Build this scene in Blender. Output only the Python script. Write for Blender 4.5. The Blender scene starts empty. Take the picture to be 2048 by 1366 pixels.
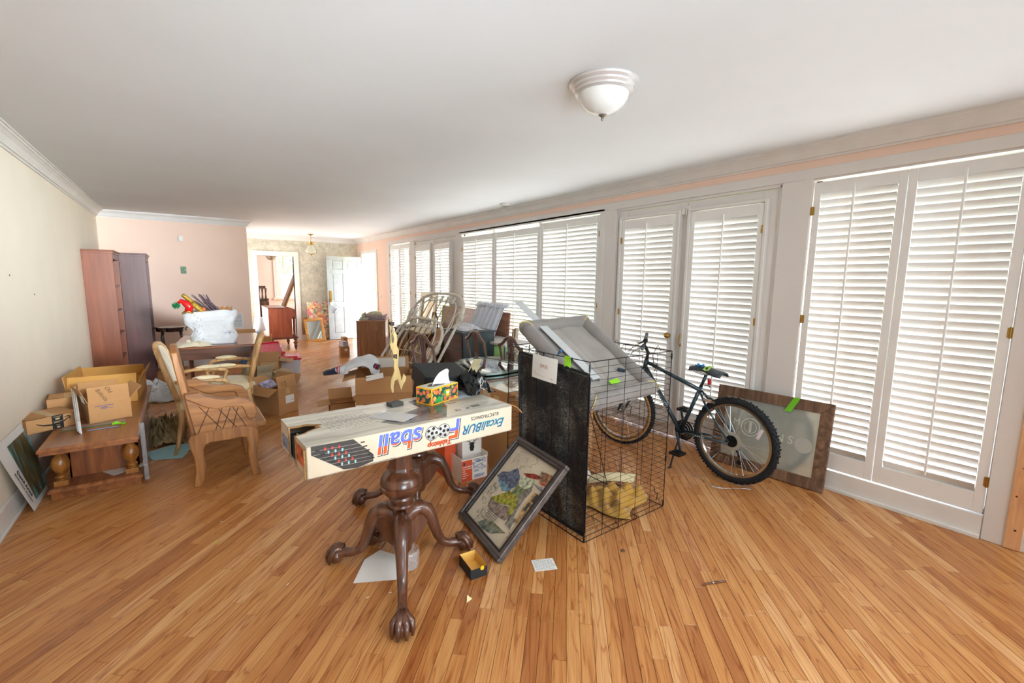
import bpy, bmesh, math, random
from mathutils import Vector, Matrix, noise
R = math.radians
rnd = random.Random(7)
sc = bpy.context.scene
C = sc.collection

# ---------------------------------------------------------------- camera
cam_d = bpy.data.cameras.new('camera')
cam = bpy.data.objects.new('camera', cam_d)
C.objects.link(cam)
cam_d.sensor_width = 36.0
cam_d.lens = 36.0 * 901.29 / 2048
cam_d.clip_start = 0.05
cam_d.clip_end = 200
_r = Vector((0.80668173, -0.59087568, 0.01142471))
_u = Vector((0.06935299, 0.11384549, 0.99107486))
_w = Vector((0.58690268, 0.79868964, -0.13281607))
cam.matrix_world = Matrix(((_r.x, _u.x, -_w.x, 0), (_r.y, _u.y, -_w.y, 0), (_r.z, _u.z, -_w.z, 1.5), (0, 0, 0, 1)))
sc.camera = cam

# ---------------------------------------------------------------- light and exposure
sc.view_settings.view_transform = 'Standard'
sc.view_settings.look = 'None'
sc.view_settings.gamma = 1
sc.view_settings.use_curve_mapping = False
sc.view_settings.exposure = 0.25
wd = bpy.data.worlds.new('world'); sc.world = wd; wd.use_nodes = True
wn = wd.node_tree; wn.nodes.clear()
sky = wn.nodes.new('ShaderNodeTexSky'); sky.sky_type = 'NISHITA'; sky.sun_disc = False
sky.sun_elevation = R(34); sky.sun_rotation = R(158); sky.air_density = 1.0; sky.dust_density = 1.5; sky.ozone_density = 1.0
bgn = wn.nodes.new('ShaderNodeBackground'); bgn.inputs['Strength'].default_value = 1.3
won = wn.nodes.new('ShaderNodeOutputWorld')
wn.links.new(sky.outputs[0], bgn.inputs[0]); wn.links.new(bgn.outputs[0], won.inputs[0])
sd = bpy.data.lights.new('sun', 'SUN'); sd.energy = 22.0; sd.angle = R(0.6); sd.color = (1, 0.96, 0.88)
sun = bpy.data.objects.new('sun', sd); C.objects.link(sun)
sun.rotation_euler = Vector((-0.42, 1.0, -0.60)).to_track_quat('-Z', 'Y').to_euler()

def area(name, loc, target, sx, sy, power, col=(1, 1, 1)):
    d = bpy.data.lights.new(name, 'AREA'); d.shape = 'RECTANGLE'; d.size = sx; d.size_y = sy; d.energy = power; d.color = col
    o = bpy.data.objects.new(name, d); C.objects.link(o); o.location = loc
    o.rotation_euler = (Vector(target) - Vector(loc)).to_track_quat('-Z', 'Z').to_euler()
    return o
area('side_fill', (3.72, -1.5, 1.25), (-3, 0.6, 1.4), 2.4, 1.8, 125, (0.80, 0.92, 1.0))  # added fill lamp at the closed right wall behind the camera, no window there
a_ = area('far_fill', (1.6, -2.9, 2.2), (-0.9, 7.0, 1.75), 1.2, 0.5, 30, (0.86, 0.94, 1.0)); a_.data.spread = R(26)  # added narrow beam from behind the camera, brightens left and far walls
a_ = area('ceiling_fill', (0.3, -2.6, 0.5), (1.2, 5, 2.6), 1.6, 1.0, 22, (0.74, 0.91, 1.0)); a_.data.spread = R(70)  # added lamp low behind the camera, fills the ceiling and far end
area('up_fill', (0.9, -1.8, 0.8), (1.0, 0.6, 2.6), 1.5, 1.5, 6, (0.74, 0.90, 1.0))  # weak extra lamp behind the camera, added to lift the near ceiling
a_ = area('down_fill', (1.2, -1.0, 2.38), (1.5, 2.4, 0.0), 1.6, 1.0, 30, (0.92, 0.96, 1.0)); a_.data.spread = R(110)  # extra lamp high behind the camera, added to brighten the floor
area('hall_fill', (1.05, 10.75, 1.3), (3.5, 10.6, 1.5), 1.7, 1.9, 55, (1.0, 0.97, 0.92))  # lamp added out of sight behind the return wall to brighten the foyer
area('side_room_fill', (4.05, 13.8, 1.5), (1.0, 13.6, 1.3), 1.8, 1.8, 60, (1.0, 0.98, 0.95))  # unseen lamp added beside the doorway view to brighten the far room

cy = sc.cycles
cy.use_denoising = True
cy.max_bounces = 10; cy.diffuse_bounces = 6; cy.glossy_bounces = 4; cy.transmission_bounces = 8; cy.transparent_max_bounces = 16
cy.sample_clamp_indirect = 6.0
cy.caustics_reflective = False; cy.caustics_refractive = False

# ---------------------------------------------------------------- materials
def hx(s):
    s = s.lstrip('#'); v = [int(s[i:i+2], 16)/255 for i in (0, 2, 4)]
    return tuple((x/12.92 if x <= 0.04045 else ((x+0.055)/1.055)**2.4) for x in v) + (1.0,)
MATS = {}
def newmat(name):
    m = bpy.data.materials.new(name); m.use_nodes = True
    nt = m.node_tree; b = nt.nodes['Principled BSDF']
    MATS[name] = m
    return m, nt, b
def N(nt, typ, **kw):
    n = nt.nodes.new(typ)
    for k, v in kw.items():
        if k in n.inputs.keys() if hasattr(n.inputs, 'keys') else False: n.inputs[k].default_value = v
        else: setattr(n, k, v)
    return n
def L(nt, a, b): nt.links.new(a, b)
def coords(nt, scale=(1, 1, 1), kind='Object', rot=(0, 0, 0)):
    tc = nt.nodes.new('ShaderNodeTexCoord'); mp = nt.nodes.new('ShaderNodeMapping')
    mp.inputs['Scale'].default_value = scale; mp.inputs['Rotation'].default_value = rot
    L(nt, tc.outputs[kind], mp.inputs[0]); return mp.outputs[0]
def ramp(nt, src, stops):
    r = nt.nodes.new('ShaderNodeValToRGB'); e = r.color_ramp.elements
    while len(e) < len(stops): e.new(0.5)
    for i, (p, col) in enumerate(stops): e[i].position = p; e[i].color = hx(col) if isinstance(col, str) else col
    L(nt, src, r.inputs[0]); return r.outputs[0]
def bump(nt, b, src, strength=0.2, dist=0.01):
    bp = nt.nodes.new('ShaderNodeBump'); bp.inputs['Strength'].default_value = strength; bp.inputs['Distance'].default_value = dist
    L(nt, src, bp.inputs['Height']); L(nt, bp.outputs[0], b.inputs['Normal'])
def plain(name, col, rough=0.5, metal=0.0, var=0.06, nscale=6.0, bmp=0.0, bscale=60.0, coat=0.0, trans=0.0, alpha=1.0, ior=1.45, spec=None):
    """procedural paint/plastic/metal: base colour with a soft mottling and an optional fine relief"""
    m, nt, b = newmat(name)
    c0 = hx(col); tc = coords(nt)
    n = nt.nodes.new('ShaderNodeTexNoise'); n.inputs['Scale'].default_value = nscale; n.inputs['Detail'].default_value = 4
    L(nt, tc, n.inputs['Vector'])
    lo = tuple(max(0, x*(1-var*1.6)) for x in c0[:3])+(1,); hi = tuple(min(1, x*(1+var)) for x in c0[:3])+(1,)
    L(nt, ramp(nt, n.outputs[0], [(0.3, lo), (0.7, hi)]), b.inputs['Base Color'])
    b.inputs['Roughness'].default_value = rough; b.inputs['Metallic'].default_value = metal
    b.inputs['Coat Weight'].default_value = coat; b.inputs['Transmission Weight'].default_value = trans
    b.inputs['Alpha'].default_value = alpha; b.inputs['IOR'].default_value = ior
    if spec is not None: b.inputs['Specular IOR Level'].default_value = spec
    if bmp:
        n2 = nt.nodes.new('ShaderNodeTexNoise'); n2.inputs['Scale'].default_value = bscale; n2.inputs['Detail'].default_value = 3
        L(nt, tc, n2.inputs['Vector']); bump(nt, b, n2.outputs[0], bmp, 0.01)
    return m
def wood(name, dark, mid, light, rough=0.35, axis='Z', scale=1.0, coat=0.2, bmp=0.08):
    m, nt, b = newmat(name)
    s = {'X': (1.2, 14, 14), 'Y': (14, 1.2, 14), 'Z': (14, 14, 1.2)}[axis]
    v = coords(nt, tuple(x*scale for x in s))
    n = nt.nodes.new('ShaderNodeTexNoise'); n.inputs['Scale'].default_value = 1.6; n.inputs['Detail'].default_value = 8; n.inputs['Roughness'].default_value = 0.6; n.inputs['Distortion'].default_value = 0.6
    L(nt, v, n.inputs['Vector'])
    L(nt, ramp(nt, n.outputs[0], [(0.3, dark), (0.5, mid), (0.68, light)]), b.inputs['Base Color'])
    b.inputs['Roughness'].default_value = rough; b.inputs['Coat Weight'].default_value = coat; b.inputs['Coat Roughness'].default_value = 0.15
    if bmp: bump(nt, b, n.outputs[0], bmp, 0.004)
    return m
def cloth(name, col, rough=0.9, wscale=400.0, var=0.1, sheen=0.3, bmp=0.3):
    m = plain(name, col, rough, var=var, bmp=bmp, bscale=wscale); m.node_tree.nodes['Principled BSDF'].inputs['Sheen Weight'].default_value = sheen
    return m
def glass(name, tint='#f4fbf8', rough=0.02, alpha=0.18):
    """thin clear pane: mostly transparent with a reflecting surface"""
    m, nt, b = newmat(name)
    b.inputs['Base Color'].default_value = hx(tint); b.inputs['Roughness'].default_value = rough; b.inputs['Alpha'].default_value = alpha
    b.inputs['Specular IOR Level'].default_value = 0.8
    return m

# ---------------------------------------------------------------- mesh builder
def tag(o, label=None, cat=None, group=None, kind=None):
    if label: o['label'] = label
    if cat: o['category'] = cat
    if group: o['group'] = group
    if kind: o['kind'] = kind
    return o
def thing(name, label=None, cat=None, loc=(0, 0, 0), rz=0.0, group=None, kind=None, rot=None):
    o = bpy.data.objects.new(name, None); C.objects.link(o)
    o.empty_display_size = 0.05
    o.location = loc; o.rotation_euler = rot if rot else (0, 0, rz)
    return tag(o, label, cat, group, kind)
class MB:
    def __init__(s): s.v = []; s.f = []; s.mi = []; s.cur = 0; s.T = Matrix.Identity(4)
    def add(s, vs, fs):
        k = len(s.v); s.v += [tuple(s.T @ Vector(p)) for p in vs]
        s.f += [tuple(i+k for i in f) for f in fs]; s.mi += [s.cur]*len(fs); return s
    def box(s, x0, x1, y0, y1, z0, z1):
        vs = [(x, y, z) for z in (z0, z1) for y in (y0, y1) for x in (x0, x1)]
        return s.add(vs, [(0, 2, 3, 1), (4, 5, 7, 6), (0, 1, 5, 4), (2, 6, 7, 3), (0, 4, 6, 2), (1, 3, 7, 5)])
    def cbox(s, c, d, M=None):
        o = s.T
        s.T = o @ Matrix.Translation(c) @ (M.to_4x4() if M else Matrix.Identity(4))
        s.box(-d[0]/2, d[0]/2, -d[1]/2, d[1]/2, -d[2]/2, d[2]/2); s.T = o; return s
    def cham(s, x0, x1, y0, y1, z0, z1, c=0.004):
        """box with a chamfered top edge all round"""
        vs = []
        for z, k in ((z0, 0), (z1-c, 0), (z1, c)): vs += [(x0+k, y0+k, z), (x1-k, y0+k, z), (x1-k, y1-k, z), (x0+k, y1-k, z)]
        fs = [(3, 2, 1, 0), (8, 9, 10, 11)]
        for b in (0, 4):
            for i in range(4): j = (i+1) % 4; fs.append((b+i, b+j, b+4+j, b+4+i))
        return s.add(vs, fs)
    def beam(s, a, b, w, t, up=(0, 0, 1)):
        """rectangular bar from a to b, w across and t along up"""
        a, b = Vector(a), Vector(b); d = (b-a); ln = d.length; d.normalize(); u = Vector(up); x = d.cross(u)
        if x.length < 1e-5: x = d.cross(Vector((1, 0, 0)))
        x.normalize(); u = x.cross(d)
        vs = []
        for p in (a, b):
            for i, j in ((-1, -1), (1, -1), (1, 1), (-1, 1)): vs.append(tuple(p + x*(i*w/2) + u*(j*t/2)))
        return s.add(vs, [(0, 1, 2, 3), (7, 6, 5, 4), (0, 4, 5, 1), (1, 5, 6, 2), (2, 6, 7, 3), (3, 7, 4, 0)])
    def tube(s, pts, r, n=8, closed=False, caps=True):
        pts = [Vector(p) for p in pts]; m = len(pts); rs = r if isinstance(r, (list, tuple)) else [r]*m
        vs = []; ref = None
        for i, p in enumerate(pts):
            if closed: t = pts[(i+1) % m]-pts[i-1]
            else: t = pts[min(i+1, m-1)]-pts[max(i-1, 0)]
            if t.length < 1e-9: t = Vector((0, 0, 1))
            t.normalize()
            if ref is None:
                ref = Vector((0, 0, 1)) if abs(t.z) < 0.9 else Vector((1, 0, 0))
            x = t.cross(ref)
            if x.length < 1e-4: x = t.cross(Vector((0.3, 1, 0.2)))
            x.normalize(); y = t.cross(x); ref = -y if False else ref - t*ref.dot(t)
            ref = x.cross(t)
            for k in range(n):
                a = 2*math.pi*k/n; vs.append(tuple(p + x*(rs[i]*math.cos(a)) + y*(rs[i]*math.sin(a))))
        fs = []
        for i in range(m if closed else m-1):
            j = (i+1) % m
            for k in range(n): l = (k+1) % n; fs.append((i*n+k, i*n+l, j*n+l, j*n+k))
        if caps and not closed: fs += [tuple(range(n))[::-1], tuple((m-1)*n+k for k in range(n))]
        return s.add(vs, fs)
    def lathe(s, prof, n=24, c=(0, 0, 0), caps=True, axis='Z'):
        vs = []
        for r, z in prof:
            for k in range(n):
                a = 2*math.pi*k/n; x, y = r*math.cos(a), r*math.sin(a)
                p = (x, y, z) if axis == 'Z' else ((z, x, y) if axis == 'X' else (x, z, y))
                vs.append((c[0]+p[0], c[1]+p[1], c[2]+p[2]))
        fs = []
        for i in range(len(prof)-1):
            for k in range(n): l = (k+1) % n; fs.append((i*n+k, i*n+l, (i+1)*n+l, (i+1)*n+k))
        if caps: fs += [tuple(range(n))[::-1], tuple((len(prof)-1)*n+k for k in range(n))]
        return s.add(vs, fs)
    def prism(s, poly, t0, t1, plane='XZ'):
        """2-D outline extruded along the third axis"""
        def P(a, b, t): return {'XZ': (a, t, b), 'XY': (a, b, t), 'YZ': (t, a, b)}[plane]
        n = len(poly); vs = [P(a, b, t0) for a, b in poly]+[P(a, b, t1) for a, b in poly]
        return s.add(vs, [tuple(range(n)), tuple(range(2*n-1, n-1, -1))]+[(i, n+i, n+(i+1) % n, (i+1) % n) for i in range(n)])
    def strip(s, outer, inner, t0, t1, plane='XZ', closed=True):
        """band between two matching outlines, extruded"""
        def P(a, b, t): return {'XZ': (a, t, b), 'XY': (a, b, t), 'YZ': (t, a, b)}[plane]
        n = len(outer); vs = []
        for q, t in ((outer, t0), (inner, t0), (inner, t1), (outer, t1)): vs += [P(a, b, t) for a, b in q]
        fs = []
        for i in range(n if closed else n-1):
            j = (i+1) % n
            for q in range(4): w = (q+1) % 4; fs.append((q*n+i, q*n+j, w*n+j, w*n+i))
        if not closed: fs += [(0, n, 2*n, 3*n), (n-1, 4*n-1, 3*n-1, 2*n-1)]
        return s.add(vs, fs)
    def grid(s, f, nu, nv, thick=0.0):
        vs = [tuple(f(i/nu, j/nv)) for j in range(nv+1) for i in range(nu+1)]
        fs = [(j*(nu+1)+i, j*(nu+1)+i+1, (j+1)*(nu+1)+i+1, (j+1)*(nu+1)+i) for j in range(nv) for i in range(nu)]
        return s.add(vs, fs)
    def ball(s, c, r, n=12, m=8, sc=(1, 1, 1)):
        vs = [(c[0], c[1], c[2]-r*sc[2])]
        for j in range(1, m):
            ph = -math.pi/2+math.pi*j/m
            for k in range(n):
                a = 2*math.pi*k/n; vs.append((c[0]+r*sc[0]*math.cos(ph)*math.cos(a), c[1]+r*sc[1]*math.cos(ph)*math.sin(a), c[2]+r*sc[2]*math.sin(ph)))
        vs.append((c[0], c[1], c[2]+r*sc[2])); fs = []
        for k in range(n): fs.append((0, 1+(k+1) % n, 1+k))
        for j in range(m-2):
            for k in range(n): a = 1+j*n+k; b = 1+j*n+(k+1) % n; fs.append((a, b, b+n, a+n))
        t = len(vs)-1; b0 = 1+(m-2)*n
        for k in range(n): fs.append((b0+k, b0+(k+1) % n, t))
        return s.add(vs, fs)
    def mesh(s, name, mats=None, smooth=False):
        me = bpy.data.meshes.new(name); me.from_pydata(s.v, [], s.f)
        for m in (mats if isinstance(mats, (list, tuple)) else [mats]):
            if m: me.materials.append(m)
        if any(s.mi): me.polygons.foreach_set('material_index', s.mi)
        if smooth: me.polygons.foreach_set('use_smooth', [True]*len(s.f))
        me.update(); return me
    def build(s, name, mats, parent=None, loc=None, rot=None, smooth=False, bevel=0.0, seg=2, solid=0.0, sub=0, fixn=True, autosmooth=None):
        me = s.mesh(name, mats, smooth)
        if fixn:
            bm = bmesh.new(); bm.from_mesh(me); bmesh.ops.recalc_face_normals(bm, faces=bm.faces); bm.to_mesh(me); bm.free()
        o = bpy.data.objects.new(name, me); C.objects.link(o)
        if parent: o.parent = parent
        if loc: o.location = loc
        if rot: o.rotation_euler = rot
        if solid: md = o.modifiers.new('s', 'SOLIDIFY'); md.thickness = solid; md.offset = 0
        if bevel: md = o.modifiers.new('b', 'BEVEL'); md.width = bevel; md.segments = seg; md.limit_method = 'ANGLE'; md.angle_limit = R(35)
        if sub: md = o.modifiers.new('d', 'SUBSURF'); md.levels = sub; md.render_levels = sub
        if autosmooth: 
            me.polygons.foreach_set('use_smooth', [True]*len(me.polygons))
            me.set_sharp_from_angle(angle=R(autosmooth))
        return o
def copy_tree(o, parent=None, loc=None, rot=None):
    c = o.copy(); C.objects.link(c); c.parent = parent
    if loc is not None: c.location = loc
    if rot is not None: c.rotation_euler = rot
    for ch in list(o.children): copy_tree(ch, c)
    return c
def text_mesh(body, size, name, mat, parent, M, extrude=0.0004, shear=0.0, offset=0.0, align='CENTER', sx=1.0, space=1.0):
    """flat lettering; M places its XY plane in the parent's space"""
    cu = bpy.data.curves.new('t', 'FONT'); cu.body = body; cu.size = size; cu.extrude = extrude; cu.shear = shear; cu.offset = offset
    cu.align_x = align; cu.align_y = 'CENTER'; cu.resolution_u = 3; cu.space_character = space
    t = bpy.data.objects.new('t', cu); C.objects.link(t)
    dg = bpy.context.evaluated_depsgraph_get(); me = bpy.data.meshes.new_from_object(t.evaluated_get(dg))
    bpy.data.objects.remove(t); bpy.data.curves.remove(cu)
    if sx != 1.0: me.transform(Matrix.Scale(sx, 4, (1, 0, 0)))
    me.transform(M); me.materials.clear(); me.materials.append(mat); me.name = name
    o = bpy.data.objects.new(name, me); C.objects.link(o); o.parent = parent
    return o
def text_into(mb, body, size, M, extrude=0.0003, shear=0.0, offset=0.0, align='CENTER', sx=1.0, space=1.0):
    """the same lettering added to a builder"""
    cu = bpy.data.curves.new('t', 'FONT'); cu.body = body; cu.size = size; cu.extrude = extrude; cu.shear = shear; cu.offset = offset
    cu.align_x = align; cu.align_y = 'CENTER'; cu.resolution_u = 2; cu.space_character = space
    t = bpy.data.objects.new('t', cu); C.objects.link(t)
    dg = bpy.context.evaluated_depsgraph_get(); me = bpy.data.meshes.new_from_object(t.evaluated_get(dg))
    bpy.data.objects.remove(t); bpy.data.curves.remove(cu)
    mb.add([tuple(M @ Vector((v.co.x*sx, v.co.y, v.co.z))) for v in me.vertices], [tuple(p.vertices) for p in me.polygons])
    bpy.data.meshes.remove(me)
def frame_M(o, x, y):
    """matrix whose XY plane is spanned by x (right) and y (up) at o"""
    x = Vector(x).normalized(); z = x.cross(Vector(y)).normalized(); y = z.cross(x)
    return Matrix(((x.x, y.x, z.x, o[0]), (x.y, y.y, z.y, o[1]), (x.z, y.z, z.z, o[2]), (0, 0, 0, 1)))

WHITE = plain('white trim paint', '#e4e2de', 0.45, var=0.03)
SHUT = plain('shutter white paint', '#ecebe8', 0.4, var=0.02)
BRASS = plain('aged brass', '#b08a45', 0.3, metal=0.9)
STEEL = plain('brushed steel', '#b9babb', 0.3, metal=1.0)
BLACK = plain('black plastic', '#15161a', 0.45)
PANE = glass('window pane', alpha=0.07)
# ================================================================ SETTING
XR, XL, ZC, YB, YF = 3.78, -0.945, 2.5, 9.35, 11.95
PEACH = plain('peach wall paint', '#f0d3c1', 0.7, var=0.02, nscale=2)
CREAM = plain('cream wall paint', '#f2e8d6', 0.65, var=0.02, nscale=2)
WALLW = plain('white wall paint', '#e2deda', 0.6, var=0.02, nscale=2)
CEIL = plain('ceiling paint', '#e6eaee', 0.75, var=0.015, nscale=1.5)
def struct(b, name, m, parent=None, **kw):
    o = b.build(name, m, parent, **kw)
    if parent is None: o['kind'] = 'structure'
    return o
# wallpaper: mottled silver-beige crackle
WP, nt, b = newmat('mottled foil wallpaper')
v = coords(nt, (1, 1, 1))
vo = nt.nodes.new('ShaderNodeTexVoronoi'); vo.feature = 'DISTANCE_TO_EDGE'; vo.inputs['Scale'].default_value = 17; 
nz = nt.nodes.new('ShaderNodeTexNoise'); nz.inputs['Scale'].default_value = 9; nz.inputs['Detail'].default_value = 8; nz.inputs['Roughness'].default_value = 0.75
mx = nt.nodes.new('ShaderNodeVectorMath'); mx.operation = 'MULTIPLY_ADD'; mx.inputs[1].default_value = (0.12, 0.12, 0.12)
L(nt, v, nz.inputs['Vector']); L(nt, nz.outputs['Color'], mx.inputs[0]); L(nt, v, mx.inputs[2]); L(nt, mx.outputs[0], vo.inputs['Vector'])
a1 = ramp(nt, vo.outputs[0], [(0.0, '#a39b85'), (0.05, '#c6c0ac'), (0.3, '#d5d0bf')])
a2 = ramp(nt, nz.outputs[0], [(0.35, '#a8a597'), (0.6, '#e6e1d0')])
mm = nt.nodes.new('ShaderNodeMix'); mm.data_type = 'RGBA'; mm.inputs[0].default_value = 0.55
L(nt, a1, mm.inputs[6]); L(nt, a2, mm.inputs[7]); L(nt, mm.outputs[2], b.inputs['Base Color'])
b.inputs['Roughness'].default_value = 0.45; b.inputs['Metallic'].default_value = 0.15; bump(nt, b, nz.outputs[0], 0.3, 0.01)

# ---- floor of oak strips laid on the diagonal
OAK, nt, b = newmat('honey oak strip')
ga = nt.nodes.new('ShaderNodeNewGeometry'); at = nt.nodes.new('ShaderNodeAttribute'); at.attribute_name = 'tone'
mp = nt.nodes.new('ShaderNodeMapping'); mp.vector_type = 'POINT'; mp.inputs['Rotation'].default_value = (0, 0, R(42.6)); L(nt, ga.outputs['Position'], mp.inputs[0])
def scaled(s):
    q = nt.nodes.new('ShaderNodeVectorMath'); q.operation = 'MULTIPLY'; q.inputs[1].default_value = s; L(nt, mp.outputs[0], q.inputs[0]); return q.outputs[0]
ml = nt.nodes.new('ShaderNodeMath'); ml.operation = 'MULTIPLY'; ml.inputs[1].default_value = 37.0; L(nt, at.outputs['Fac'], ml.inputs[0])
def n4(vec, scale, det, dist=0.0, rough=0.5):
    n = nt.nodes.new('ShaderNodeTexNoise'); n.noise_dimensions = '4D'; n.inputs['Scale'].default_value = scale; n.inputs['Detail'].default_value = det
    n.inputs['Distortion'].default_value = dist; n.inputs['Roughness'].default_value = rough; L(nt, vec, n.inputs['Vector']); L(nt, ml.outputs[0], n.inputs['W']); return n
fine = n4(scaled((130, 3.0, 1)), 1.0, 5, 0.2, 0.6)
big = n4(scaled((17, 1.5, 1)), 1.0, 2, 0.4)
rg = nt.nodes.new('ShaderNodeMath'); rg.operation = 'MULTIPLY'; rg.inputs[1].default_value = 13.0; L(nt, big.outputs[0], rg.inputs[0])
sn = nt.nodes.new('ShaderNodeMath'); sn.operation = 'PINGPONG'; sn.inputs[1].default_value = 1.0; L(nt, rg.outputs[0], sn.inputs[0])
base = ramp(nt, at.outputs['Fac'], [(0.0, '#a96c3a'), (0.12, '#bd824a'), (0.45, '#c88e53'), (0.8, '#d09a60'), (0.95, '#dbab76'), (1.0, '#bf8150')])
def mixc(a, bb, f, mode='MULTIPLY'):
    q = nt.nodes.new('ShaderNodeMix'); q.data_type = 'RGBA'; q.blend_type = mode
    if isinstance(f, float): q.inputs[0].default_value = f
    else: L(nt, f, q.inputs[0])
    L(nt, a, q.inputs[6]); L(nt, bb, q.inputs[7]); return q.outputs[2]
g1 = ramp(nt, fine.outputs[0], [(0.3, '#c79a72'), (0.55, '#ffffff')])
g2 = ramp(nt, sn.outputs[0], [(0.0, '#b98a60'), (0.22, '#f2e6da'), (1.0, '#ffffff')])
cc = mixc(mixc(base, g1, 0.6), g2, 0.75)
wear = nt.nodes.new('ShaderNodeTexNoise'); wear.inputs['Scale'].default_value = 0.9; wear.inputs['Detail'].default_value = 5; L(nt, ga.outputs['Position'], wear.inputs['Vector'])
L(nt, cc, b.inputs['Base Color'])
L(nt, ramp(nt, wear.outputs[0], [(0.35, (0.26,)*3+(1,)), (0.65, (0.42,)*3+(1,))]), b.inputs['Roughness'])
b.inputs['Specular IOR Level'].default_value = 0.45
bump(nt, b, fine.outputs[0], 0.05, 0.002)

SUBF = plain('dark subfloor', '#3d2413', 0.8)
fl = MB(); fl.box(XL-0.2, XR+0.14, -3.2, YF, -0.12, -0.006); fl.box(0.4, 4.2, YF, 16.2, -0.12, -0.006)
floor = struct(fl, 'floor', SUBF)
TH = R(43.2); dv = Vector((math.sin(TH), math.cos(TH), 0)); nv = Vector((math.cos(TH), -math.sin(TH), 0)); PW = 0.0575
planks = []
fr = random.Random(11)
def inside(p):
    return (XL-0.05 < p.x < XR+0.06 and -1.2 < p.y < YB) or (0.9 < p.x < XR+0.06 and YB-0.1 <= p.y < YF) or (1.0 < p.x < 3.6 and YF <= p.y < 15.9)
for row in range(-150, 150):
    o = nv*(row*PW) + Vector((1.4, 4.0, 0)); t = -12.0 - fr.random()
    while t < 14:
        ln = fr.choice((0.35, 0.5, 0.62, 0.8, 0.95, 1.15, 1.4)) * fr.uniform(0.85, 1.15)
        # walk the strip and keep only the stretches that lie in the room
        a = None; n = max(2, int(ln/0.08))
        for k in range(n+1):
            q = o + dv*(t + ln*k/n)
            if inside(q):
                if a is None: a = t + ln*k/n
                e = t + ln*k/n
            if a is not None and (not inside(q) or k == n):
                if e - a > 0.03: planks.append((o, a, e, fr.random(), fr.uniform(-0.0003, 0.0003)))
                a = None
        t += ln
def plank_into(mb, pl):
    o, a, e, tone, dz = pl; g = 0.0007; h = PW/2 - g; c = 0.0008; vs = []
    for z, k in ((-0.006, 0), (-0.0009+dz, 0), (0.0+dz, c)):
        for s, u in ((-1, a+g+k), (1, a+g+k), (1, e-g-k), (-1, e-g-k)):
            p = o + nv*(s*(h-k)) + dv*u; vs.append((p.x, p.y, z))
    fs = [(8, 9, 10, 11)]
    for q in (0, 4):
        for i in range(4): j = (i+1) % 4; fs.append((q+i, q+j, q+4+j, q+4+i))
    mb.add(vs, fs); return tone
def score(pl):
    m = pl[0] + dv*((pl[1]+pl[2])/2); d = m - Vector((0, 0, 1.5)); z = d.dot(_w)
    if z < 0.4: return 0
    X = d.dot(_r)/z*901; Y = d.dot(_u)/z*901
    if abs(X) > 1060 or Y < -760: return 0
    return (pl[2]-pl[1])/z**2
planks.sort(key=score, reverse=True)
def plank_mesh(group, name):
    mb = MB(); tones = []
    for pl in group:
        t = plank_into(mb, pl); tones += [t]*(len(mb.f)-len(tones))
    o = mb.build(name, OAK, floor)
    at = o.data.attributes.new('tone', 'FLOAT', 'FACE'); at.data.foreach_set('value', tones)
    return o
for pl in planks[:300]: plank_mesh([pl], 'plank')
plank_mesh(planks[300:], 'plank_field')['kind'] = 'stuff'

# ---- ceiling and walls
c_ = MB(); c_.box(XL-0.2, XR+0.3, -3.2, YF+0.1, ZC, ZC+0.1); c_.box(0.4, 4.2, YF+0.1, 16.2, ZC, ZC+0.1); struct(c_, 'ceiling', CEIL)
w = MB(); w.box(XL-0.15, XL, -3.2, YB+0.15, 0, ZC); wl = struct(w, 'wall_left', CREAM)
w = MB(); w.box(XL, 1.02, YB, YB+0.12, 0, ZC); w.box(0.9, 1.02, YB+0.12, YF, 0, ZC); struct(w, 'wall_back', PEACH)
DX0, DX1, DZ = 1.476, 2.25, 2.02
w = MB(); w.box(0.9, DX0, YF, YF+0.12, 0, ZC); w.box(DX1, XR+0.14, YF, YF+0.12, 0, ZC); w.box(DX0, DX1, YF, YF+0.12, DZ, ZC); struct(w, 'wall_foyer', WP)
w = MB(); w.box(XL, XR+0.14, -3.2, -3.05, 0, ZC); struct(w, 'wall_front', WALLW)
OPEN = [(0.37, 1.455, 0.13, 2.25), (1.669, 3.287, 0.0, 2.25), (3.5, 6.59, 0.13, 2.26), (6.77, 8.41, 0.0, 2.25), (8.63, 9.72, 0.13, 2.25), (10.58, 11.58, 0.0, 2.13)]
w = MB(); y = -3.2; XO = XR+0.14
for (a, e, z0, z1) in OPEN:
    for (p, q, s0, s1) in ((y, a, 0, ZC), (a, e, 0, z0), (a, e, z1, ZC)):
        if q-p < 1e-3 or s1-s0 < 1e-3: continue
        for zz0, zz1, m in ((s0, min(s1, 2.335), 0), (max(s0, 2.335), s1, 1)):
            if zz1-zz0 < 1e-3: continue
            w.cur = 1 if (m or a > 10) else 0
            if a > 10 and p < 9.8 and m == 0 and z0 == 0 and s0 == 0 and s1 == ZC:
                w.cur = 0; w.box(XR, XO, p, 9.9, zz0, zz1); w.cur = 1; w.box(XR, XO, 9.9, q, zz0, zz1)
            else: w.box(XR, XO, p, q, zz0, zz1)
    y = e
w.cur = 1; w.box(XR, XO, y, YF+0.12, 0, ZC)
struct(w, 'wall_right', [WALLW, PEACH])

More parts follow.
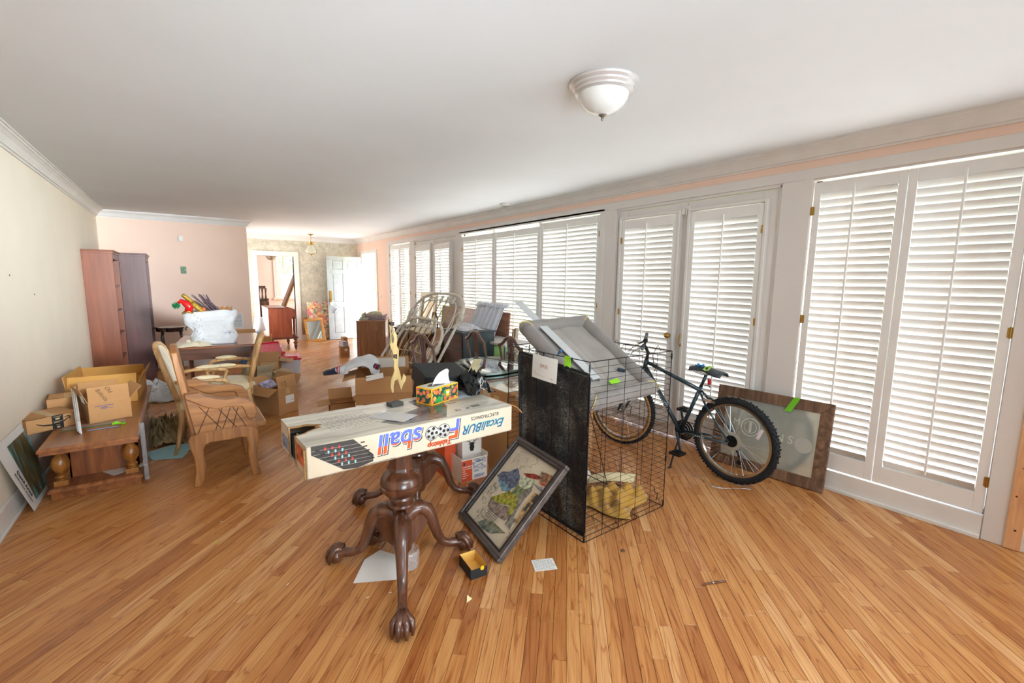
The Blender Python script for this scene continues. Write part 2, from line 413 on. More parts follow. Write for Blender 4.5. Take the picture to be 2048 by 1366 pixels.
# ---- crown moulding, baseboards, casings
CP = [(0, -0.105), (0.01, -0.105), (0.014, -0.092), (0.026, -0.088), (0.03, -0.078), (0.05, -0.045), (0.072, -0.026), (0.082, -0.022), (0.085, -0.012), (0.098, -0.01), (0.098, 0), (0, 0)]
def crown(p, q, nrm, name, ext0=0.0, ext1=0.0):
    p, q, nrm = Vector(p), Vector(q), Vector(nrm); d = (q-p).normalized(); mb = MB(); n = len(CP); vs = []
    for e, ex in ((p, -ext0), (q, ext1)):
        for a, z in CP: vs.append(tuple(e + nrm*a + d*(ex*a) + Vector((0, 0, ZC+z))))
    mb.add(vs, [tuple(range(n)), tuple(range(2*n-1, n-1, -1))]+[(i, n+i, n+(i+1) % n, (i+1) % n) for i in range(n)])
    struct(mb, name, WHITE)
crown((XR, -3.05, 0), (XR, YF, 0), (-1, 0, 0), 'trim_1', 0, -1)
crown((XL, -3.05, 0), (XL, YB, 0), (1, 0, 0), 'trim_2', 0, -1)
crown((XL, YB, 0), (1.02, YB, 0), (0, -1, 0), 'trim_3', -1, 1)
crown((1.02, YB, 0), (1.02, YF, 0), (1, 0, 0), 'trim_4', 1, -1)
crown((1.02, YF, 0), (XR, YF, 0), (0, -1, 0), 'trim_5', -1, -1)
def board(name, x0, x1, y0, y1, h=0.135):
    mb = MB(); mb.box(x0, x1, y0, y1, 0, h); 
    struct(mb, name, WHITE, bevel=0.004)
board('baseboard_left', XL, XL+0.018, -3.05, YB); board('baseboard_left_shoe', XL+0.018, XL+0.034, -3.05, YB-0.02, 0.02)
board('baseboard_back', XL+0.04, 1.035, YB-0.016, YB)
board('baseboard_foyer', DX1+0.11, XR, YF-0.016, YF)
board('baseboard_right', XR-0.016, XR, -3.05, 0.15, 0.13)
mb = MB()
mb.box(DX0-0.11, DX0, YF-0.025, YF+0.13, 0, DZ+0.11); mb.box(DX1, DX1+0.11, YF-0.025, YF+0.13, 0, DZ+0.11); mb.box(DX0, DX1, YF-0.025, YF+0.13, DZ, DZ+0.11)
struct(mb, 'trim_6', WHITE, bevel=0.004)
# header board across the window wall and flat casings between the openings
mb = MB(); mb.box(XR-0.012, XR, -0.5, 9.85, 2.262, 2.338); mb.cur = 0
for a, e in ((0.20, 0.366), (1.458, 1.665), (3.30, 3.488), (6.6, 6.76), (8.42, 8.62), (9.73, 9.85)): mb.box(XR-0.010, XR, a, e, 0, 2.262)
struct(mb, 'trim_7', WALLW, bevel=0.002, seg=1)
mb = MB(); mb.box(XR-0.02, XR+0.01, 10.5, 10.585, 0, 2.2); mb.box(XR-0.02, XR+0.01, 11.575, 11.66, 0, 2.2); mb.box(XR-0.02, XR+0.01, 10.585, 11.575, 2.125, 2.2)
struct(mb, 'trim_8', WHITE, bevel=0.003)
mb = MB(); mb.box(XR-0.014, XR, 0.37, 1.46, 0, 0.145); mb.box(XR-0.03, XR-0.014, 0.37, 1.46, 0, 0.025); mb.box(XR-0.014, XR, 3.49, 6.6, 0, 0.145); mb.box(XR-0.014, XR, 8.62, 9.73, 0, 0.145)
struct(mb, 'trim_9', WHITE, bevel=0.003)

# ---- shuttered windows and french doors on the right wall
def louver_mesh(width, tilt=60):
    mb = MB(); n = 10; T = R(tilt); a, t = 0.032, 0.0045; vs = []
    for y in (0, width):
        for k in range(n):
            q = 2*math.pi*k/n; u, v2 = a*math.cos(q), t*math.sin(q)
            # inner edge (towards -x) high, outer edge low
            vs.append((-u*math.cos(T) - v2*math.sin(T), y, u*math.sin(T) - v2*math.cos(T)))
    fs = [tuple(range(n)), tuple(range(2*n-1, n-1, -1))]+[(i, (i+1) % n, n+(i+1) % n, n+i) for i in range(n)]
    mb.add(vs, fs); me = mb.mesh('louver', SHUT); me.polygons.foreach_set('use_smooth', [len(p.vertices) == 4 for p in me.polygons]); return me
def shutter(parent, y0, y1, z0, z1, x=XR+0.012, stile=0.045, rt=0.085, rb=0.12, hinge=None, rod=0.5, tilt=60):
    """louvred panel seen from the room: stiles and rails, 50 mm pitch blades, tilt rod, hinges"""
    f = MB(); d = 0.014
    f.box(x-d, x+d, y0, y0+stile, z0, z1); f.box(x-d, x+d, y1-stile, y1, z0, z1)
    f.box(x-d+0.001, x+d-0.001, y0+stile, y1-stile, z0, z0+rb); f.box(x-d+0.001, x+d-0.001, y0+stile, y1-stile, z1-rt, z1)
    p = f.build('shutter_panel', SHUT, parent, bevel=0.002, seg=1)
    a, e = y0+stile+0.002, y1-stile-0.002; me = louver_mesh(e-a, tilt); za, zb = z0+rb, z1-rt
    n = int((zb-za)/0.05); pitch = (zb-za)/n
    for k in range(n):
        o = bpy.data.objects.new('louver', me); C.objects.link(o); o.parent = p; o.location = (x, a, za+pitch*(k+0.5)-0.002)
    r = MB(); ym = y0+(y1-y0)*rod; r.box(x-0.046, x-0.034, ym-0.006, ym+0.006, za+0.03, zb+0.035); r.build('tilt_rod', SHUT, p, bevel=0.002, seg=1)
    if hinge:
        yh = y0 if hinge < 0 else y1
        for z in (z0+0.2, (z0+z1)/2+0.05, z1-0.2):
            h = MB(); h.tube([(x-d-0.004, yh, z-0.032), (x-d-0.004, yh, z+0.032)], 0.006, 8); h.box(x-d-0.002, x-d+0.001, yh-0.014, yh+0.014, z-0.028, z+0.028); h.build('hinge', BRASS, p)
    return p
def win(name, y0, y1, z0, z1):
    t = thing(name, kind='structure', loc=(0, 0, 0))
    f = MB(); k = 0.035
    f.box(XR+0.06, XO+0.02, y0, y0+k, z0, z1); f.box(XR+0.06, XO+0.02, y1-k, y1, z0, z1); f.box(XR+0.06, XO+0.02, y0, y1, z0, z0+k); f.box(XR+0.06, XO+0.02, y0, y1, z1-k, z1)
    f.build('window_frame', WHITE, t)
    g = MB(); g.box(XR+0.095, XR+0.099, y0+k, y1-k, z0+k, z1-k); g.build('glass_pane', PANE, t)
    return t
t = win('window_1', 0.37, 1.455, 0.13, 2.25)
shutter(t, 0.375, 0.913, 0.152, 2.232, hinge=-1, rt=0.08); shutter(t, 0.917, 1.445, 0.152, 2.232, hinge=1, rt=0.08, rod=0.52)
t = win('window_2', 3.5, 6.59, 0.13, 2.26)
f = MB()
for a, e in ((3.46, 3.525), (4.545, 4.565), (5.6, 5.62), (6.56, 6.61)): f.box(XR-0.012, XR+0.03, a, e, 0.13, 2.25)
f.box(XR-0.012, XR+0.03, 3.46, 6.61, 2.245, 2.285); f.build('shutter_frame', WHITE, t, bevel=0.002, seg=1)
shutter(t, 3.53, 4.54, 0.15, 2.23, hinge=-1, tilt=52); shutter(t, 4.57, 5.595, 0.15, 2.20, tilt=50); shutter(t, 5.625, 6.555, 0.15, 2.20, hinge=1, tilt=50)
t = win('window_3', 8.63, 9.72, 0.13, 2.25)
shutter(t, 8.64, 9.17, 0.15, 2.225, hinge=-1, tilt=45); shutter(t, 9.18, 9.71, 0.15, 2.225, hinge=1, tilt=45)

def french(name, y0, ym, y1, sR, sL, tilt=60):
    t = thing(name, kind='structure')
    j = MB(); j.box(XR+0.0, XO, y0, y0+0.012, 0, 2.25); j.box(XR, XO, y1-0.012, y1, 0, 2.25); j.box(XR, XO, y0, y1, 2.238, 2.25); j.build('door_jamb', WALLW, t)
    for (a, e, s) in ((y0+0.016, ym-0.002, sR), (ym+0.002, y1-0.016, sL)):
        f = MB(); x0, x1 = XR+0.022, XR+0.062
        sa, se = s[0]+0.03, s[1]-0.03
        f.box(x0, x1, a, sa, 0.012, 2.232); f.box(x0, x1, se, e, 0.012, 2.232); f.box(x0, x1, sa, se, 0.012, 0.2); f.box(x0, x1, sa, se, 2.1, 2.232)
        lf = f.build('door_leaf', WALLW, t, bevel=0.003, seg=1)
        g = MB(); g.box(x0+0.018, x0+0.022, sa, se, 0.2, 2.1); g.build('glass_pane', PANE, lf)
        fr_ = MB(); w_ = 0.022; X0, X1 = XR-0.03, XR+0.022
        fr_.box(X0, X1, s[0]-w_, s[0]+0.004, 0.13, 2.165); fr_.box(X0, X1, s[1]-0.004, s[1]+w_, 0.13, 2.165); fr_.box(X0, X1, s[0], s[1], 2.14, 2.165); fr_.box(X0, X1, s[0], s[1], 0.13, 0.15)
        fr_.build('shutter_frame', WHITE, t, bevel=0.003, seg=1)
        shutter(t, s[0]+0.008, s[1]-0.008, 0.155, 2.13, x=XR-0.006, stile=0.042, rt=0.085, rb=0.1, hinge=-1 if s is sR else 1, tilt=tilt)
        yh = y0+0.014 if s is sR else y1-0.014
        for z in (0.3, 1.15, 1.98):
            h = MB(); h.tube([(XR+0.016, yh, z-0.05), (XR+0.016, yh, z+0.05)], 0.008, 8); h.build('hinge', WALLW, t)
    a_ = MB(); a_.box(XR+0.006, XR+0.022, ym-0.028, ym+0.014, 0.02, 2.2); a_.build('astragal', WALLW, t, bevel=0.003, seg=1)
    return t
d1 = french('door_1', 1.669, 2.475, 3.287, (1.772, 2.425), (2.545, 3.215))
french('door_2', 6.77, 7.60, 8.41, (6.93, 7.55), (7.68, 8.36), tilt=45)
# handles of the near pair: brass knob on one leaf, scrolled lever and thumb turn on the other
h = MB(); h.lathe([(0.0, 0), (0.032, 0), (0.034, -0.006), (0.012, -0.012), (0.011, -0.04), (0.026, -0.046), (0.031, -0.06), (0.024, -0.074), (0.0, -0.078)], 20, (XR+0.022, 2.615-0.03, 1.0), axis='X'); h.build('door_knob', BRASS, d1, smooth=True)
h = MB(); h.box(XR+0.016, XR+0.022, 2.418, 2.458, 0.84, 1.28); pl_ = h.build('lock_plate', WHITE, d1, bevel=0.002)
h = MB(); h.lathe([(0, 0), (0.024, 0), (0.024, -0.01), (0.0, -0.012)], 16, (XR+0.016, 2.438, 1.02), axis='X')
h.tube([(XR+0.012, 2.438, 1.02), (XR-0.035, 2.438, 1.02), (XR-0.04, 2.445, 1.0), (XR-0.038, 2.455, 0.96), (XR-0.036, 2.452, 0.93), (XR-0.034, 2.44, 0.915), (XR-0.034, 2.43, 0.925), (XR-0.034, 2.434, 0.938)], [0.009, 0.009, 0.008, 0.006, 0.006, 0.006, 0.005, 0.006], 8)
h.build('door_handle', BRASS, d1, smooth=True)
h = MB(); h.lathe([(0, 0), (0.02, 0), (0.02, -0.008), (0.0, -0.01)], 16, (XR+0.016, 2.438, 1.17), axis='X'); h.box(XR-0.02, XR+0.01, 2.434, 2.442, 1.15, 1.19); h.build('thumb_turn', BRASS, d1)
h = MB(); h.box(XR-0.014, XR+0.02, 2.485, 2.52, 2.12, 2.175); h.box(XR-0.02, XR+0.015, 2.46, 2.475, 2.11, 2.165); h.build('door_sensor', WHITE, d1, bevel=0.003)

# ---- front door standing open into the foyer
GREY = plain('grey door paint', '#b3bdc0', 0.45, var=0.08, nscale=9)
fd = thing('door_3', kind='structure', loc=(3.765, 11.62, 0.012), rz=R(180+1.0))
mb = MB(); W_, H_ = 0.85, 2.04
rows = [(0.14, 0.80), (0.92, 1.62), (1.72, 1.95)]; cols = [(0.12, 0.375), (0.475, 0.73)]
mb.box(0, W_, -0.02, 0.02, 0, rows[0][0]); z = rows[0][0]
for i, (a, e) in enumerate(rows):
    x = 0
    for (c0, c1) in cols: mb.box(x, c0, -0.02, 0.02, a, e); x = c1
    mb.box(x, W_, -0.02, 0.02, a, e)
    nz_ = rows[i+1][0] if i < 2 else H_
    mb.box(0, W_, -0.02, 0.02, e, nz_)
leaf = mb.build('door_leaf', GREY, fd, bevel=0.002, seg=1)
for (a, e) in rows:
    for (c0, c1) in cols:
        q = MB(); q.box(c0, c1, -0.008, 0.008, a, e)
        k = 0.035; vs = []
        for s in (1,):
            q.add([(c0+0.012, 0.008, a+0.012), (c1-0.012, 0.008, a+0.012), (c1-0.012, 0.008, e-0.012), (c0+0.012, 0.008, e-0.012), (c0+k, 0.017, a+k), (c1-k, 0.017, a+k), (c1-k, 0.017, e-k), (c0+k, 0.017, e-k)],
                  [(4, 5, 6, 7), (0, 1, 5, 4), (1, 2, 6, 5), (2, 3, 7, 6), (3, 0, 4, 7)])
        q.build('door_panel', GREY, leaf)
q = MB(); q.box(W_-0.09, W_-0.03, 0.02, 0.03, 0.93, 1.2); lp = q.build('lock_plate', BRASS, fd, bevel=0.003)
q = MB(); q.lathe([(0, 0.0), (0.02, 0.0), (0.012, 0.03), (0.03, 0.045), (0.03, 0.065), (0, 0.07)], 16, (W_-0.06, 0.02, 0.97), axis='Y'); q.build('door_knob', BRASS, fd, smooth=True)
lb = thing('key_lockbox', 'pale key box hanging from the knob of the grey front door', 'lockbox', (2.98, 11.56, 0.86))
q = MB(); q.box(-0.03, 0.035, -0.03, 0.01, 0.0, 0.09); q.build('box_body', WHITE, lb, bevel=0.006)
q = MB(); q.tube([(-0.02, -0.01, 0.085), (-0.02, -0.01, 0.13), (0, -0.01, 0.145), (0.02, -0.01, 0.13), (0.02, -0.01, 0.085)], 0.005, 6); q.build('shackle', STEEL, lb)
kt = thing('key_tag', 'white and dark blue tag dangling below the key box on the front door', 'key tag', (3.05, 11.55, 0.70))
q = MB(); q.cbox((0.03, 0, 0.05), (0.05, 0.01, 0.13), Matrix.Rotation(R(38), 3, 'Y')); q.build('card', WHITE, kt, bevel=0.002)
q = MB(); q.cbox((0.008, -0.006, 0.03), (0.016, 0.008, 0.13), Matrix.Rotation(R(38), 3, 'Y')); q.build('edge_strip', plain('navy plastic', '#2c3a63', 0.4), kt)
q = MB(); q.tube([(0.0, 0, 0.1), (-0.03, 0, 0.16), (-0.05, 0.01, 0.18)], 0.003, 6); q.build('cord', WHITE, kt)

# ---- adjoining room behind the doorway
w = MB(); w.box(0.4, 0.5, YF+0.12, 16.2, 0, ZC); w.box(4.1, 4.2, YF+0.12, 16.2, 0, ZC); yb = 15.2
w.box(0.5, 2.40, yb, yb+0.12, 0, ZC); w.box(3.6, 4.1, yb, yb+0.12, 0, ZC); w.box(2.40, 3.6, yb, yb+0.12, 0, 0.92); w.box(2.40, 3.6, yb, yb+0.12, 2.3, ZC)
struct(w, 'wall_far_room', plain('pale pink wall paint', '#f3e0d6', 0.7, var=0.02))
t = thing('window_4', kind='structure')
f = MB(); f.box(2.29, 2.40, yb-0.03, yb+0.1, 0.9, 2.4); f.box(3.6, 3.7, yb-0.03, yb+0.1, 0.9, 2.4); f.box(2.25, 3.72, yb-0.07, yb+0.1, 0.87, 0.92); f.box(2.29, 3.7, yb-0.03, yb+0.1, 2.3, 2.4)
f.box(2.4, 3.6, yb-0.01, yb+0.03, 1.66, 1.74); f.box(2.4, 2.47, yb-0.02, yb+0.03, 0.92, 1.66); f.box(2.86, 2.92, yb-0.02, yb+0.03, 0.92, 2.3); f.build('window_frame', WHITE, t, bevel=0.003, seg=1)
for k in range(18):
    f = MB(); f.cbox((3.0, yb-0.0, 0.96+k*0.039), (1.16, 0.042, 0.005), Matrix.Rotation(R(68), 3, 'X')); f.build('louver', SHUT, t)
for k in range(16):
    f = MB(); f.cbox((3.0, yb-0.01, 1.76+k*0.035), (1.18, 0.03, 0.003), Matrix.Rotation(R(12), 3, 'X')); f.build('blind_slat', SHUT, t)

# ---- outside: pale terrace and garden that the open door and the far blinds give onto
PATIO = plain('pale concrete', '#cfcac0', 0.9, nscale=1.0)  # even pale colour of the slab itself
GRASS = plain('lawn', '#7f9a4a', 0.95, nscale=3, var=0.2)
mb = MB(); mb.box(XO+0.02, 8.5, -8, 13.5, -0.2, -0.06); struct(mb, 'terrace', PATIO)
mb = MB(); mb.box(-30, 40, -20, 45, -0.4, -0.25); tag(struct(mb, 'ground', GRASS), kind='structure')
LEAF = plain('garden leaves', '#86a644', 0.7, nscale=8, var=0.3)
BARK = plain('grey bark', '#6c5a48', 0.9, bmp=0.4)
def shrub(x, y, r, h, n, seed, label, tree=False):
    q = random.Random(seed); t = thing('garden_tree' if tree else 'garden_shrub', label, 'tree' if tree else 'shrub', (x, y, -0.25))
    s = MB(); s.tube([(0, 0, 0), (0.05, 0, h*0.4), (0, 0.05, h*0.8)], [0.08, 0.06, 0.03] if tree else [0.03, 0.02, 0.01], 7); s.build('trunk', BARK, t)
    f = MB()
    for _ in range(n):
        a, ph, rr = q.uniform(0, 6.28), math.acos(q.uniform(-1, 1)), r*q.uniform(0.55, 1)**0.5
        c = Vector((rr*math.sin(ph)*math.cos(a), rr*math.sin(ph)*math.sin(a), h*0.62 + (h*0.42)*math.cos(ph)*rr/r))
        u = Vector((q.uniform(-1, 1), q.uniform(-1, 1), q.uniform(-0.4, 0.6))).normalized()*q.uniform(0.06, 0.11); v_ = u.cross(Vector((q.uniform(-1, 1), q.uniform(-1, 1), 1))).normalized()*0.03
        f.add([tuple(c-u), tuple(c+v_), tuple(c+u), tuple(c-v_)], [(0, 1, 2, 3)])
    o = f.build('foliage', LEAF, t, fixn=False); o['kind'] = 'stuff'
shrub(9.8, 22.5, 0.9, 1.5, 900, 1, 'leafy green shrub outside the open front door')
shrub(11.2, 24.5, 1.4, 4.2, 1400, 2, 'tall leafy tree beyond the open front door', True)
shrub(3.4, 20.2, 1.2, 4.0, 2200, 3, 'bushy tree seen through the blinds of the far room window', True)
shrub(6.8, 21.0, 1.3, 4.4, 1800, 4, 'second tree behind the far room window, right of the first', True)
# ================================================================ LEFT SIDE
CARD = plain('brown cardboard', '#b98a5b', 0.85, var=0.06, nscale=3, bmp=0.12, bscale=25)
CARDD = plain('darker cardboard', '#a87a4e', 0.85, var=0.06, nscale=3, bmp=0.12, bscale=25)
CARDE = plain('corrugated cardboard edge', '#9a7144', 0.9, var=0.2, nscale=60)
PAPER = plain('white paper', '#e9e8e4', 0.8, var=0.02)
INK = plain('black print', '#1d1c1c', 0.6)
TAPEC = plain('packing tape', '#c8a878', 0.25, var=0.05, spec=0.6)
GREEN = plain('lime masking tape', '#8fd42a', 0.6, var=0.05)
TABLEW = wood('reddish honey veneer', '#6c3a1a', '#8e5226', '#a66a36', axis='Y', coat=0.4)
TURNW = wood('turned maple stain', '#764418', '#9c6328', '#b57c3c', axis='Z', coat=0.4)
PINE = wood('carved orange pine', '#74441b', '#96602a', '#b0773b', axis='Z', coat=0.15, rough=0.45)
PINEX = wood('carved orange pine, lengthwise grain', '#74441b', '#96602a', '#b0773b', axis='X', coat=0.15, rough=0.45)
FRUIT = wood('pale fruitwood', '#9c7042', '#c09560', '#d6b182', axis='Z', coat=0.1, rough=0.45)
CREAMF = cloth('cream damask upholstery', '#d9c8a4', bmp=0.15, wscale=120)
CREAMB = plain('cream back panel', '#d8c79a', 0.8, var=0.06)
GLASS = glass('clear glass', '#eefaf5', alpha=0.12)
ACRYL = glass('clear acrylic sheet', '#f4f8fb', alpha=0.10, rough=0.05)
GLEDGE = plain('green glass edge', '#2f6b4c', 0.2)

def carton(name, label, group, loc, rz, w, d, h, flaps=(None, None, None, None), mat=None, flen=None, z=None, extras=True, rot=None, inner=None):
    """cardboard box, origin at bottom centre; w along x, d along y; flaps (front -y, right +x, back +y, left -x):
    angle in degrees from standing straight up (0) to folded right out and down (180), negative = folded inwards, None = closed/absent"""
    m = mat or CARD; t = thing(name, label, 'box', loc, rz, group, rot=rot); b = MB(); k = 0.004
    b.box(-w/2, w/2, -d/2, -d/2+k, 0, h); b.box(-w/2, w/2, d/2-k, d/2, 0, h); b.box(-w/2, -w/2+k, -d/2+k, d/2-k, 0, h); b.box(w/2-k, w/2, -d/2+k, d/2-k, 0, h); b.box(-w/2, w/2, -d/2, d/2, 0, k)
    if all(f is None for f in flaps): b.box(-w/2, w/2, -d/2, -0.0008, h-k, h); b.box(-w/2, w/2, 0.0008, d/2, h-k, h)
    b.build('box_body', m, t)
    L_ = flen or min(w, d)/2*0.96
    for i, f in enumerate(flaps):
        if f is None: continue
        a = R(f); ww = w if i in (0, 2) else d
        q = MB(); q.box(-ww/2+0.004, ww/2-0.004, -k/2, k/2, 0, L_)
        o = q.build('flap', m, t)
        rzz = (0, R(90), R(180), R(-90))[i]
        pos = [(0, -d/2+k/2, h), (w/2-k/2, 0, h), (0, d/2-k/2, h), (-w/2+k/2, 0, h)][i]
        o.matrix_local = Matrix.Translation(pos) @ Matrix.Rotation(rzz, 4, 'Z') @ Matrix.Rotation(a, 4, 'X')
    if inner:
        q = MB(); q.box(-w/2+k, w/2-k, -d/2+k, d/2-k, k, h*inner); 
        o = q.build('packing_paper', PAPER, t)
    return t
def decal(parent, name, mat, M, w, h, t=0.0006):
    b = MB(); b.T = M; b.box(-w/2, w/2, -h/2, h/2, 0, t); return b.build(name, mat, parent)
def crumple(name, label, cat, mat, loc, rx, ry, h, seed, rz=0, amp=0.5, n=26, thick=0.0015, kind=None, fr=5.0, group=None):
    """crumpled sheet: a heap with creased folds"""
    o3 = Vector((seed*7.1, seed*3.3, 0)); b = MB()
    def f(u, v):
        x, y = (u-0.5)*2, (v-0.5)*2; r2 = min(1, x*x*0.9+y*y*0.9)
        k = noise.turbulence(Vector((x*fr/3, y*fr/3, 0))+o3, 4, True, noise_basis='VORONOI_F2F1' if False else 'BLENDER')
        k2 = abs(noise.noise(Vector((x*fr, y*fr, 3))+o3)); wx = noise.noise(Vector((x*2, y*2, 9))+o3)*0.25; wy = noise.noise(Vector((x*2, y*2, 19))+o3)*0.25
        z = h*((1-r2)**0.6*(0.45+0.55*k) + amp*k2*(1-r2*0.7))
        return ((x*(1+0.15*noise.noise(Vector((v*4, 0, 1))+o3))+wx*(1-r2))*rx, (y+wy*(1-r2))*ry, max(0.002, z))
    b.grid(f, n, n)
    o = b.build(name, mat, None, loc=loc, rot=(0, 0, rz), solid=thick, autosmooth=28)
    return tag(o, label, cat, group, kind)

# ---- long coffee table with turned posts
t = thing('coffee_table', 'reddish brown coffee table with turned corner posts against the left wall', 'table', (-0.555, 4.92, 0), R(0))
w_, l0, l1 = 0.49, -0.93, 0.93
b = MB(); b.cham(-w_/2, w_/2, l0, l1, 0.352, 0.375, 0.006); b.cham(-w_/2-0.008, w_/2+0.008, l0-0.01, l1+0.01, 0.372, 0.402, 0.010); b.build('tabletop', TABLEW, t, bevel=0.003)
b = MB(); b.box(-w_/2+0.01, w_/2-0.01, l0+0.12, l1-0.12, 0.0, 0.055); b.cham(-w_/2-0.002, w_/2+0.002, l0+0.10, l1-0.10, 0.055, 0.085, 0.012); b.build('plinth', TABLEW, t, bevel=0.002)
b = MB(); b.box(-0.16, 0.22, l0+0.30, l0+0.32, 0.085, 0.352); b.box(-0.16, 0.22, l1-0.32, l1-0.30, 0.085, 0.352); b.box(-0.17, -0.15, l0+0.3, l1-0.3, 0.085, 0.352); b.box(0.2, 0.22, l0+0.3, l1-0.3, 0.085, 0.352); b.build('cabinet', wood('table cabinet veneer', '#6a3517', '#8d4c22', '#a4632f', axis='Z'), t)
post = [(0.028, 0.085), (0.028, 0.125), (0.022, 0.13), (0.034, 0.14), (0.034, 0.15), (0.02, 0.16), (0.03, 0.175), (0.046, 0.205), (0.05, 0.235), (0.043, 0.265), (0.026, 0.29), (0.022, 0.298), (0.036, 0.308), (0.036, 0.318), (0.024, 0.326), (0.036, 0.34), (0.036, 0.352)]
for x in (-0.185, 0.185):
    for y in (l0+0.19, l1-0.19):
        b = MB(); b.lathe(post, 20, (x, y, 0)); b.box(x-0.036, x+0.036, y-0.036, y+0.036, 0.085, 0.12); b.box(x-0.038, x+0.038, y-0.038, y+0.038, 0.332, 0.352); b.build('turned_post', TURNW, t, autosmooth=40)

# ---- boxes standing on it
TZ = 0.403
a0 = math.atan2(0.146, 0.247)
t = carton('cardboard_box', 'flat brown parcel with a curved arrow printed on its black tape side', 'boxes on the coffee table', (-0.79+0.145*-math.sin(a0)-0.0, 4.464+0.145*math.cos(a0), TZ), a0, 0.29, 0.27, 0.10)
M = frame_M((0, -0.1358, 0.05), (1, 0, 0), (0, 0, 1))
decal(t, 'black_tape', INK, M @ Matrix.Translation((0.02, 0, 0)), 0.062, 0.101)
decal(t, 'top_tape', TAPEC, frame_M((0, 0, 0.1001), (1, 0, 0), (0, 1, 0)), 0.05, 0.27)
b = MB(); pts = [(-0.095, 0.012), (-0.06, -0.006), (-0.02, -0.012), (0.02, -0.01), (0.055, 0.0), (0.085, 0.022)]
b.tube([tuple(M @ Vector((x, y, 0.0012))) for x, y in pts], [0.002, 0.0045, 0.0055, 0.0055, 0.0045, 0.002], 6); b.tube([tuple(M @ Vector((x, y, 0.0012))) for x, y in ((0.058, 0.026), (0.08, 0.032), (0.09, 0.026), (0.086, 0.004))], [0.002, 0.004, 0.004, 0.002], 6)
b.build('printed_arrow', INK, t)
TANP = plain('tan tape symbol', '#c5a97c', 0.7)
for yy, ww in ((0.040, 0.045), (0.004, 0.05), (-0.003, 0.042)): decal(t, 'tape_print_line', TANP, M @ Matrix.Translation((0.02, yy, 0.0008)), ww, 0.003)
b = MB(); b.T = M; b.tube([(0.02+0.010*math.cos(R(200+14*k)), -0.014+0.010*math.sin(R(200+14*k)), 0.001) for k in range(11)], 0.0014, 5); b.box(0.008, 0.032, 0.018, 0.030, 0.0007, 0.0014); b.box(0.012, 0.030, -0.042, -0.032, 0.0007, 0.0014); b.build('tape_symbol', TANP, t)
a1 = math.atan2(0.074, 0.235)
t = carton('cardboard_box', 'open brown box marked Old Billfolds in black pen, on the coffee table', 'boxes on the coffee table', (-0.4915-0.15*math.sin(a1), 4.525+0.15*math.cos(a1), TZ), a1, 0.25, 0.30, 0.152, (-6, 42, -4, 20), flen=0.118)
M = frame_M((0, -0.1508, 0.21), (1, 0, 0), (0, 0, 1))
for s, (x, y), r in (('Old', (-0.005, 0.035), -60), ('Billfolds', (-0.045, 0.0), -62)):
    text_mesh(s, 0.036, 'handwriting', INK, t, M @ Matrix.Translation((x, y, 0.012)) @ Matrix.Rotation(R(6), 4, 'X') @ Matrix.Rotation(R(r), 4, 'Z'), shear=0.25, offset=-0.0005)
M = frame_M((0, -0.1508, 0.11), (1, 0, 0), (0, 0, 1)); BLUEINK = plain('blue print', '#4c4c8c', 0.6)
text_mesh('U-BOX International', 0.013, 'printed_lettering', BLUEINK, t, M @ Matrix.Translation((-0.035, 0.015, 0)), offset=0.0003)
for xx, yy, ww, hh_ in ((-0.035, 0.002, 0.035, 0.006), (-0.02, -0.007, 0.075, 0.0035)): decal(t, 'printed_line', BLUEINK, M @ Matrix.Translation((xx, yy, 0)), ww, hh_, 0.0003)
decal(t, 'shipping_label', PAPER, Matrix.Translation((-0.1262, -0.08, 0.2)) @ Matrix.Rotation(R(-8), 4, 'Y') @ frame_M((0, 0, 0), (0, 1, 0), (0, 0, 1)) @ Matrix.Translation((0, 0.0, -0.018)), 0.10, 0.09)
crumple('bubble_wrap', 'bunched clear bubble wrap inside the open box marked Old Billfolds', 'bubble wrap', plain('newsprint and bubble wrap', '#dcdcda', 0.4, var=0.25, nscale=30), (-0.4915-0.15*math.sin(a1), 4.525+0.15*math.cos(a1), TZ+0.09), 0.105, 0.12, 0.10, 3, rz=a1)
t = carton('cardboard_box', 'wide open-topped box behind the one marked Old Billfolds, flaps up', 'boxes on the coffee table', (-0.58, 5.45, TZ), R(-3), 0.46, 0.62, 0.13, (-30, 22, -28, 6), mat=plain('yellowish cardboard', '#c8964f', 0.85, var=0.06, nscale=3), flen=0.13)
t = carton('cardboard_box', 'plain brown parcel against the wall behind the arrow-printed parcel', 'boxes on the coffee table', (-0.78, 4.96, TZ), R(6), 0.24, 0.22, 0.15)
decal(t, 'top_tape', TAPEC, frame_M((0, 0, 0.1501), (1, 0, 0), (0, 1, 0)), 0.05, 0.22)
# stack of thin white frames leaning between the boxes
t = thing('white_picture_frames', 'stack of thin white frames propped between the two front boxes', 'picture frame', (-0.625, 4.22, TZ+0.003))
for k in range(3):
    b = MB(); b.beam((0.0-k*0.011, 0.02*k, 0), (-0.10-k*0.011, 0.66, 0.13), 0.008, 0.10-0.012*k, up=(0, -0.2, 1)); b.build('frame_strip', [PAPER, WHITE, plain('grey frame', '#b9bcbf', 0.5)][k], t, loc=(0, 0, 0.045), bevel=0.001, seg=1)
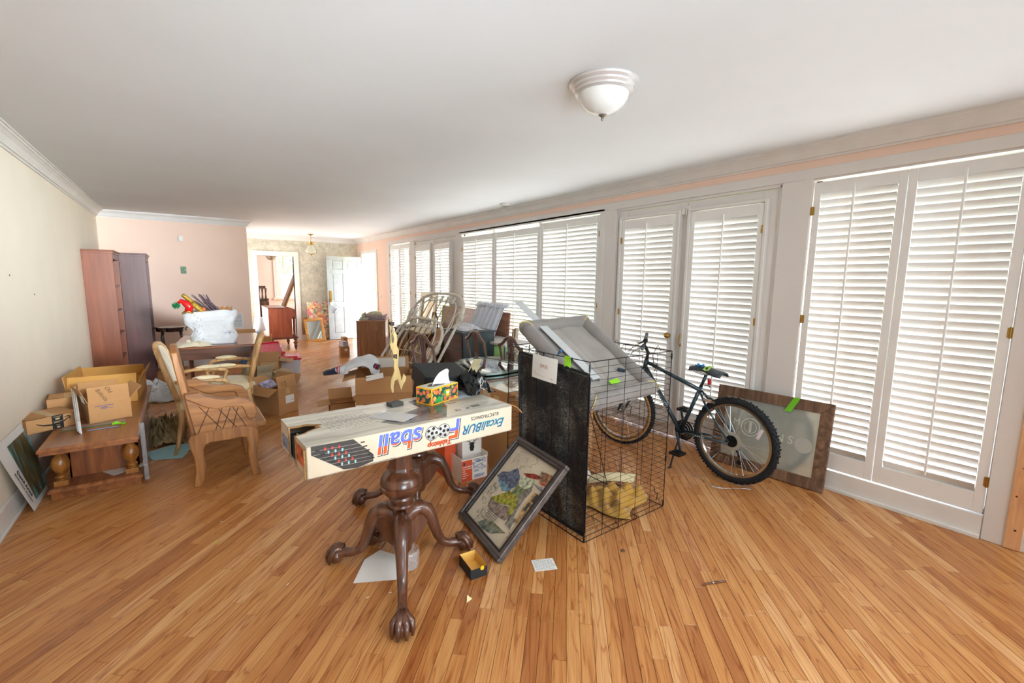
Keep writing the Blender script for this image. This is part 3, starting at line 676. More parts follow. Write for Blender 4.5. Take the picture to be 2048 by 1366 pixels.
# sheet of glass and tape strips near the table edge
t = thing('glass_sheet', 'sheet of glass with a green edge lying on the front of the coffee table', 'glass sheet', (-0.585, 4.45, TZ+0.0005), R(4))
b = MB(); b.box(-0.17, 0.18, -0.055, 0.045, 0.0, 0.004); b.build('pane', GLASS, t); b = MB(); b.box(-0.17, 0.18, -0.058, -0.055, 0, 0.0045); b.build('edge', GLEDGE, t)
b = MB(); b.box(-0.085, 0.085, -0.011, 0.011, 0, 0.0012)
tag(b.build('blue_tape_strip', plain('pale blue painter tape', '#8fb2dd', 0.6), None, loc=(-0.52, 4.305, TZ+0.001), rot=(0, 0, R(5))), 'pale blue tape strip along the front edge of the coffee table', 'tape')
b = MB(); b.grid(lambda u, v: ((u-0.5)*0.075, (v-0.5)*0.05*(1-0.5*u), 0.004+0.012*math.sin(u*5)*v+0.006*math.cos(v*7)), 8, 6)
tag(b.build('green_tape_tab', GREEN, None, loc=(-0.435, 4.36, TZ+0.004), rot=(0, 0, 0.3), solid=0.0006), 'crumpled lime tape tab on the corner of the coffee table', 'tape')
# acrylic sheets hooked over the right edge
t = thing('acrylic_sheet', 'clear acrylic sheets leaning along the right side of the coffee table', 'plastic sheet', (-0.300, 4.12, 0.004))
for k in range(2):
    b = MB(); b.box(0, 0.003, 0.0, 1.55, 0.0, 0.46-0.03*k); b.build('sheet', ACRYL, t, loc=(0.004+k*0.014, 0.0, 0), rot=(0, R(-1.5), R(1.0*k)))
b = MB(); b.box(-0.002, 0.024, -0.004, 0.0, 0.02, 0.45); b.build('edge', glass('acrylic edge', '#cfd6dc', alpha=0.2), t)
b = MB(); b.box(-0.105, 0.105, -0.075, 0.075, 0, 0.001)
o = tag(b.build('paper_sheet', PAPER, None, loc=(-0.42, 4.27, 0.0875), rot=(0, 0, R(30))), 'sheet of paper lying on the lower ledge of the coffee table', 'paper')
# ---- art poster leaning on the baseboard
t = thing('art_poster', 'white bordered poster of a dark wing painting, leaning sideways on the left wall', 'poster', (0, 0, 0))
P0, P1, P2, P3 = Vector((-0.848, 3.985, 0.004)), Vector((-0.85, 4.37, 0.004)), Vector((-0.938, 4.37, 0.50)), Vector((-0.938, 3.80, 0.50))
ux = (P0-P3); 
def pp(u, v, off=0.0):  # u down the long edge, v across
    a = P3.lerp(P0, u); c = P2.lerp(P1, u); p = a.lerp(c, v); bend = 0.012*math.sin(u*3.1)*(v-0.2)
    return p + Vector((bend+off, 0, off*0.15))
b = MB(); b.grid(lambda u, v: pp(u, v), 10, 8); b.build('print_sheet', PAPER, t, solid=0.0008)
PAINT, nt, bb = newmat('dark wing painting'); v = coords(nt, (3, 7, 3)); n1 = nt.nodes.new('ShaderNodeTexNoise'); n1.inputs['Scale'].default_value = 1.3; n1.inputs['Detail'].default_value = 9; n1.inputs['Distortion'].default_value = 1.2
L(nt, v, n1.inputs['Vector']); L(nt, ramp(nt, n1.outputs[0], [(0.3, '#2c2a26'), (0.42, '#5c5434'), (0.5, '#6f6540'), (0.56, '#3f8a98'), (0.62, '#6fb0b8'), (0.7, '#7d7446')]), bb.inputs['Base Color']); bb.inputs['Roughness'].default_value = 0.35
b = MB(); b.grid(lambda u, v: pp(0.10+0.82*u, 0.30+0.70*v, 0.003), 10, 6); b.build('printed_painting', PAINT, t)
M = frame_M(tuple(pp(0.60, 0.15, 0.004)), tuple(P0-P3), tuple(Vector((0, 1, 0))))
text_mesh('David Arms', 0.044, 'printed_title', INK, t, M @ Matrix.Translation((0.02, 0.02, 0.002)), offset=0.0006)
text_mesh('BRENTWOOD ACADEMY', 0.019, 'printed_subtitle', INK, t, M @ Matrix.Translation((0.02, -0.025, 0.002)), space=1.2)

# ---- carved pine armchair (near side traced in its own plane)
LEGS = [(-0.024, 0.349), (-0.008, 0.374), (0.023, 0.389), (0.075, 0.395), (0.198, 0.405), (0.309, 0.398), (0.382, 0.38), (0.41, 0.355), (0.412, 0.295), (0.397, 0.208), (0.386, 0.16), (0.398, 0.067), (0.412, 0.023), (0.412, 0.0), (0.355, 0.0), (0.344, 0.08), (0.333, 0.182), (0.338, 0.26), (0.328, 0.312), (0.288, 0.32), (0.224, 0.313), (0.146, 0.315), (0.1, 0.315), (0.073, 0.301), (0.061, 0.271), (0.062, 0.204), (0.073, 0.155), (0.064, 0.09), (0.038, 0.006), (0.032, 0.0), (-0.017, 0.0), (-0.007, 0.051), (0.005, 0.124), (0.003, 0.209), (-0.017, 0.288)]
ARM = [(-0.029, 0.69), (0.061, 0.695), (0.093, 0.665), (0.151, 0.638), (0.211, 0.622), (0.274, 0.625), (0.337, 0.606), (0.377, 0.586), (0.403, 0.543), (0.409, 0.493), (0.398, 0.456), (0.373, 0.443), (0.349, 0.454), (0.338, 0.485), (0.328, 0.516), (0.314, 0.552), (0.286, 0.558), (0.223, 0.564), (0.153, 0.559), (0.102, 0.576), (0.059, 0.601), (0.017, 0.631), (-0.024, 0.657)]
PANEL = [(-0.024, 0.66), (0.017, 0.64), (0.059, 0.61), (0.102, 0.585), (0.153, 0.57), (0.223, 0.574), (0.286, 0.568), (0.32, 0.558), (0.335, 0.52), (0.345, 0.49), (0.36, 0.46), (0.373, 0.45), (0.396, 0.427), (0.41, 0.365), (0.309, 0.39), (0.198, 0.395), (0.075, 0.385), (0.023, 0.38)]
t = thing('carved_armchair', 'heavy carved orange pine armchair with crisscross lines on its side', 'chair', (0.19, 4.1, 0))
W2 = 0.265
for s in (-1, 1):
    y0 = s*W2
    def X(poly): return [(x-0.19, z) for x, z in poly]
    b = MB(); b.prism(X(LEGS), y0-0.024, y0+0.024, 'XZ'); b.build('leg_frame', PINE, t, bevel=0.007, seg=2)
    b = MB(); b.prism(X(ARM), y0-0.034, y0+0.034, 'XZ'); b.build('arm_rail', PINEX, t, bevel=0.008, seg=2)
    b = MB(); b.prism(X(PANEL), y0-0.018, y0+0.018, 'XZ'); sp = b.build('side_panel', PINEX, t, bevel=0.003)
    b = MB(); lt = [(0.051, 0.593), (0.175, 0.409), (0.161, 0.567), (0.271, 0.400), (0.254, 0.562), (0.333, 0.395), (0.112, 0.575), (0.035, 0.395), (0.191, 0.563), (0.14, 0.400), (0.242, 0.559), (0.183, 0.40), (0.289, 0.552), (0.245, 0.40)]
    for i in range(0, len(lt), 2):
        (xa, za), (xb, zb) = lt[i], lt[i+1]
        for yy in (y0+s*0.0185,): b.beam((xa-0.19, yy, za), (xb-0.19, yy, zb), 0.0045, 0.0035, up=(0, 1, 0))
    b.build('carved_line', plain('dark carved groove', '#3b2412', 0.8), sp)
b = MB(); b.beam((-0.2, 0, 0.345), (0.285, 0, 0.385), 2*W2-0.05, 0.045); b.build('seat', PINEX, t, bevel=0.012, seg=3)
b = MB(); bk = [(-0.276, 1.005), (-0.235, 1.01), (-0.222, 0.96), (-0.15, 0.66), (-0.16, 0.36), (-0.20, 0.36), (-0.19, 0.62)]
prof = [(-W2+0.03, -0.01), (-0.17, 0.0), (-0.08, 0.03), (0.0, 0.045), (0.08, 0.03), (0.17, 0.0), (W2-0.03, -0.01)]
vs = []; n = 7
def bx_(z): return -0.195 - (z-0.38)*0.135
cols_ = [(-W2+0.028 + i*(2*W2-0.056)/(n-1)) for i in range(n)]
for th in (0, 0.042):
    for i, y in enumerate(cols_):
        vs.append((bx_(0.36)+th, y, 0.36)); zt = 0.97+0.045*math.cos(y/W2*1.5); vs.append((bx_(zt)+th, y, zt))
fs = []
for i in range(n-1):
    a = 2*i; fs += [(a, a+2, a+3, a+1), (2*n+a, 2*n+a+1, 2*n+a+3, 2*n+a+2), (a+1, a+3, 2*n+a+3, 2*n+a+1), (a, 2*n+a, 2*n+a+2, a+2)]
fs += [(0, 1, 2*n+1, 2*n), (2*n-2, 4*n-2, 4*n-1, 2*n-1)]
b.add(vs, fs); b.build('backrest', PINE, t, bevel=0.008, seg=2)
b = MB(); b.box(-0.19, -0.15, -W2+0.02, W2-0.02, 0.27, 0.34); b.box(0.13, 0.16, -W2+0.02, W2-0.02, 0.29, 0.35); b.build('stretcher', PINEX, t, bevel=0.004)

# ---- upholstered armchairs with cream pads
def fauteuil(name, label, loc, rz):
    t = thing(name, label, 'chair', loc, rz, 'cream upholstered armchairs')
    for s in (-1, 1):
        b = MB(); b.tube([(0.25, s*0.26, 0.38), (0.275, s*0.28, 0.32), (0.27, s*0.275, 0.2), (0.255, s*0.265, 0.08), (0.27, s*0.275, 0.0)], [0.03, 0.03, 0.02, 0.013, 0.017], 10); b.build('leg', FRUIT, t, smooth=True)
        b = MB(); b.tube([(-0.20, s*0.24, 0.40), (-0.22, s*0.25, 0.25), (-0.25, s*0.255, 0.1), (-0.28, s*0.26, 0.0)], [0.026, 0.022, 0.017, 0.013], 10); b.build('leg', FRUIT, t, smooth=True)
        b = MB(); b.tube([(-0.235, s*0.235, 0.66), (-0.12, s*0.27, 0.675), (0.02, s*0.285, 0.67), (0.14, s*0.28, 0.655), (0.175, s*0.275, 0.62)], [0.016, 0.018, 0.018, 0.02, 0.013], 8)
        b.tube([(0.165, s*0.277, 0.645), (0.13, s*0.275, 0.56), (0.155, s*0.27, 0.46), (0.17, s*0.265, 0.40)], [0.018, 0.015, 0.017, 0.02], 8); ar = b.build('arm', FRUIT, t, smooth=True)
        b = MB(); b.ball((0.0, s*0.28, 0.692), 0.03, 14, 8, (3.7, 1.1, 0.8)); b.build('arm_pad', CREAMF, ar, smooth=True)
        b = MB()
        for k in range(13): b.ball((-0.1+k*0.0165, s*0.313, 0.683), 0.004, 6, 4); b.ball((-0.1+k*0.0165, s*0.247, 0.683), 0.004, 6, 4)
        b.build('nailheads', BRASS, ar)
    # seat rail and cushion
    b = MB(); n = 28; so = []; si = []
    for k in range(n):
        a = 2*math.pi*k/n; c, s_ = math.cos(a), math.sin(a); e = 0.45
        so.append((0.02+0.275*math.copysign(abs(c)**e, c), 0.29*math.copysign(abs(s_)**e, s_)*(0.95+0.05*c))); 
    b.prism(so, 0.33, 0.40, 'XY'); b.build('seat_rail', FRUIT, t, bevel=0.006)
    b = MB(); vs = []; lv = [(1.0, 0.40), (1.01, 0.43), (0.96, 0.465), (0.75, 0.49), (0.35, 0.50)]
    for q, z in lv: vs += [(0.02+(x-0.02)*q, y*q, z) for x, y in so]
    vs.append((0.02, 0, 0.502)); fs = [tuple(range(n))[::-1]]
    for j in range(4):
        for k in range(n): l = (k+1) % n; fs.append((j*n+k, j*n+l, (j+1)*n+l, (j+1)*n+k))
    for k in range(n): fs.append((4*n+k, 4*n+(k+1) % n, 5*n))
    b.add(vs, fs); b.build('seat_cushion', CREAMF, t, smooth=True)
    # back: shaped frame ring with padded panel
    def bp(a, r, off=0.0):
        e = 0.55; y = math.copysign(abs(math.cos(a))**e, math.cos(a))*(0.235+0.02*max(0, math.sin(a)))*r; z = math.copysign(abs(math.sin(a))**e, math.sin(a))*0.25*r
        zz = 0.72+z+(0.02*math.cos(y*8) if z > 0 else 0); x = -0.235-(zz-0.45)*0.26 - 0.03*math.cos(y*5)+0.03 + off
        return (x, y, zz)
    ring = [bp(2*math.pi*k/36, 1.0) for k in range(36)]
    b = MB(); b.tube(ring, 0.024, 8, closed=True); b.tube([(-0.235, -0.16, 0.49), (-0.225, -0.2, 0.44), (-0.215, -0.235, 0.38)], 0.022, 8); b.tube([(-0.235, 0.16, 0.49), (-0.225, 0.2, 0.44), (-0.215, 0.235, 0.38)], 0.022, 8); b.build('back_frame', FRUIT, t, smooth=True)
    for off, nm, mt in ((0.0, 'back_cushion', CREAMF), (0, 'back_panel', CREAMB)):
        b = MB(); vs = []; rr = (0.95, 0.8, 0.5, 0.15)
        for q in rr:
            d = (0.012+0.03*(1-q)) if nm == 'back_cushion' else -0.018
            vs += [bp(2*math.pi*k/36, q, d) for k in range(36)]
        fs = [(j*36+k, j*36+(k+1) % 36, (j+1)*36+(k+1) % 36, (j+1)*36+k) for j in range(3) for k in range(36)]+[tuple(3*36+k for k in range(36))]
        b.add(vs, fs); b.build(nm, mt, t, smooth=True)
    return t
fauteuil('upholstered_armchair', 'cream upholstered armchair behind the carved pine chair, its back to the left wall', (0.15, 4.87, 0), R(-4)).scale = (0.93, 1.0, 0.94)
fauteuil('upholstered_armchair', 'cream upholstered armchair facing left, by the open cardboard boxes', (0.17, 5.06, 0), R(180-6)).location = (0.33, 5.46, 0)
bpy.data.objects['upholstered_armchair.001'].scale = (0.93, 0.96, 0.93)

# ---- crumpled brown paper, blue sheet, bubble wrap on the floor
crumple('packing_paper', 'heap of crumpled brown packing paper between coffee table and chairs', 'packing paper', plain('brown kraft paper', '#8f7a55', 0.85, var=0.15), (-0.20, 5.25, 0.0), 0.16, 0.32, 0.15, 5, amp=1.1, fr=9)
b = MB(); b.add([(-0.17, 0.04, 0.004), (-0.12, -0.19, 0.003), (0.08, -0.28, 0.004), (0.19, 0.1, 0.003), (0.0, 0.13, 0.006)], [(0, 1, 4), (1, 2, 4), (2, 3, 4)]); 
tag(b.build('blue_tissue_sheet', plain('pale blue tissue', '#a9dbe6', 0.7, var=0.04), None, loc=(-0.16, 4.80, 0.001), solid=0.001), 'pale blue tissue sheet on the floor beside the carved chair', 'paper')
BUB = plain('bubble wrap', '#e8edf3', 0.15, var=0.1, bmp=1.0, bscale=120, alpha=0.75)
crumple('bubble_wrap_pile', 'pile of clear bubble wrap on the floor before the bookcases', 'bubble wrap', BUB, (-0.40, 7.15, 0.0), 0.34, 0.45, 0.20, 8, amp=0.6, fr=7)

# ---- two tall bookcases
def bookcase(label, x0, y0, y1, mat, inner):
    t = thing('bookcase', label, 'bookcase', ((2*x0+0.29)/2, (y0+y1)/2, 0), 0, 'tall bookcases at the left wall'); D = 0.145; W = (y1-y0)/2; H = 1.83
    for s in (-1, 1):
        b = MB(); b.box(-D, D, s*W-(0.01 if s > 0 else 0)*2+0.0, s*W+(0.02 if s < 0 else 0), 0, H-0.03); b.build('side_panel', mat, t, bevel=0.002, seg=1)
    b = MB(); b.box(-D+0.0, -D+0.008, -W+0.02, W-0.02, 0.05, H-0.06); b.build('back_panel', inner, t)
    for z in (0.08, 0.42, 0.74, 1.04, 1.36):
        b = MB(); b.box(-D+0.008, D-0.012, -W+0.02, W-0.02, z, z+0.018); b.build('shelf', inner, t)
    b = MB(); b.box(-D, D, -W, W, H-0.03, H); b.cham(-D, D+0.02, -W-0.012, W+0.012, H-0.018, H, 0.004); b.box(-D, D+0.01, -W-0.005, W+0.005, H-0.045, H-0.018); b.build('cornice', mat, t, bevel=0.002)
    b = MB(); b.box(D-0.02, D, -W+0.02, W-0.02, H-0.11, H-0.03); b.box(D-0.02, D, -W+0.02, W-0.02, 0, 0.08); b.build('face_rail', mat, t)
    return t
MAH = wood('orange mahogany veneer', '#6c351a', '#7d4020', '#8c4c28', axis='Z', scale=0.5, coat=0.1)
MAH2 = wood('plum mahogany veneer', '#4c2823', '#5b302a', '#683a31', axis='Z', scale=0.5, coat=0.1)
bookcase('tall orange brown bookcase standing nearest on the left wall', -0.945, 7.62, 8.35, MAH, MAH2)
bookcase('tall plum brown bookcase just behind and right of the orange brown one', -0.655, 8.37, 9.10, MAH2, MAH2)

# ---- wall fittings
b = MB(); b.box(-0.03, 0.03, -0.035, 0, -0.045, 0.045); tag(b.build('motion_sensor', WHITE, None, loc=(0.069, 9.35, 2.133), bevel=0.008), 'small white sensor high on the peach back wall', 'sensor')
t = thing('switch_plate', 'small green patterned switch plate on the peach back wall', 'switch plate', (0.074, 9.35, 1.62))
b = MB(); b.box(-0.038, 0.038, -0.008, 0, -0.058, 0.058); b.build('plate', plain('green patterned plate', '#4f7d4a', 0.4, var=0.6, nscale=45), t, bevel=0.004)
b = MB(); b.box(-0.006, 0.006, -0.018, -0.008, -0.012, 0.012); b.build('toggle', plain('dark green toggle', '#2c4a2e', 0.4), t)
t = thing('wall_vent', 'white slatted vent low on the peach wall behind the white bag', 'vent', (0.80, 9.35, 0.75))
b = MB(); b.box(-0.08, 0.08, -0.008, 0, -0.13, 0.13); b.build('frame', WHITE, t, bevel=0.002)
for k in range(9): b = MB(); b.box(-0.06, 0.06, -0.013, -0.007, -0.105+k*0.025, -0.092+k*0.025); b.build('slat', plain('grey vent slat', '#a9adb0', 0.5) if k == 0 else MATS['grey vent slat'], t)
b = MB()
for y, z in ((3.35, 1.72), (3.75, 1.62), (4.0, 1.95), (5.2, 1.35), (4.6, 1.5)): b.lathe([(0, 0), (0.006, 0), (0.006, 0.003), (0, 0.003)], 8, (XL, y, z), axis='X')
tag(b.build('nail_hole', plain('old nail hole', '#6b5238', 0.9), wl), kind='stuff')

# ---- small dark side table by the bookcases
EBON = wood('dark walnut', '#2c1c16', '#46302a', '#5c463f', axis='Z', coat=0.5, rough=0.25)
t = thing('side_table', 'small dark side table with a scalloped top and thin curved legs', 'table', (-0.14, 8.55, 0))
b = MB(); n = 32; poly = [((0.20+0.012*math.cos(8*2*math.pi*k/n))*math.cos(2*math.pi*k/n), (0.20+0.012*math.cos(8*2*math.pi*k/n))*math.sin(2*math.pi*k/n)) for k in range(n)]
b.prism(poly, 0.735, 0.755, 'XY'); b.prism([(x*0.92, y*0.92) for x, y in poly], 0.69, 0.735, 'XY'); b.build('tabletop', EBON, t, bevel=0.004)
for k in range(4):
    a = math.pi/4+k*math.pi/2; c, s = math.cos(a), math.sin(a)
    b = MB(); b.tube([(0.15*c, 0.15*s, 0.70), (0.17*c, 0.17*s, 0.6), (0.13*c, 0.13*s, 0.3), (0.15*c, 0.15*s, 0.06), (0.18*c, 0.18*s, 0.0)], [0.018, 0.018, 0.012, 0.01, 0.014], 8); b.build('leg', EBON, t, smooth=True)

# ---- dining table with white gift bag
t = thing('dining_table', 'dark brown dining table carrying the big white paper bag', 'table', (0.35, 6.55, 0), R(-6))
b = MB(); b.cham(-0.42, 0.42, -0.62, 0.62, 0.722, 0.75, 0.008); b.build('tabletop', wood('glossy table top', '#5d3423', '#7d4a32', '#946045', axis='X', coat=0.6, rough=0.2), t, bevel=0.004)
DKW = wood('dark table apron', '#3c2014', '#55301e', '#6b4029', axis='X', coat=0.3)
b = MB(); b.box(-0.38, 0.38, -0.58, -0.56, 0.60, 0.722); b.box(-0.38, 0.38, 0.56, 0.58, 0.60, 0.722); b.box(-0.38, -0.36, -0.56, 0.56, 0.60, 0.722); b.box(0.36, 0.38, -0.56, 0.56, 0.60, 0.722); b.build('apron', DKW, t)
for x in (-0.355, 0.355):
    for y in (-0.555, 0.555):
        b = MB(); b.tube([(x, y, 0.72), (x, y, 0.55), (x*0.98, y*0.98, 0.25), (x*1.0, y*1.0, 0)], [0.033, 0.03, 0.02, 0.022], 10); b.build('leg', DKW, t, smooth=True)
BAG = plain('crinkled white paper bag', '#c9cacc', 0.45, var=0.05, bmp=0.5, bscale=14)
t = thing('white_gift_bag', 'large crinkled white paper bag standing on the dining table', 'bag', (0.27, 6.22, 0.751), R(-6))
def bag(u, v):
    a = 2*math.pi*u; e = 0.35; c, s = math.cos(a), math.sin(a); x = math.copysign(abs(c)**e, c); y = math.copysign(abs(s)**e, s)
    hw = 0.215+0.02*v + 0.018*math.sin(v*9) if x > 0 else 0.205+0.05*v - 0.055*math.exp(-((v-0.42)/0.16)**2)
    k = noise.noise(Vector((x*2.3, y*2, v*3.2)))*0.022 + 0.012*abs(noise.noise(Vector((x*7, y*7, v*9))))
    lean = -0.0*v
    return (x*(hw+k)+lean, y*(0.14+k), 0.38*v*(1+0.03*x) + (0.015*noise.noise(Vector((x*3, y*3, 5))) if v > 0.95 else 0))
b = MB(); b.grid(bag, 64, 26); b.build('bag_body', BAG, t, solid=0.0015, autosmooth=25)
b = MB(); b.box(-0.2, 0.2, -0.13, 0.13, 0.001, 0.004); b.build('bag_bottom', BAG, t)
b = MB()
for k in range(26):
    q = random.Random(k); x, z = -0.12+q.gauss(0, 0.012), 0.04+0.013*k*0.9; b.beam((x+0.02*math.sin(k), -0.151, z), (x+0.02*math.sin(k)+q.uniform(-.012, .012), -0.153, z+0.012), 0.004, 0.003, up=(0, 1, 0))
for k in range(30):
    q = random.Random(99+k); x, z = 0.15+q.gauss(0, 0.03), 0.13+q.gauss(0, 0.012); b.beam((x, -0.153, z), (x+q.uniform(-.02, .02), -0.155, z+q.uniform(-.008, .008)), 0.003, 0.003, up=(0, 1, 0))
b.build('printed_scrawl', plain('grey print', '#6c7280', 0.6), t)
# what sticks out of the bag
GOLD = plain('gold glitter ribbon', '#c9a545', 0.35, metal=0.6, var=0.3, nscale=60, bmp=0.6, bscale=90)
def roll(name, label, cat, a, c, r, mat, n=10, group=None):
    b = MB(); a, c = Vector(a), Vector(c); b.tube([a, a.lerp(c, 0.5), c], [r*0.9, r, r*0.9], n); return tag(b.build(name, mat, None, autosmooth=40), label, cat, group)
roll('ribbon_spray', 'gold glitter ribbon spray, the topmost one sticking out of the white bag', 'decoration', (0.36, 6.25, 0.98), (0.02, 6.12, 1.31), 0.022, GOLD)
roll('ribbon_spray', 'lower gold glitter ribbon beside the red stocking in the bag', 'decoration', (0.33, 6.18, 0.96), (0.10, 6.08, 1.22), 0.028, GOLD)
roll('ribbon_spray', 'short gold ribbon on the right of the purple bundle in the bag', 'decoration', (0.40, 6.27, 1.0), (0.20, 6.25, 1.27), 0.02, GOLD)
DRY = plain('dried twigs', '#6a5560', 0.7, var=0.5, nscale=40)
t = thing('twig_bundle', 'bundle of dark purple dried twigs leaning out of the white bag', 'decoration', (0.42, 6.2, 0.86))
for k in range(22):
    q = random.Random(50+k); b = MB(); a = Vector((q.uniform(-.05, .05), q.uniform(-.05, .05), 0.12)); c = Vector((-0.27+q.uniform(-.05, .09), -0.06+q.uniform(-.05, .05), 0.42+q.uniform(-.07, .04))); b.tube([a, a.lerp(c, .5)+Vector((0, 0, .012)), c], 0.004, 5); b.build('twig', DRY, t)
t = thing('red_stocking', 'red satin jester stocking with a green pompom hanging over the bag rim', 'decoration', (0.03, 6.1, 1.12))
b = MB(); b.tube([(0.03, 0, 0.0), (0.045, 0, 0.06), (0.01, 0, 0.10), (-0.03, 0, 0.125), (-0.055, 0, 0.10)], [0.035, 0.042, 0.035, 0.022, 0.014], 12); b.build('stocking_body', plain('red satin', '#d11a1c', 0.25, var=0.2), t, smooth=True)
b = MB(); q = random.Random(4)
for k in range(90):
    d = Vector((q.gauss(0, 1), q.gauss(0, 1), q.gauss(0, 1))).normalized()*0.038; b.tube([(-0.075, 0, 0.075), (-0.075+d.x, d.y, 0.075+d.z)], [0.004, 0.003], 4)
b.build('pompom', plain('green wool', '#16804a', 0.9), t)
b = MB(); b.tube([(0.0+0.04*math.cos(a), 0.04*math.sin(a), 0.0+0.012*math.sin(3*a)) for a in [k*0.35 for k in range(18)]], 0.007, 6, closed=True); b.build('gold_trim', GOLD, t, loc=(0.03, 0, 0))
b = MB(); b.ball((0, 0, 0), 0.022, 14, 8); tag(b.build('orange_ornament', plain('orange bauble', '#d2693a', 0.3), None, loc=(0.20, 6.10, 1.15), smooth=True), 'small orange ball ornament at the rim of the white bag', 'ornament')
b = MB(); b.grid(lambda u, v: ((u-0.5)*0.16, (v-0.5)*0.05, 0.11*(v)+0.01*math.sin(u*20)), 16, 4); tag(b.build('brown_tissue', CARDD, None, loc=(0.41, 6.28, 1.05), solid=0.001), 'brown tissue paper peeking over the right rim of the white bag', 'paper')
crumple('cream_cloth', 'crumpled cream cloth under the front of the white bag on the table', 'cloth', cloth('cream linen', '#d8ccb0'), (0.08, 6.05, 0.752), 0.16, 0.14, 0.05, 12, amp=0.7, n=18)

# ---- boxes, bins and trays in the middle left
t = carton('cardboard_box', 'large brown box with a loose flap, white tub standing behind it', 'open boxes beside the dining table', (0.88, 6.98, 0), R(-14), 0.38, 0.34, 0.385, (-75, 100, 70, -60), flen=0.17)
decal(t, 'barcode_label', INK, frame_M((-0.14, -0.2108, 0.24), (1, 0, 0), (0, 0, 1)), 0.07, 0.09); decal(t, 'packing_tape', TAPEC, frame_M((0.08, -0.2108, 0.33), (1, 0, 0), (0, 0, 1)), 0.2, 0.10)
t = carton('cardboard_box', 'pale open box lying low between the two brown open boxes', 'open boxes beside the dining table', (0.76, 6.35, 0), R(12), 0.38, 0.36, 0.28, (80, 75, -40, -60), mat=plain('pale cardboard', '#cbb999', 0.85, var=0.05), flen=0.15)
a2 = math.atan2(0.139, 0.206)
t = carton('cardboard_box', 'nearest open brown box on the floor, books inside, address label on its side', 'open boxes beside the dining table', (0.795, 5.60, 0), a2-R(4), 0.25, 0.40, 0.30, (-12, 30, 60, 118), flen=0.135)
decal(t, 'address_label', PAPER, frame_M((0.02, -0.2008, 0.165), (1, 0, 0), (0, 0, 1)), 0.11, 0.09); text_mesh('5001', 0.014, 'label_print', INK, t, frame_M((0.05, -0.2016, 0.15), (1, 0, 0), (0, 0, 1)))
decal(t, 'tape', TAPEC, frame_M((0.0, -0.2006, 0.26), (1, 0, 0), (0, 0, 1)), 0.05, 0.07)
M = frame_M((-0.06, -0.203, 0.35), (1, 0, 0), (0, 0.12, 1)); b = MB()
b.tube([tuple(M @ Vector((0.03*math.cos(a)*(1+0.3*math.sin(2*a)), 0.028*math.sin(a), 0.010))) for a in [k*0.5 for k in range(13)]], 0.0012, 4); b.tube([tuple(M @ Vector((x, y, 0.010))) for x, y in ((-0.03, 0.02), (0.0, -0.01), (0.02, 0.03), (0.03, -0.03))], 0.0012, 4); b.build('pen_drawing', INK, t)
def book(name, label, loc, rot, w, d, h, cover, group=None, cat='book'):
    t = thing(name, label, cat, loc, group=group, rot=rot)
    b = MB(); b.box(-w/2, w/2, -d/2, d/2, 0, 0.003); b.box(-w/2, w/2, -d/2, d/2, h-0.003, h); b.box(-w/2, -w/2+0.003, -d/2, d/2, 0, h); b.build('cover', cover, t)
    b = MB(); b.box(-w/2+0.003, w/2-0.004, -d/2+0.004, d/2-0.004, 0.003, h-0.003); b.build('page_block', PAPER, t); return t
LAV = plain('lavender picture cover', '#b9b4dc', 0.3, var=0.5, nscale=25)
book('picture_book', 'book with a lavender and white picture cover in the nearest open box', (0.74, 5.72, 0.285), (R(28), R(-12), R(20)), 0.15, 0.13, 0.02, LAV, 'books in the open box')
book('blue_book', 'blue covered book standing at the right of the nearest open box', (0.865, 5.60, 0.19), (R(86), 0, R(100)), 0.18, 0.22, 0.02, plain('blue book cover', '#5f8fb0', 0.4, var=0.2), 'books in the open box')
b = MB(); b.box(-0.11, 0.11, -0.17, 0.17, 0, 0.2); tag(b.build('paper_bundle', PAPER, None, loc=(0.795, 5.61, 0.008), rot=(0, 0, a2-R(4)), bevel=0.004), 'stack of papers filling the nearest open box', 'paper')
# white tub with red lid
def tub(name, label, loc, rz, w, d, h, body, lid, lidname='lid'):
    t = thing(name, label, 'storage bin', loc, rz); b = MB(); k = 0.82
    o = [(-w/2, -d/2), (w/2, -d/2), (w/2, d/2), (-w/2, d/2)]
    vs = [(x*k, y*k, 0) for x, y in o]+[(x, y, h) for x, y in o]; b.add(vs, [(3, 2, 1, 0), (4, 5, 6, 7), (0, 1, 5, 4), (1, 2, 6, 5), (2, 3, 7, 6), (3, 0, 4, 7)]); b.build('bin_body', body, t, bevel=0.02, seg=3)
    b = MB(); b.box(-w/2-0.015, w/2+0.015, -d/2-0.015, d/2+0.015, h-0.005, h+0.025); b.cham(-w/2+0.03, w/2-0.03, -d/2+0.03, d/2-0.03, h+0.02, h+0.045, 0.01); b.build(lidname, lid, t, bevel=0.008, seg=2); return t
REDP = plain('red plastic', '#d01226', 0.3, var=0.05)
tub('storage_bin', 'cloudy white plastic tub with a bright red lid behind the brown boxes', (1.24, 7.30, 0), R(-12), 0.32, 0.38, 0.33, plain('cloudy plastic', '#d5d7de', 0.35, var=0.05), REDP)
tub('storage_bin', 'blue plastic storage bin with lid beyond the dining table', (0.93, 9.02, 0), R(-6), 0.36, 0.30, 0.53, plain('blue plastic', '#5d93d6', 0.35, var=0.05), plain('light blue lid', '#7fa9da', 0.35))
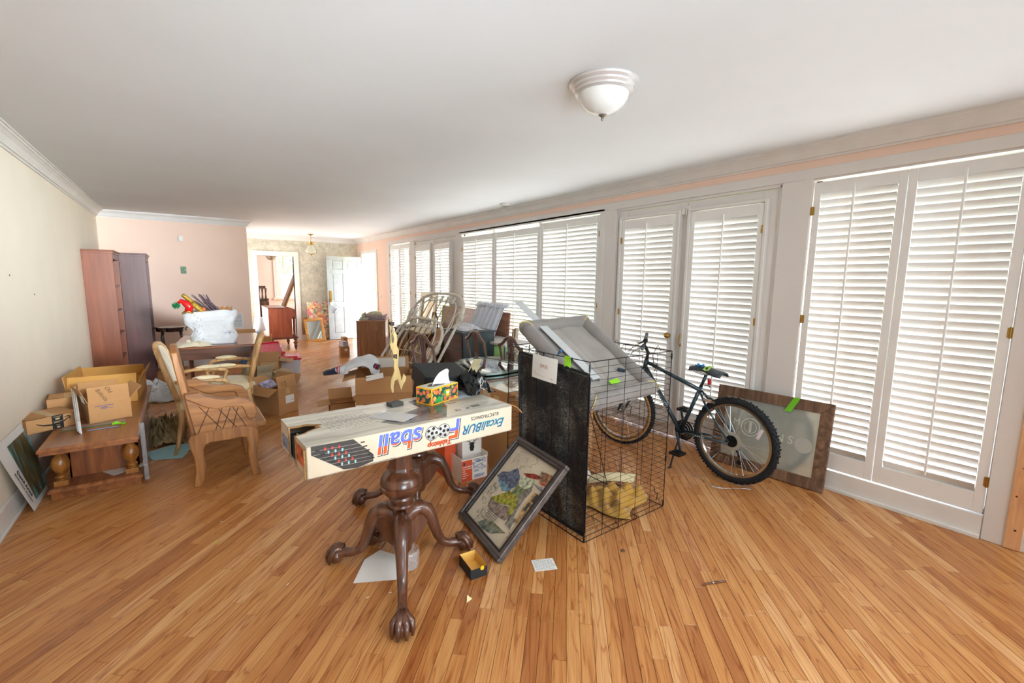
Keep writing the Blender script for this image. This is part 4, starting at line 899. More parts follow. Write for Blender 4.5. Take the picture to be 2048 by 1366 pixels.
# red slatted tray
t = thing('red_tray', 'glossy red and magenta ribbed plastic lid lying on top of the boxes', 'plastic lid', (1.02, 7.75, 0.41), R(-4), rot=(R(5), R(-3), R(-4)))
b = MB(); b.box(-0.2, 0.2, -0.38, 0.38, 0, 0.008); b.box(-0.21, -0.195, -0.39, 0.39, 0, 0.035); b.box(0.195, 0.21, -0.39, 0.39, 0, 0.035); b.box(-0.21, 0.21, -0.39, -0.375, 0, 0.035); b.box(-0.21, 0.21, 0.375, 0.39, 0, 0.035); b.build('lid_plate', plain('crimson plastic', '#d4213f', 0.18, var=0.08), t, bevel=0.003)
for k in range(11): b = MB(); b.box(-0.19, 0.19, -0.33+k*0.066, -0.318+k*0.066, 0.008, 0.016); b.build('rib', plain('pink plastic rib', '#e8607c', 0.2) if k == 0 else MATS['pink plastic rib'], t)  # ribs coloured a paler pink than the plate
t = carton('cardboard_box', 'low box under the red ribbed lid', None, (1.0, 7.80, 0), R(-4), 0.38, 0.70, 0.39, mat=CARDD)
# pale cardboard and crate under the dining table
t = carton('white_carton', 'long white carton standing on the floor under the dining table', None, (0.42, 5.92, 0), R(-4), 0.42, 0.36, 0.34, mat=plain('white carton', '#e3dccb', 0.8)); decal(t, 'printed_label', plain('grey label', '#b9b4a8', 0.7), frame_M((0.12, -0.1808, 0.27), (1, 0, 0), (0, 0, 1)), 0.05, 0.05)
b = MB(); b.box(-0.19, 0.19, -0.14, 0.14, 0, 0.004); tag(b.build('cardboard_sheet', CARDD, None, loc=(0.66, 7.5, 0.63), rot=(R(72), 0, R(-6)), bevel=0.0005), 'flat brown cardboard sheet standing behind the white bag', 'cardboard')

# ---- drop-front desk before the doorway
REDW = wood('red brown cherry veneer', '#7c3a20', '#94492a', '#a85b36', axis='Z', scale=0.6, coat=0.3)
DRKR = wood('dark cherry turning', '#4a241b', '#67372a', '#7c4a3b', axis='Z', coat=0.4)
t = thing('drop_front_desk', 'red brown antique desk with turned feet standing before the doorway', 'desk', (1.68, 10.9, 0), R(-1))
prof = [(-0.24, 0.27), (0.20, 0.27), (0.20, 0.69), (0.275, 0.69), (0.275, 0.86), (0.06, 0.885), (-0.24, 0.885)]
for s, y in ((-1, -0.5), (1, 0.48)):
    b = MB(); b.prism(prof, y, y+0.02, 'XZ'); b.build('side_panel', REDW, t, bevel=0.003)
b = MB(); b.box(-0.24, -0.225, -0.48, 0.48, 0.27, 0.885); b.build('back_board', plain('marbled grey back board', '#b9b6b8', 0.35, var=0.2, nscale=8), t)
b = MB(); b.box(0.18, 0.2, -0.48, 0.48, 0.28, 0.69); b.box(0.255, 0.275, -0.48, 0.48, 0.69, 0.86); b.box(-0.225, 0.275, -0.48, 0.48, 0.66, 0.69); b.build('front', REDW, t)
b = MB(); b.cham(-0.25, 0.10, -0.51, 0.51, 0.885, 0.90, 0.003); b.box(-0.26, 0.30, -0.51, 0.51, 0.235, 0.275); b.build('top_board', DRKR, t, bevel=0.004)
foot = [(0.03, 0.235), (0.042, 0.22), (0.042, 0.205), (0.02, 0.19), (0.02, 0.18), (0.04, 0.165), (0.048, 0.15), (0.04, 0.13), (0.022, 0.12), (0.034, 0.105), (0.036, 0.085), (0.024, 0.04), (0.014, 0.0)]
for x in (-0.2, 0.255):
    for y in (-0.46, 0.46): b = MB(); b.lathe(foot, 16, (x, y, 0)); b.build('foot', DRKR, t, autosmooth=40)
for y in (-0.46, 0.46): b = MB(); b.lathe([(0.036, 0.275), (0.042, 0.29), (0.03, 0.31), (0.026, 0.33), (0.03, 0.5), (0.026, 0.64), (0.036, 0.66), (0.04, 0.69)], 16, (0.24, y, 0)); b.build('column', DRKR, t, autosmooth=40)
t = thing('white_lampshade', 'plain white cone lampshade left of the red brown desk', 'lampshade', (1.20, 9.95, 0.485)); b = MB(); b.lathe([(0.11, 0), (0.065, 0.26)], 28, caps=False); b.build('shade', plain('white shade', '#eef0f6', 0.7), t, smooth=True, solid=0.002)
b = MB(); b.tube([(0, 0, -0.485), (0, 0, 0.05)], [0.05, 0.008], 12); b.tube([(0.0, 0, -0.1), (0, 0, 0.12)], 0.006, 8); b.build('lamp_stem', plain('antique bronze', '#6b5a3a', 0.4, metal=0.7), t)
t = thing('small_easel', 'small tan board on a yellow edged stand beside the blue bin', 'easel', (1.33, 9.92, 0))
b = MB(); b.cbox((0.0, 0, 0.27), (0.13, 0.012, 0.2), Matrix.Rotation(R(-14), 3, 'X')); b.build('board', CARDD, t); b = MB(); b.tube([(-0.07, 0.02, 0.42), (-0.07, 0, 0.0)], 0.008, 6); b.tube([(0.07, 0.02, 0.42), (0.07, 0, 0.0)], 0.008, 6); b.build('stand', plain('yellow edge', '#c7ae4a', 0.5), t)
b = MB()
# gold framed mirror and flower painting
t = thing('gold_mirror', 'small gold framed mirror leaning against the flower painting', 'mirror', (2.59, 11.50, 0.0), rot=(R(-14), R(-4), 0))
def frame(parent, w, h, fw, d, mat, name='frame', bev=0.006):
    b = MB()
    for (x0, x1, z0, z1) in ((-w/2, w/2, 0, fw), (-w/2, w/2, h-fw, h), (-w/2, -w/2+fw, fw, h-fw), (w/2-fw, w/2, fw, h-fw)): b.box(x0, x1, -d, 0, z0, z1)
    return b.build(name, mat, parent, bevel=bev, seg=2)
GOLDW = wood('gilded wood', '#a8702a', '#c78d3e', '#dfae60', axis='X', coat=0.3)
frame(t, 0.43, 0.56, 0.06, 0.03, GOLDW); b = MB(); b.box(-0.16, 0.16, -0.012, -0.006, 0.055, 0.505); b.build('mirror_glass', plain('silvered mirror', '#dfe2dd', 0.03, metal=1.0, var=0.0), t)
FLW, nt, bb = newmat('flower painting'); v = coords(nt, (1, 1, 1)); vo = nt.nodes.new('ShaderNodeTexVoronoi'); vo.inputs['Scale'].default_value = 22; L(nt, v, vo.inputs['Vector'])
sx_ = nt.nodes.new('ShaderNodeSeparateXYZ'); L(nt, v, sx_.inputs[0]); n1 = nt.nodes.new('ShaderNodeTexNoise'); n1.inputs['Scale'].default_value = 6; L(nt, v, n1.inputs['Vector'])
cl = nt.nodes.new('ShaderNodeSeparateColor'); L(nt, vo.outputs['Color'], cl.inputs[0])
ra = ramp(nt, cl.outputs[0], [(0.0, '#44536e'), (0.3, '#8fa06a'), (0.5, '#c9cdb0'), (0.75, '#e8d9a8'), (1.0, '#9fb0c4')]); rb_ = ramp(nt, cl.outputs[1], [(0.0, '#e26a3a'), (0.35, '#e87fa0'), (0.6, '#f0c05a'), (1.0, '#f3e3cf')])
mk = ramp(nt, n1.outputs[0], [(0.42, (0, 0, 0, 1)), (0.56, (1, 1, 1, 1))]); q = nt.nodes.new('ShaderNodeMix'); q.data_type = 'RGBA'; L(nt, mk, q.inputs[0]); L(nt, ra, q.inputs[6]); L(nt, rb_, q.inputs[7]); L(nt, q.outputs[2], bb.inputs['Base Color'])
t = thing('flower_painting', 'unframed canvas of colourful garden flowers behind the gold mirror', 'painting', (2.76, 11.75, 0.05), rot=(R(-6), 0, 0)); b = MB(); b.box(-0.285, 0.285, 0, 0.02, 0, 0.9); b.build('canvas', FLW, t)
b = MB(); b.box(-0.24, 0.24, 0, 0.015, 0, 0.42); tag(b.build('brown_backing_board', CARDD, None, loc=(2.60, 11.85, 0.14)), 'brown board standing behind the gold mirror by the door casing', 'board')
# seen through the doorway
t = thing('carved_bench', 'dark carved wooden bench back seen through the doorway', 'bench', (1.62, 13.0, 0))
DKO = wood('dark oak', '#4c3021', '#6d4a35', '#8a6549', axis='Z')
b = MB(); b.box(-0.22, 0.14, -0.02, 0.02, 1.24, 1.31); b.box(-0.2, 0.2, -0.03, 0.03, 0.93, 0.99); b.box(-0.22, 0.17, -0.25, 0.25, 0.70, 0.93); b.box(-0.2, 0.15, -0.2, 0.2, 0.0, 0.70); b.build('bench_body', DKO, t, bevel=0.008)
for k in range(5): b = MB(); b.prism([(-0.19+k*0.075, 0.98), (-0.14+k*0.075, 0.98), (-0.15+k*0.075, 1.1), (-0.135+k*0.075, 1.25), (-0.185+k*0.075, 1.25), (-0.175+k*0.075, 1.1)], -0.015, 0.015, 'XZ'); b.build('slat', DKO, t)
t = thing('leaning_frame', 'dark brown and gold picture frame leaning in the far room', 'picture frame', (2.07, 12.6, 0.0))
b = MB(); b.beam((0.0, 0.0, 0.80), (0.33, 0.0, 1.62), 0.30, 0.035, up=(-1, 0, 0.4)); b.build('frame_side', DKO, t, bevel=0.003); b = MB(); b.beam((0.04, 0.0, 0.79), (0.37, 0.0, 1.60), 0.28, 0.02, up=(-1, 0, 0.4)); b.build('gilt_edge', GOLDW, t); b = MB(); b.box(-0.3, 0.45, -0.3, 0.3, 0.72, 0.79); b.box(-0.28, -0.22, -0.28, 0.28, 0, 0.72); b.box(0.37, 0.43, -0.28, 0.28, 0, 0.72); b.build('low_stand', WHITE, t)
t = thing('floral_ceiling_lamp', 'pink floral glass bowl lamp hanging in the far room', 'lamp', (1.97, 13.2, 1.965)); b = MB(); b.lathe([(0.0, 0), (0.06, 0.006), (0.11, 0.04), (0.14, 0.1), (0.145, 0.14)], 28, caps=False); b.build('bowl', plain('pink floral glass', '#eecfc0', 0.3, var=0.5, nscale=14), t, smooth=True, solid=0.004); b = MB(); b.tube([(0, 0, 0.01), (0, 0, 0.535)], 0.007, 6); b.build('stem', BRASS, t)
# ================================================================ CENTRE FOREGROUND
WAL = wood('dark carved mahogany', '#3a2018', '#54301f', '#6f4530', axis='Z', coat=0.5, rough=0.3)
def cabriole(parent, a, reach, z0, up=0.42, name='leg', s=1.0):
    """scrolled leg from the column out to a claw foot in direction a"""
    c, sn = math.cos(a), math.sin(a); FIN = ((0.03, 0.10, 0.022), (0.03, 0.33, 0.022), (0.11, 0.325, 0.022), (0.145, 0.25, 0.02), (0.085, 0.15, 0.02))
    prof = [(0.045, 0.27, 0.044), (0.085, 0.300, 0.044), (0.14, 0.305, 0.043), (0.19, 0.285, 0.039), (0.225, 0.235, 0.034), (0.25, 0.18, 0.030), (0.275, 0.125, 0.027), (0.31, 0.082, 0.024), (0.36, 0.062, 0.022), (0.42, 0.060, 0.026), (0.455, 0.058, 0.033)]
    pts = [(c*r*reach/0.47, sn*r*reach/0.47, z) for r, z, w in prof]; b = MB(); b.tube(pts, [w*0.95 for r, z, w in prof], 12)
    b.add([(c*q+sn*w, sn*q-c*w, z) for q, z, w in FIN]+[(c*q-sn*w, sn*q+c*w, z) for q, z, w in FIN],
          [(0, 1, 2, 3, 4), (9, 8, 7, 6, 5), (0, 5, 6, 1), (1, 6, 7, 2), (2, 7, 8, 3), (3, 8, 9, 4), (4, 9, 5, 0)])
    lg = b.build(name, WAL, parent, autosmooth=50)
    b = MB(); fx, fy = c*reach, sn*reach
    b.ball((fx+c*0.012, fy+sn*0.012, 0.040), 0.040, 16, 10)
    for k in (-1.15, -0.4, 0.4, 1.15):
        d1, d2 = math.cos(a+k), math.sin(a+k)
        b.tube([(fx-c*0.03+d1*0.012, fy-sn*0.03+d2*0.012, 0.082), (fx+d1*0.02, fy+d2*0.02, 0.088), (fx+d1*0.043, fy+d2*0.043, 0.070), (fx+c*0.012+d1*0.046, fy+sn*0.012+d2*0.046, 0.04), (fx+c*0.012+d1*0.046, fy+sn*0.012+d2*0.046, 0.012)], [0.018, 0.018, 0.015, 0.012, 0.006], 8)
    b.build('claw_foot', WAL, lg, smooth=True); return lg
def pedestal(name, label, x, y, angs, reach, group):
    t = thing(name, label, 'table base', (x, y, 0), 0, group)
    b = MB(); b.lathe([(0.03, 0.075), (0.045, 0.085), (0.05, 0.10), (0.052, 0.33), (0.064, 0.335), (0.070, 0.345), (0.068, 0.356), (0.055, 0.362), (0.062, 0.372), (0.064, 0.382), (0.058, 0.392), (0.080, 0.405), (0.098, 0.425), (0.105, 0.447), (0.106, 0.452), (0.101, 0.457), (0.106, 0.466), (0.103, 0.49), (0.090, 0.512), (0.070, 0.525), (0.064, 0.535)], 36); b.build('column', WAL, t, autosmooth=35)
    b = MB(); b.lathe([(0.066, 0.53), (0.062, 0.55), (0.060, 0.70)], 8); b.build('neck', WAL, t, bevel=0.004)
    for a, rc in angs: cabriole(t, a, rc, 0.4)
    return t
PX, PY = 0.858, 2.125
def an(x, y): return math.atan2(y-PY, x-PX)
pedestal('pedestal_base', 'near carved mahogany table pedestal with four claw feet under the game box', PX, PY, [(math.atan2(1.645-PY, 0.655-PX), 0.49), (math.atan2(2.345-PY, 0.575-PX), 0.345), (math.atan2(2.055-PY, 1.185-PX), 0.325), (math.atan2(2.37-PY, 0.795-PX), 0.27)], 0.36, 'carved pedestal table bases')
PB = pedestal('pedestal_base', 'rear carved mahogany pedestal, one dark leg showing behind the game box', 1.22, 2.72, [(R(-28), 0.37), (R(62), 0.37), (R(152), 0.37), (R(242), 0.3)], 0.37, 'carved pedestal table bases')

# ---- game box lying on the pedestals
BOXW, nt, bb = newmat('printed box cream'); v = coords(nt, (2, 2, 2)); n1 = nt.nodes.new('ShaderNodeTexNoise'); n1.inputs['Scale'].default_value = 1.2; n1.inputs['Detail'].default_value = 5; L(nt, v, n1.inputs['Vector'])
L(nt, ramp(nt, n1.outputs[0], [(0.35, '#c2b198'), (0.6, '#cfc0aa')]), bb.inputs['Base Color']); bb.inputs['Roughness'].default_value = 0.4; bb.inputs['Coat Weight'].default_value = 0.25; bump(nt, bb, n1.outputs[0], 0.15, 0.02)
BOXT, nt, bb = newmat('printed box top, scuffed'); v = coords(nt, (1.5, 9, 3)); n1 = nt.nodes.new('ShaderNodeTexNoise'); n1.inputs['Scale'].default_value = 2.2; n1.inputs['Detail'].default_value = 7; L(nt, v, n1.inputs['Vector'])
L(nt, ramp(nt, n1.outputs[0], [(0.35, '#a9a698'), (0.5, '#c9c5b6'), (0.65, '#dcd8cb')]), bb.inputs['Base Color']); bb.inputs['Roughness'].default_value = 0.28; bb.inputs['Coat Weight'].default_value = 0.4; bump(nt, bb, n1.outputs[0], 0.12, 0.02)
t = thing('game_box', 'long white tabletop foosball game box with a torn left end, lying on the pedestal', 'box', (0.870, 2.107, 0.7), R(1.9))
hw, hd, hh = 0.5185, 0.228, 0.138
b = MB(); k = 0.004
b.cur = 0; b.box(-hw, hw, -hd, -hd+k, 0, hh); b.box(-hw, hw, hd-k, hd, 0, hh); b.box(hw-k, hw, -hd+k, hd-k, 0, hh); b.box(-hw, hw, -hd, hd, 0, k)
b.box(-hw, -hw+k, 0.06, hd, 0, hh); b.box(-hw, -hw+k, -hd, -0.06, 0, hh); b.box(-hw+0.03, -hw+0.034, -0.06, 0.06, 0, hh-0.03)
b.build('box_walls', BOXW, t)
b = MB(); torn = [(-hw, -hd), (hw, -hd), (hw, hd), (-hw, hd), (-hw, 0.065), (-hw+0.03, 0.06), (-hw+0.075, 0.066), (-hw+0.10, 0.045), (-hw+0.13, 0.03), (-hw+0.10, 0.012), (-hw+0.115, -0.01), (-hw+0.06, -0.035), (-hw+0.04, -0.055), (-hw, -0.07)]
b.prism(torn, hh-k, hh+0.0005, 'XY'); b.build('box_top', BOXT, t)
b = MB(); tp = torn[4:]
for i in range(len(tp)-1): b.beam((tp[i][0], tp[i][1], hh-0.001), (tp[i+1][0], tp[i+1][1], hh-0.001), 0.008, 0.006)
b.beam((-hw-0.001, 0.062, 0.002), (-hw-0.001, 0.062, hh), 0.006, 0.008, up=(0, 1, 0)); b.beam((-hw-0.001, -0.062, 0.002), (-hw-0.001, -0.062, hh), 0.006, 0.008, up=(0, 1, 0)); b.beam((-hw-0.002, -hd+0.01, 0.0), (-hw-0.002, -hd+0.01, hh-0.015), 0.012, 0.008, up=(0, 1, 0))
b.build('torn_edge', CARDE, t)
b = MB(); b.box(-hw+0.01, -hw+0.30, -0.1, 0.1, 0.004, 0.10); b.build('inner_foam', plain('black foam', '#191b1a', 0.9), t)
b = MB(); b.box(-hw-0.0006, -hw, -hd+0.02, -0.066, 0.035, 0.115); b.build('end_print', plain('orange and blue print', '#c05a34', 0.5, var=0.8, nscale=20), t)
b = MB(); b.box(-hw-0.0006, -hw, 0.09, hd-0.02, 0.02, 0.08); b.build('end_print', plain('blue grey print', '#6f7690', 0.5, var=0.6, nscale=25), t)
b = MB(); b.grid(lambda u, v: (hw+0.0+0.085*v, -hd+0.012+u*(hd*1.3)*(1-0.25*v), hh-0.004-0.055*v*v), 6, 6); b.build('end_flap', CARD, t, solid=0.003)
# front print: everything upside down on the near side
FM = frame_M((0, -hd-0.0004, hh/2), (-1, 0, 0), (0, 0, -1))      # local x to the left, y down: text reads upside down
ORA = plain('orange print', '#e0521a', 0.5, var=0.02); BLU = plain('blue print gradient', '#5a6cc0', 0.5, var=0.15, nscale=20); WHT = plain('white print', '#f2efe8', 0.5, var=0.01); DRK = plain('shadow print', '#3c342e', 0.5)
def ftext(body, size, x, y, mat, name, dz, **kw): return text_mesh(body, size, name, mat, t, FM @ Matrix.Translation((x, y, dz)), extrude=0.0002, **kw)
def half(o, keep_low, cut):
    """trim lettering at a height so the two print colours meet"""
    bm = bmesh.new(); bm.from_mesh(o.data); bmesh.ops.bisect_plane(bm, geom=bm.verts[:]+bm.edges[:]+bm.faces[:], plane_co=(0, 0, cut), plane_no=(0, 0, 1), clear_inner=not keep_low, clear_outer=keep_low); bm.to_mesh(o.data); bm.free()
for body, xx in (('F', -0.170), ('sball', 0.115)):
    sz = 0.132 if body == 'F' else 0.124
    ftext(body, sz, xx-0.004, -0.012, DRK, 'title_shadow', 0.0001, shear=0.15, offset=0.0062, sx=0.98)
    ftext(body, sz, xx, -0.016, WHT, 'title_outline', 0.0004, shear=0.15, offset=0.0052, sx=0.98)
    o = ftext(body, sz, xx, -0.016, ORA, 'title_lettering', 0.0008, shear=0.15, offset=0.0028, sx=0.98); o2 = ftext(body, sz, xx, -0.016, BLU, 'title_lettering', 0.0008, shear=0.15, offset=0.0028, sx=0.98)
    half(o, True, hh/2+0.002); half(o2, False, hh/2+0.002)
for i, xx in enumerate((-0.103, -0.040)):
    M = FM @ Matrix.Translation((xx, -0.012, 0.0006)); b = MB(); b.T = M; b.cur = 1; b.lathe([(0, -0.0003), (0.0355, -0.0003), (0.0355, 0.0003), (0, 0.0003)], 28); b.cur = 0; b.lathe([(0, 0.0003), (0.033, 0.0003), (0.033, 0.0008), (0, 0.0008)], 28); b.cur = 1; b.lathe([(0.0, 0.0009), (0.009, 0.0009)], 5, caps=True)
    for q in range(5): a = q*1.2566+0.6; b.lathe([(0.0, 0.0009), (0.0085, 0.0009)], 5, (0.023*math.cos(a), 0.023*math.sin(a), 0))
    b.build('printed_ball', [plain('ball grey white', '#b9b9b6', 0.4, var=0.25, nscale=30), DRK], t)
ftext('Tabletop', 0.036, -0.082, 0.046, DRK, 'subtitle_shadow', 0.0002, shear=0.2, offset=0.0014)
ftext('Tabletop', 0.036, -0.080, 0.045, ORA, 'subtitle_lettering', 0.0006, shear=0.2, offset=0.0007)
ftext('ELECTRONICS', 0.024, -0.345, -0.042, INK, 'maker_line', 0.0003, space=1.15, offset=0.0004)
NAVY = plain('navy print', '#2a4f80', 0.5, var=0.2); TEAL = plain('teal print', '#5fb3a6', 0.5)
ftext('ExcaliBUR', 0.064, -0.345, 0.006, TEAL, 'logo_shadow', 0.0002, shear=0.45, offset=0.002, sx=0.95); ftext('ExcaliBUR', 0.064, -0.343, 0.008, NAVY, 'logo_lettering', 0.0006, shear=0.45, offset=0.0004, sx=0.95)
# printed picture of the game at the left end (image left = local +x)
b = MB(); b.T = FM; b.prism([(0.50, -0.066), (0.33, -0.062), (0.245, 0.025), (0.248, 0.055), (0.32, 0.067), (0.375, 0.060), (0.50, -0.03)], 0.0, 0.0004, 'XY'); gp = b.build('printed_game', plain('printed black table', '#3b3430', 0.45, var=0.25), t)
b = MB(); b.T = FM
for q in range(6): y0 = -0.045+q*0.017; b.beam((0.51-q*0.018, y0, 0.0007), (0.30-q*0.010, y0+0.006, 0.0007), 0.0008, 0.0004)
b.build('printed_rod', plain('printed grey rods', '#b8b2aa', 0.5), gp)
b = MB(); b.T = FM
for q in range(5): y0 = -0.045+q*0.02; b.beam((0.485-q*0.02, y0, 0.001), (0.467-q*0.02, y0, 0.001), 0.006, 0.0006); b.beam((0.30-q*0.010, y0+0.004, 0.001), (0.282-q*0.010, y0+0.004, 0.001), 0.005, 0.0006)
b.build('printed_handle', INK, gp)
for nm, mt, sh in (('printed_player', plain('red print', '#d23a34', 0.5), 0), ('printed_player', plain('teal player print', '#8fc3c0', 0.5), 1)):
    b = MB(); b.T = FM
    for q in range(3):
        for w in range(3): x, y = 0.445-w*0.028-q*0.026-sh*0.012, -0.045+q*0.032+sh*0.015+w*0.001; b.prism([(x-0.003, y-0.006), (x+0.003, y-0.006), (x+0.004, y), (x+0.002, y+0.007), (x-0.002, y+0.007), (x-0.004, y)], 0.0009, 0.0013, 'XY')
    b.build(nm, mt, gp)
# top print: greyscale photo patch, small text lines, barcode
TMx = frame_M((0, 0, hh+0.0008), (-1, 0, 0), (0, -1, 0))
b = MB(); b.T = frame_M((0, 0, hh+0.0006), (1, 0, 0), (0, 1, 0)); b.prism([(-0.10, -0.19), (-0.16, -0.10), (0.10, 0.02), (0.10, 0.16), (0.30, 0.20), (0.23, -0.04), (0.13, -0.21)], 0, 0.0003, 'XY'); b.build('printed_photo', plain('grey photo print', '#6f7173', 0.25, var=0.5, nscale=9, coat=0.4), t)
b = MB(); b.T = frame_M((0, 0, hh+0.0006), (1, 0, 0), (0, 1, 0)); b.prism([(0.30, 0.05), (0.46, 0.06), (0.49, 0.21), (0.33, 0.21)], 0, 0.0003, 'XY'); b.build('printed_photo', plain('pale blue photo print', '#aab7c4', 0.25, var=0.5, nscale=12, coat=0.4), t)
b = MB(); q = random.Random(2)
for r_ in range(10):
    x = -0.38; y = 0.12-r_*0.022
    while x < -0.17: l_ = q.uniform(0.006, 0.02); b.cbox((x+l_/2, y, hh+0.0009), (l_, 0.003, 0.0003)); x += l_+0.006
for k_ in range(5): b.cbox((0.18+0.035*k_, -0.02+0.045*k_ % 0.12, hh+0.0012), (0.05, 0.006, 0.0003))
for k_ in range(14): b.cbox((0.33+0.004*k_, -0.12, hh+0.0009), (0.0018, 0.035, 0.0003))
b.build('small_print', plain('small grey print', '#54534f', 0.5), t)
text_mesh('CE', 0.03, 'safety_mark', INK, t, TMx @ Matrix.Translation((-0.24, 0.135, 0)))
text_mesh('(2)', 0.022, 'safety_mark', INK, t, TMx @ Matrix.Translation((-0.30, 0.135, 0)))
ftext('Ultimate Tabletop Soccer Excitement for the entire family', 0.008, 0.24, 0.064, INK, 'caption', 0.0003)
b = MB(); b.prism([(0.44, 0.10), (0.475, 0.11), (0.50, 0.08), (0.46, 0.07)], hh+0.0006, hh+0.0016, 'XY'); b.build('grey_tape_scrap', plain('grey tape', '#4a4d52', 0.4), t)

# ---- things lying on the game box
ZB = 0.8395
t = thing('tissue_box', 'flowered green and yellow tissue box with a tissue pulled up', 'tissue box', (1.115, 2.21, ZB), math.atan2(0.078, 0.202))
YEL = plain('yellow border', '#f3b916', 0.45, var=0.03)
FLO, nt, bb = newmat('flower print'); v = coords(nt, (1, 1, 1)); vo = nt.nodes.new('ShaderNodeTexVoronoi'); vo.inputs['Scale'].default_value = 42; L(nt, v, vo.inputs['Vector']); cl = nt.nodes.new('ShaderNodeSeparateColor'); L(nt, vo.outputs['Color'], cl.inputs[0])
fc = ramp(nt, cl.outputs[0], [(0.0, '#e4572e'), (0.3, '#f08a5a'), (0.5, '#e8b53a'), (0.7, '#d8405a'), (0.85, '#2f9a4d')]); 
m1 = ramp(nt, vo.outputs['Distance'], [(0.52, (1, 1, 1, 1)), (0.56, (0, 0, 0, 1))]); bg_ = nt.nodes.new('ShaderNodeRGB'); bg_.outputs[0].default_value = hx('#0d4b3a')
q = nt.nodes.new('ShaderNodeMix'); q.data_type = 'RGBA'; L(nt, m1, q.inputs[0]); L(nt, bg_.outputs[0], q.inputs[6]); L(nt, fc, q.inputs[7]); L(nt, q.outputs[2], bb.inputs['Base Color']); bb.inputs['Roughness'].default_value = 0.4
b = MB(); b.cham(-0.108, 0.108, -0.056, 0.056, 0, 0.09, 0.001); b.build('carton', YEL, t, bevel=0.0015)
for M, w, h in ((frame_M((0, -0.0562, 0.045), (1, 0, 0), (0, 0, 1)), 0.206, 0.078), (frame_M((-0.1082, 0, 0.045), (0, -1, 0), (0, 0, 1)), 0.102, 0.078), (frame_M((0.1082, 0, 0.045), (0, 1, 0), (0, 0, 1)), 0.102, 0.078)): decal(t, 'flower_panel', FLO, M, w, h)
decal(t, 'yellow_label', YEL, frame_M((0.02, -0.0570, 0.048), (1, 0, 0), (0, 0, 1)), 0.026, 0.034); decal(t, 'label_band', WHT, frame_M((0.02, -0.0577, 0.050), (1, 0, 0), (0, 0, 1)), 0.022, 0.010)
b = MB(); b.prism([(0.075*math.cos(k*0.393), 0.03*math.sin(k*0.393)) for k in range(16)], 0.0905, 0.0915, 'XY'); b.build('opening', plain('dark opening', '#57504a', 0.7), t)
decal(t, 'top_sheet', plain('pale top card', '#d9d3c4', 0.5), frame_M((0.0, 0, 0.0900), (1, 0, 0), (0, 1, 0)), 0.206, 0.102, 0.0004)
b = MB(); b.grid(lambda u, v: (-0.055+0.135*u*(1-0.4*v)+0.055*v+0.006*math.sin(u*9), -0.012+0.02*math.sin(u*6+v*2)*(1-v*0.5)-0.01*v, 0.09+0.085*v*(0.55+0.45*math.sin(u*2.2+0.5))), 14, 10); b.build('tissue', plain('white tissue', '#eeeeee', 0.9, var=0.01), t, solid=0.0006, autosmooth=40)
# leaf-gold figure on a rod
t = thing('rod_sculpture', 'flat golden wood figure on a thin rod with a dark square base', 'sculpture', (0.878, 2.235, ZB), R(10))
b = MB(); b.cham(-0.035, 0.035, -0.028, 0.028, 0, 0.02, 0.001); b.build('base', plain('dark slate base', '#3d3d39', 0.5), t, bevel=0.001)
b = MB(); b.tube([(0, 0, 0.02), (0, 0, 0.13)], 0.0035, 8); b.build('rod', plain('rusty rod', '#6b4731', 0.5, metal=0.5), t)
LEAFW = wood('pale gold plywood', '#8c7240', '#9c8350', '#ad9663', axis='Z', coat=0.0, rough=0.6)
body = [(-0.006, 0.055), (-0.012, 0.09), (-0.008, 0.125), (0.005, 0.15), (0.012, 0.17), (0.008, 0.19), (0.012, 0.215), (0.004, 0.235), (0.006, 0.265), (-0.006, 0.29), (-0.012, 0.31), (-0.004, 0.32), (0.010, 0.315), (0.016, 0.345), (0.008, 0.36), (0.016, 0.375), (0.030, 0.36), (0.034, 0.33), (0.030, 0.30), (0.042, 0.275), (0.040, 0.24), (0.036, 0.215), (0.034, 0.19), (0.040, 0.17), (0.046, 0.15), (0.052, 0.11), (0.060, 0.125), (0.068, 0.145), (0.074, 0.135), (0.082, 0.125), (0.078, 0.105), (0.062, 0.085), (0.050, 0.055), (0.040, 0.085), (0.030, 0.12), (0.014, 0.115), (0.006, 0.09), (0.004, 0.05)]
b = MB(); b.prism([(x-0.012, z+0.02) for x, z in body], -0.0025, 0.0025, 'XZ'); b.build('figure', LEAFW, t)
b = MB(); b.beam((-0.014, 0, 0.33), (-0.020, 0, 0.43), 0.006, 0.004, up=(0, 1, 0)); b.beam((0.004, 0, 0.36), (-0.004, 0, 0.45), 0.005, 0.004, up=(0, 1, 0)); b.beam((0.0, 0, 0.40), (0.022, 0, 0.37), 0.004, 0.004, up=(0, 1, 0)); b.build('raised_arm', LEAFW, t)
b = MB(); b.box(-0.005, 0.005, -0.006, -0.003, 0.255, 0.275); b.box(0.008, 0.016, -0.006, -0.003, 0.25, 0.275); b.box(-0.018, 0.004, -0.006, 0.006, 0.425, 0.445); b.build('carved_mark', plain('burnt marking', '#2c2018', 0.8), t)
t = thing('greeting_card', 'silver grey card lying in front of the golden rod figure', 'card', (0.80, 2.05, ZB), R(34))
b = MB(); b.grid(lambda u, v: (-0.062+0.124*u, -0.105+0.21*v if False else -0.095+0.19*v, 0.002+0.006*math.sin(u*3.1)*v), 8, 6); b.build('card_sheet', plain('silver card', '#c3c3c3', 0.2, coat=0.5, var=0.03), t, solid=0.0015)
decal(t, 'card_print_line', plain('grey print line', '#8f8f8f', 0.4), frame_M((0.0, 0.06, 0.0088), (1, 0, 0), (0, 1, 0)), 0.07, 0.0025)
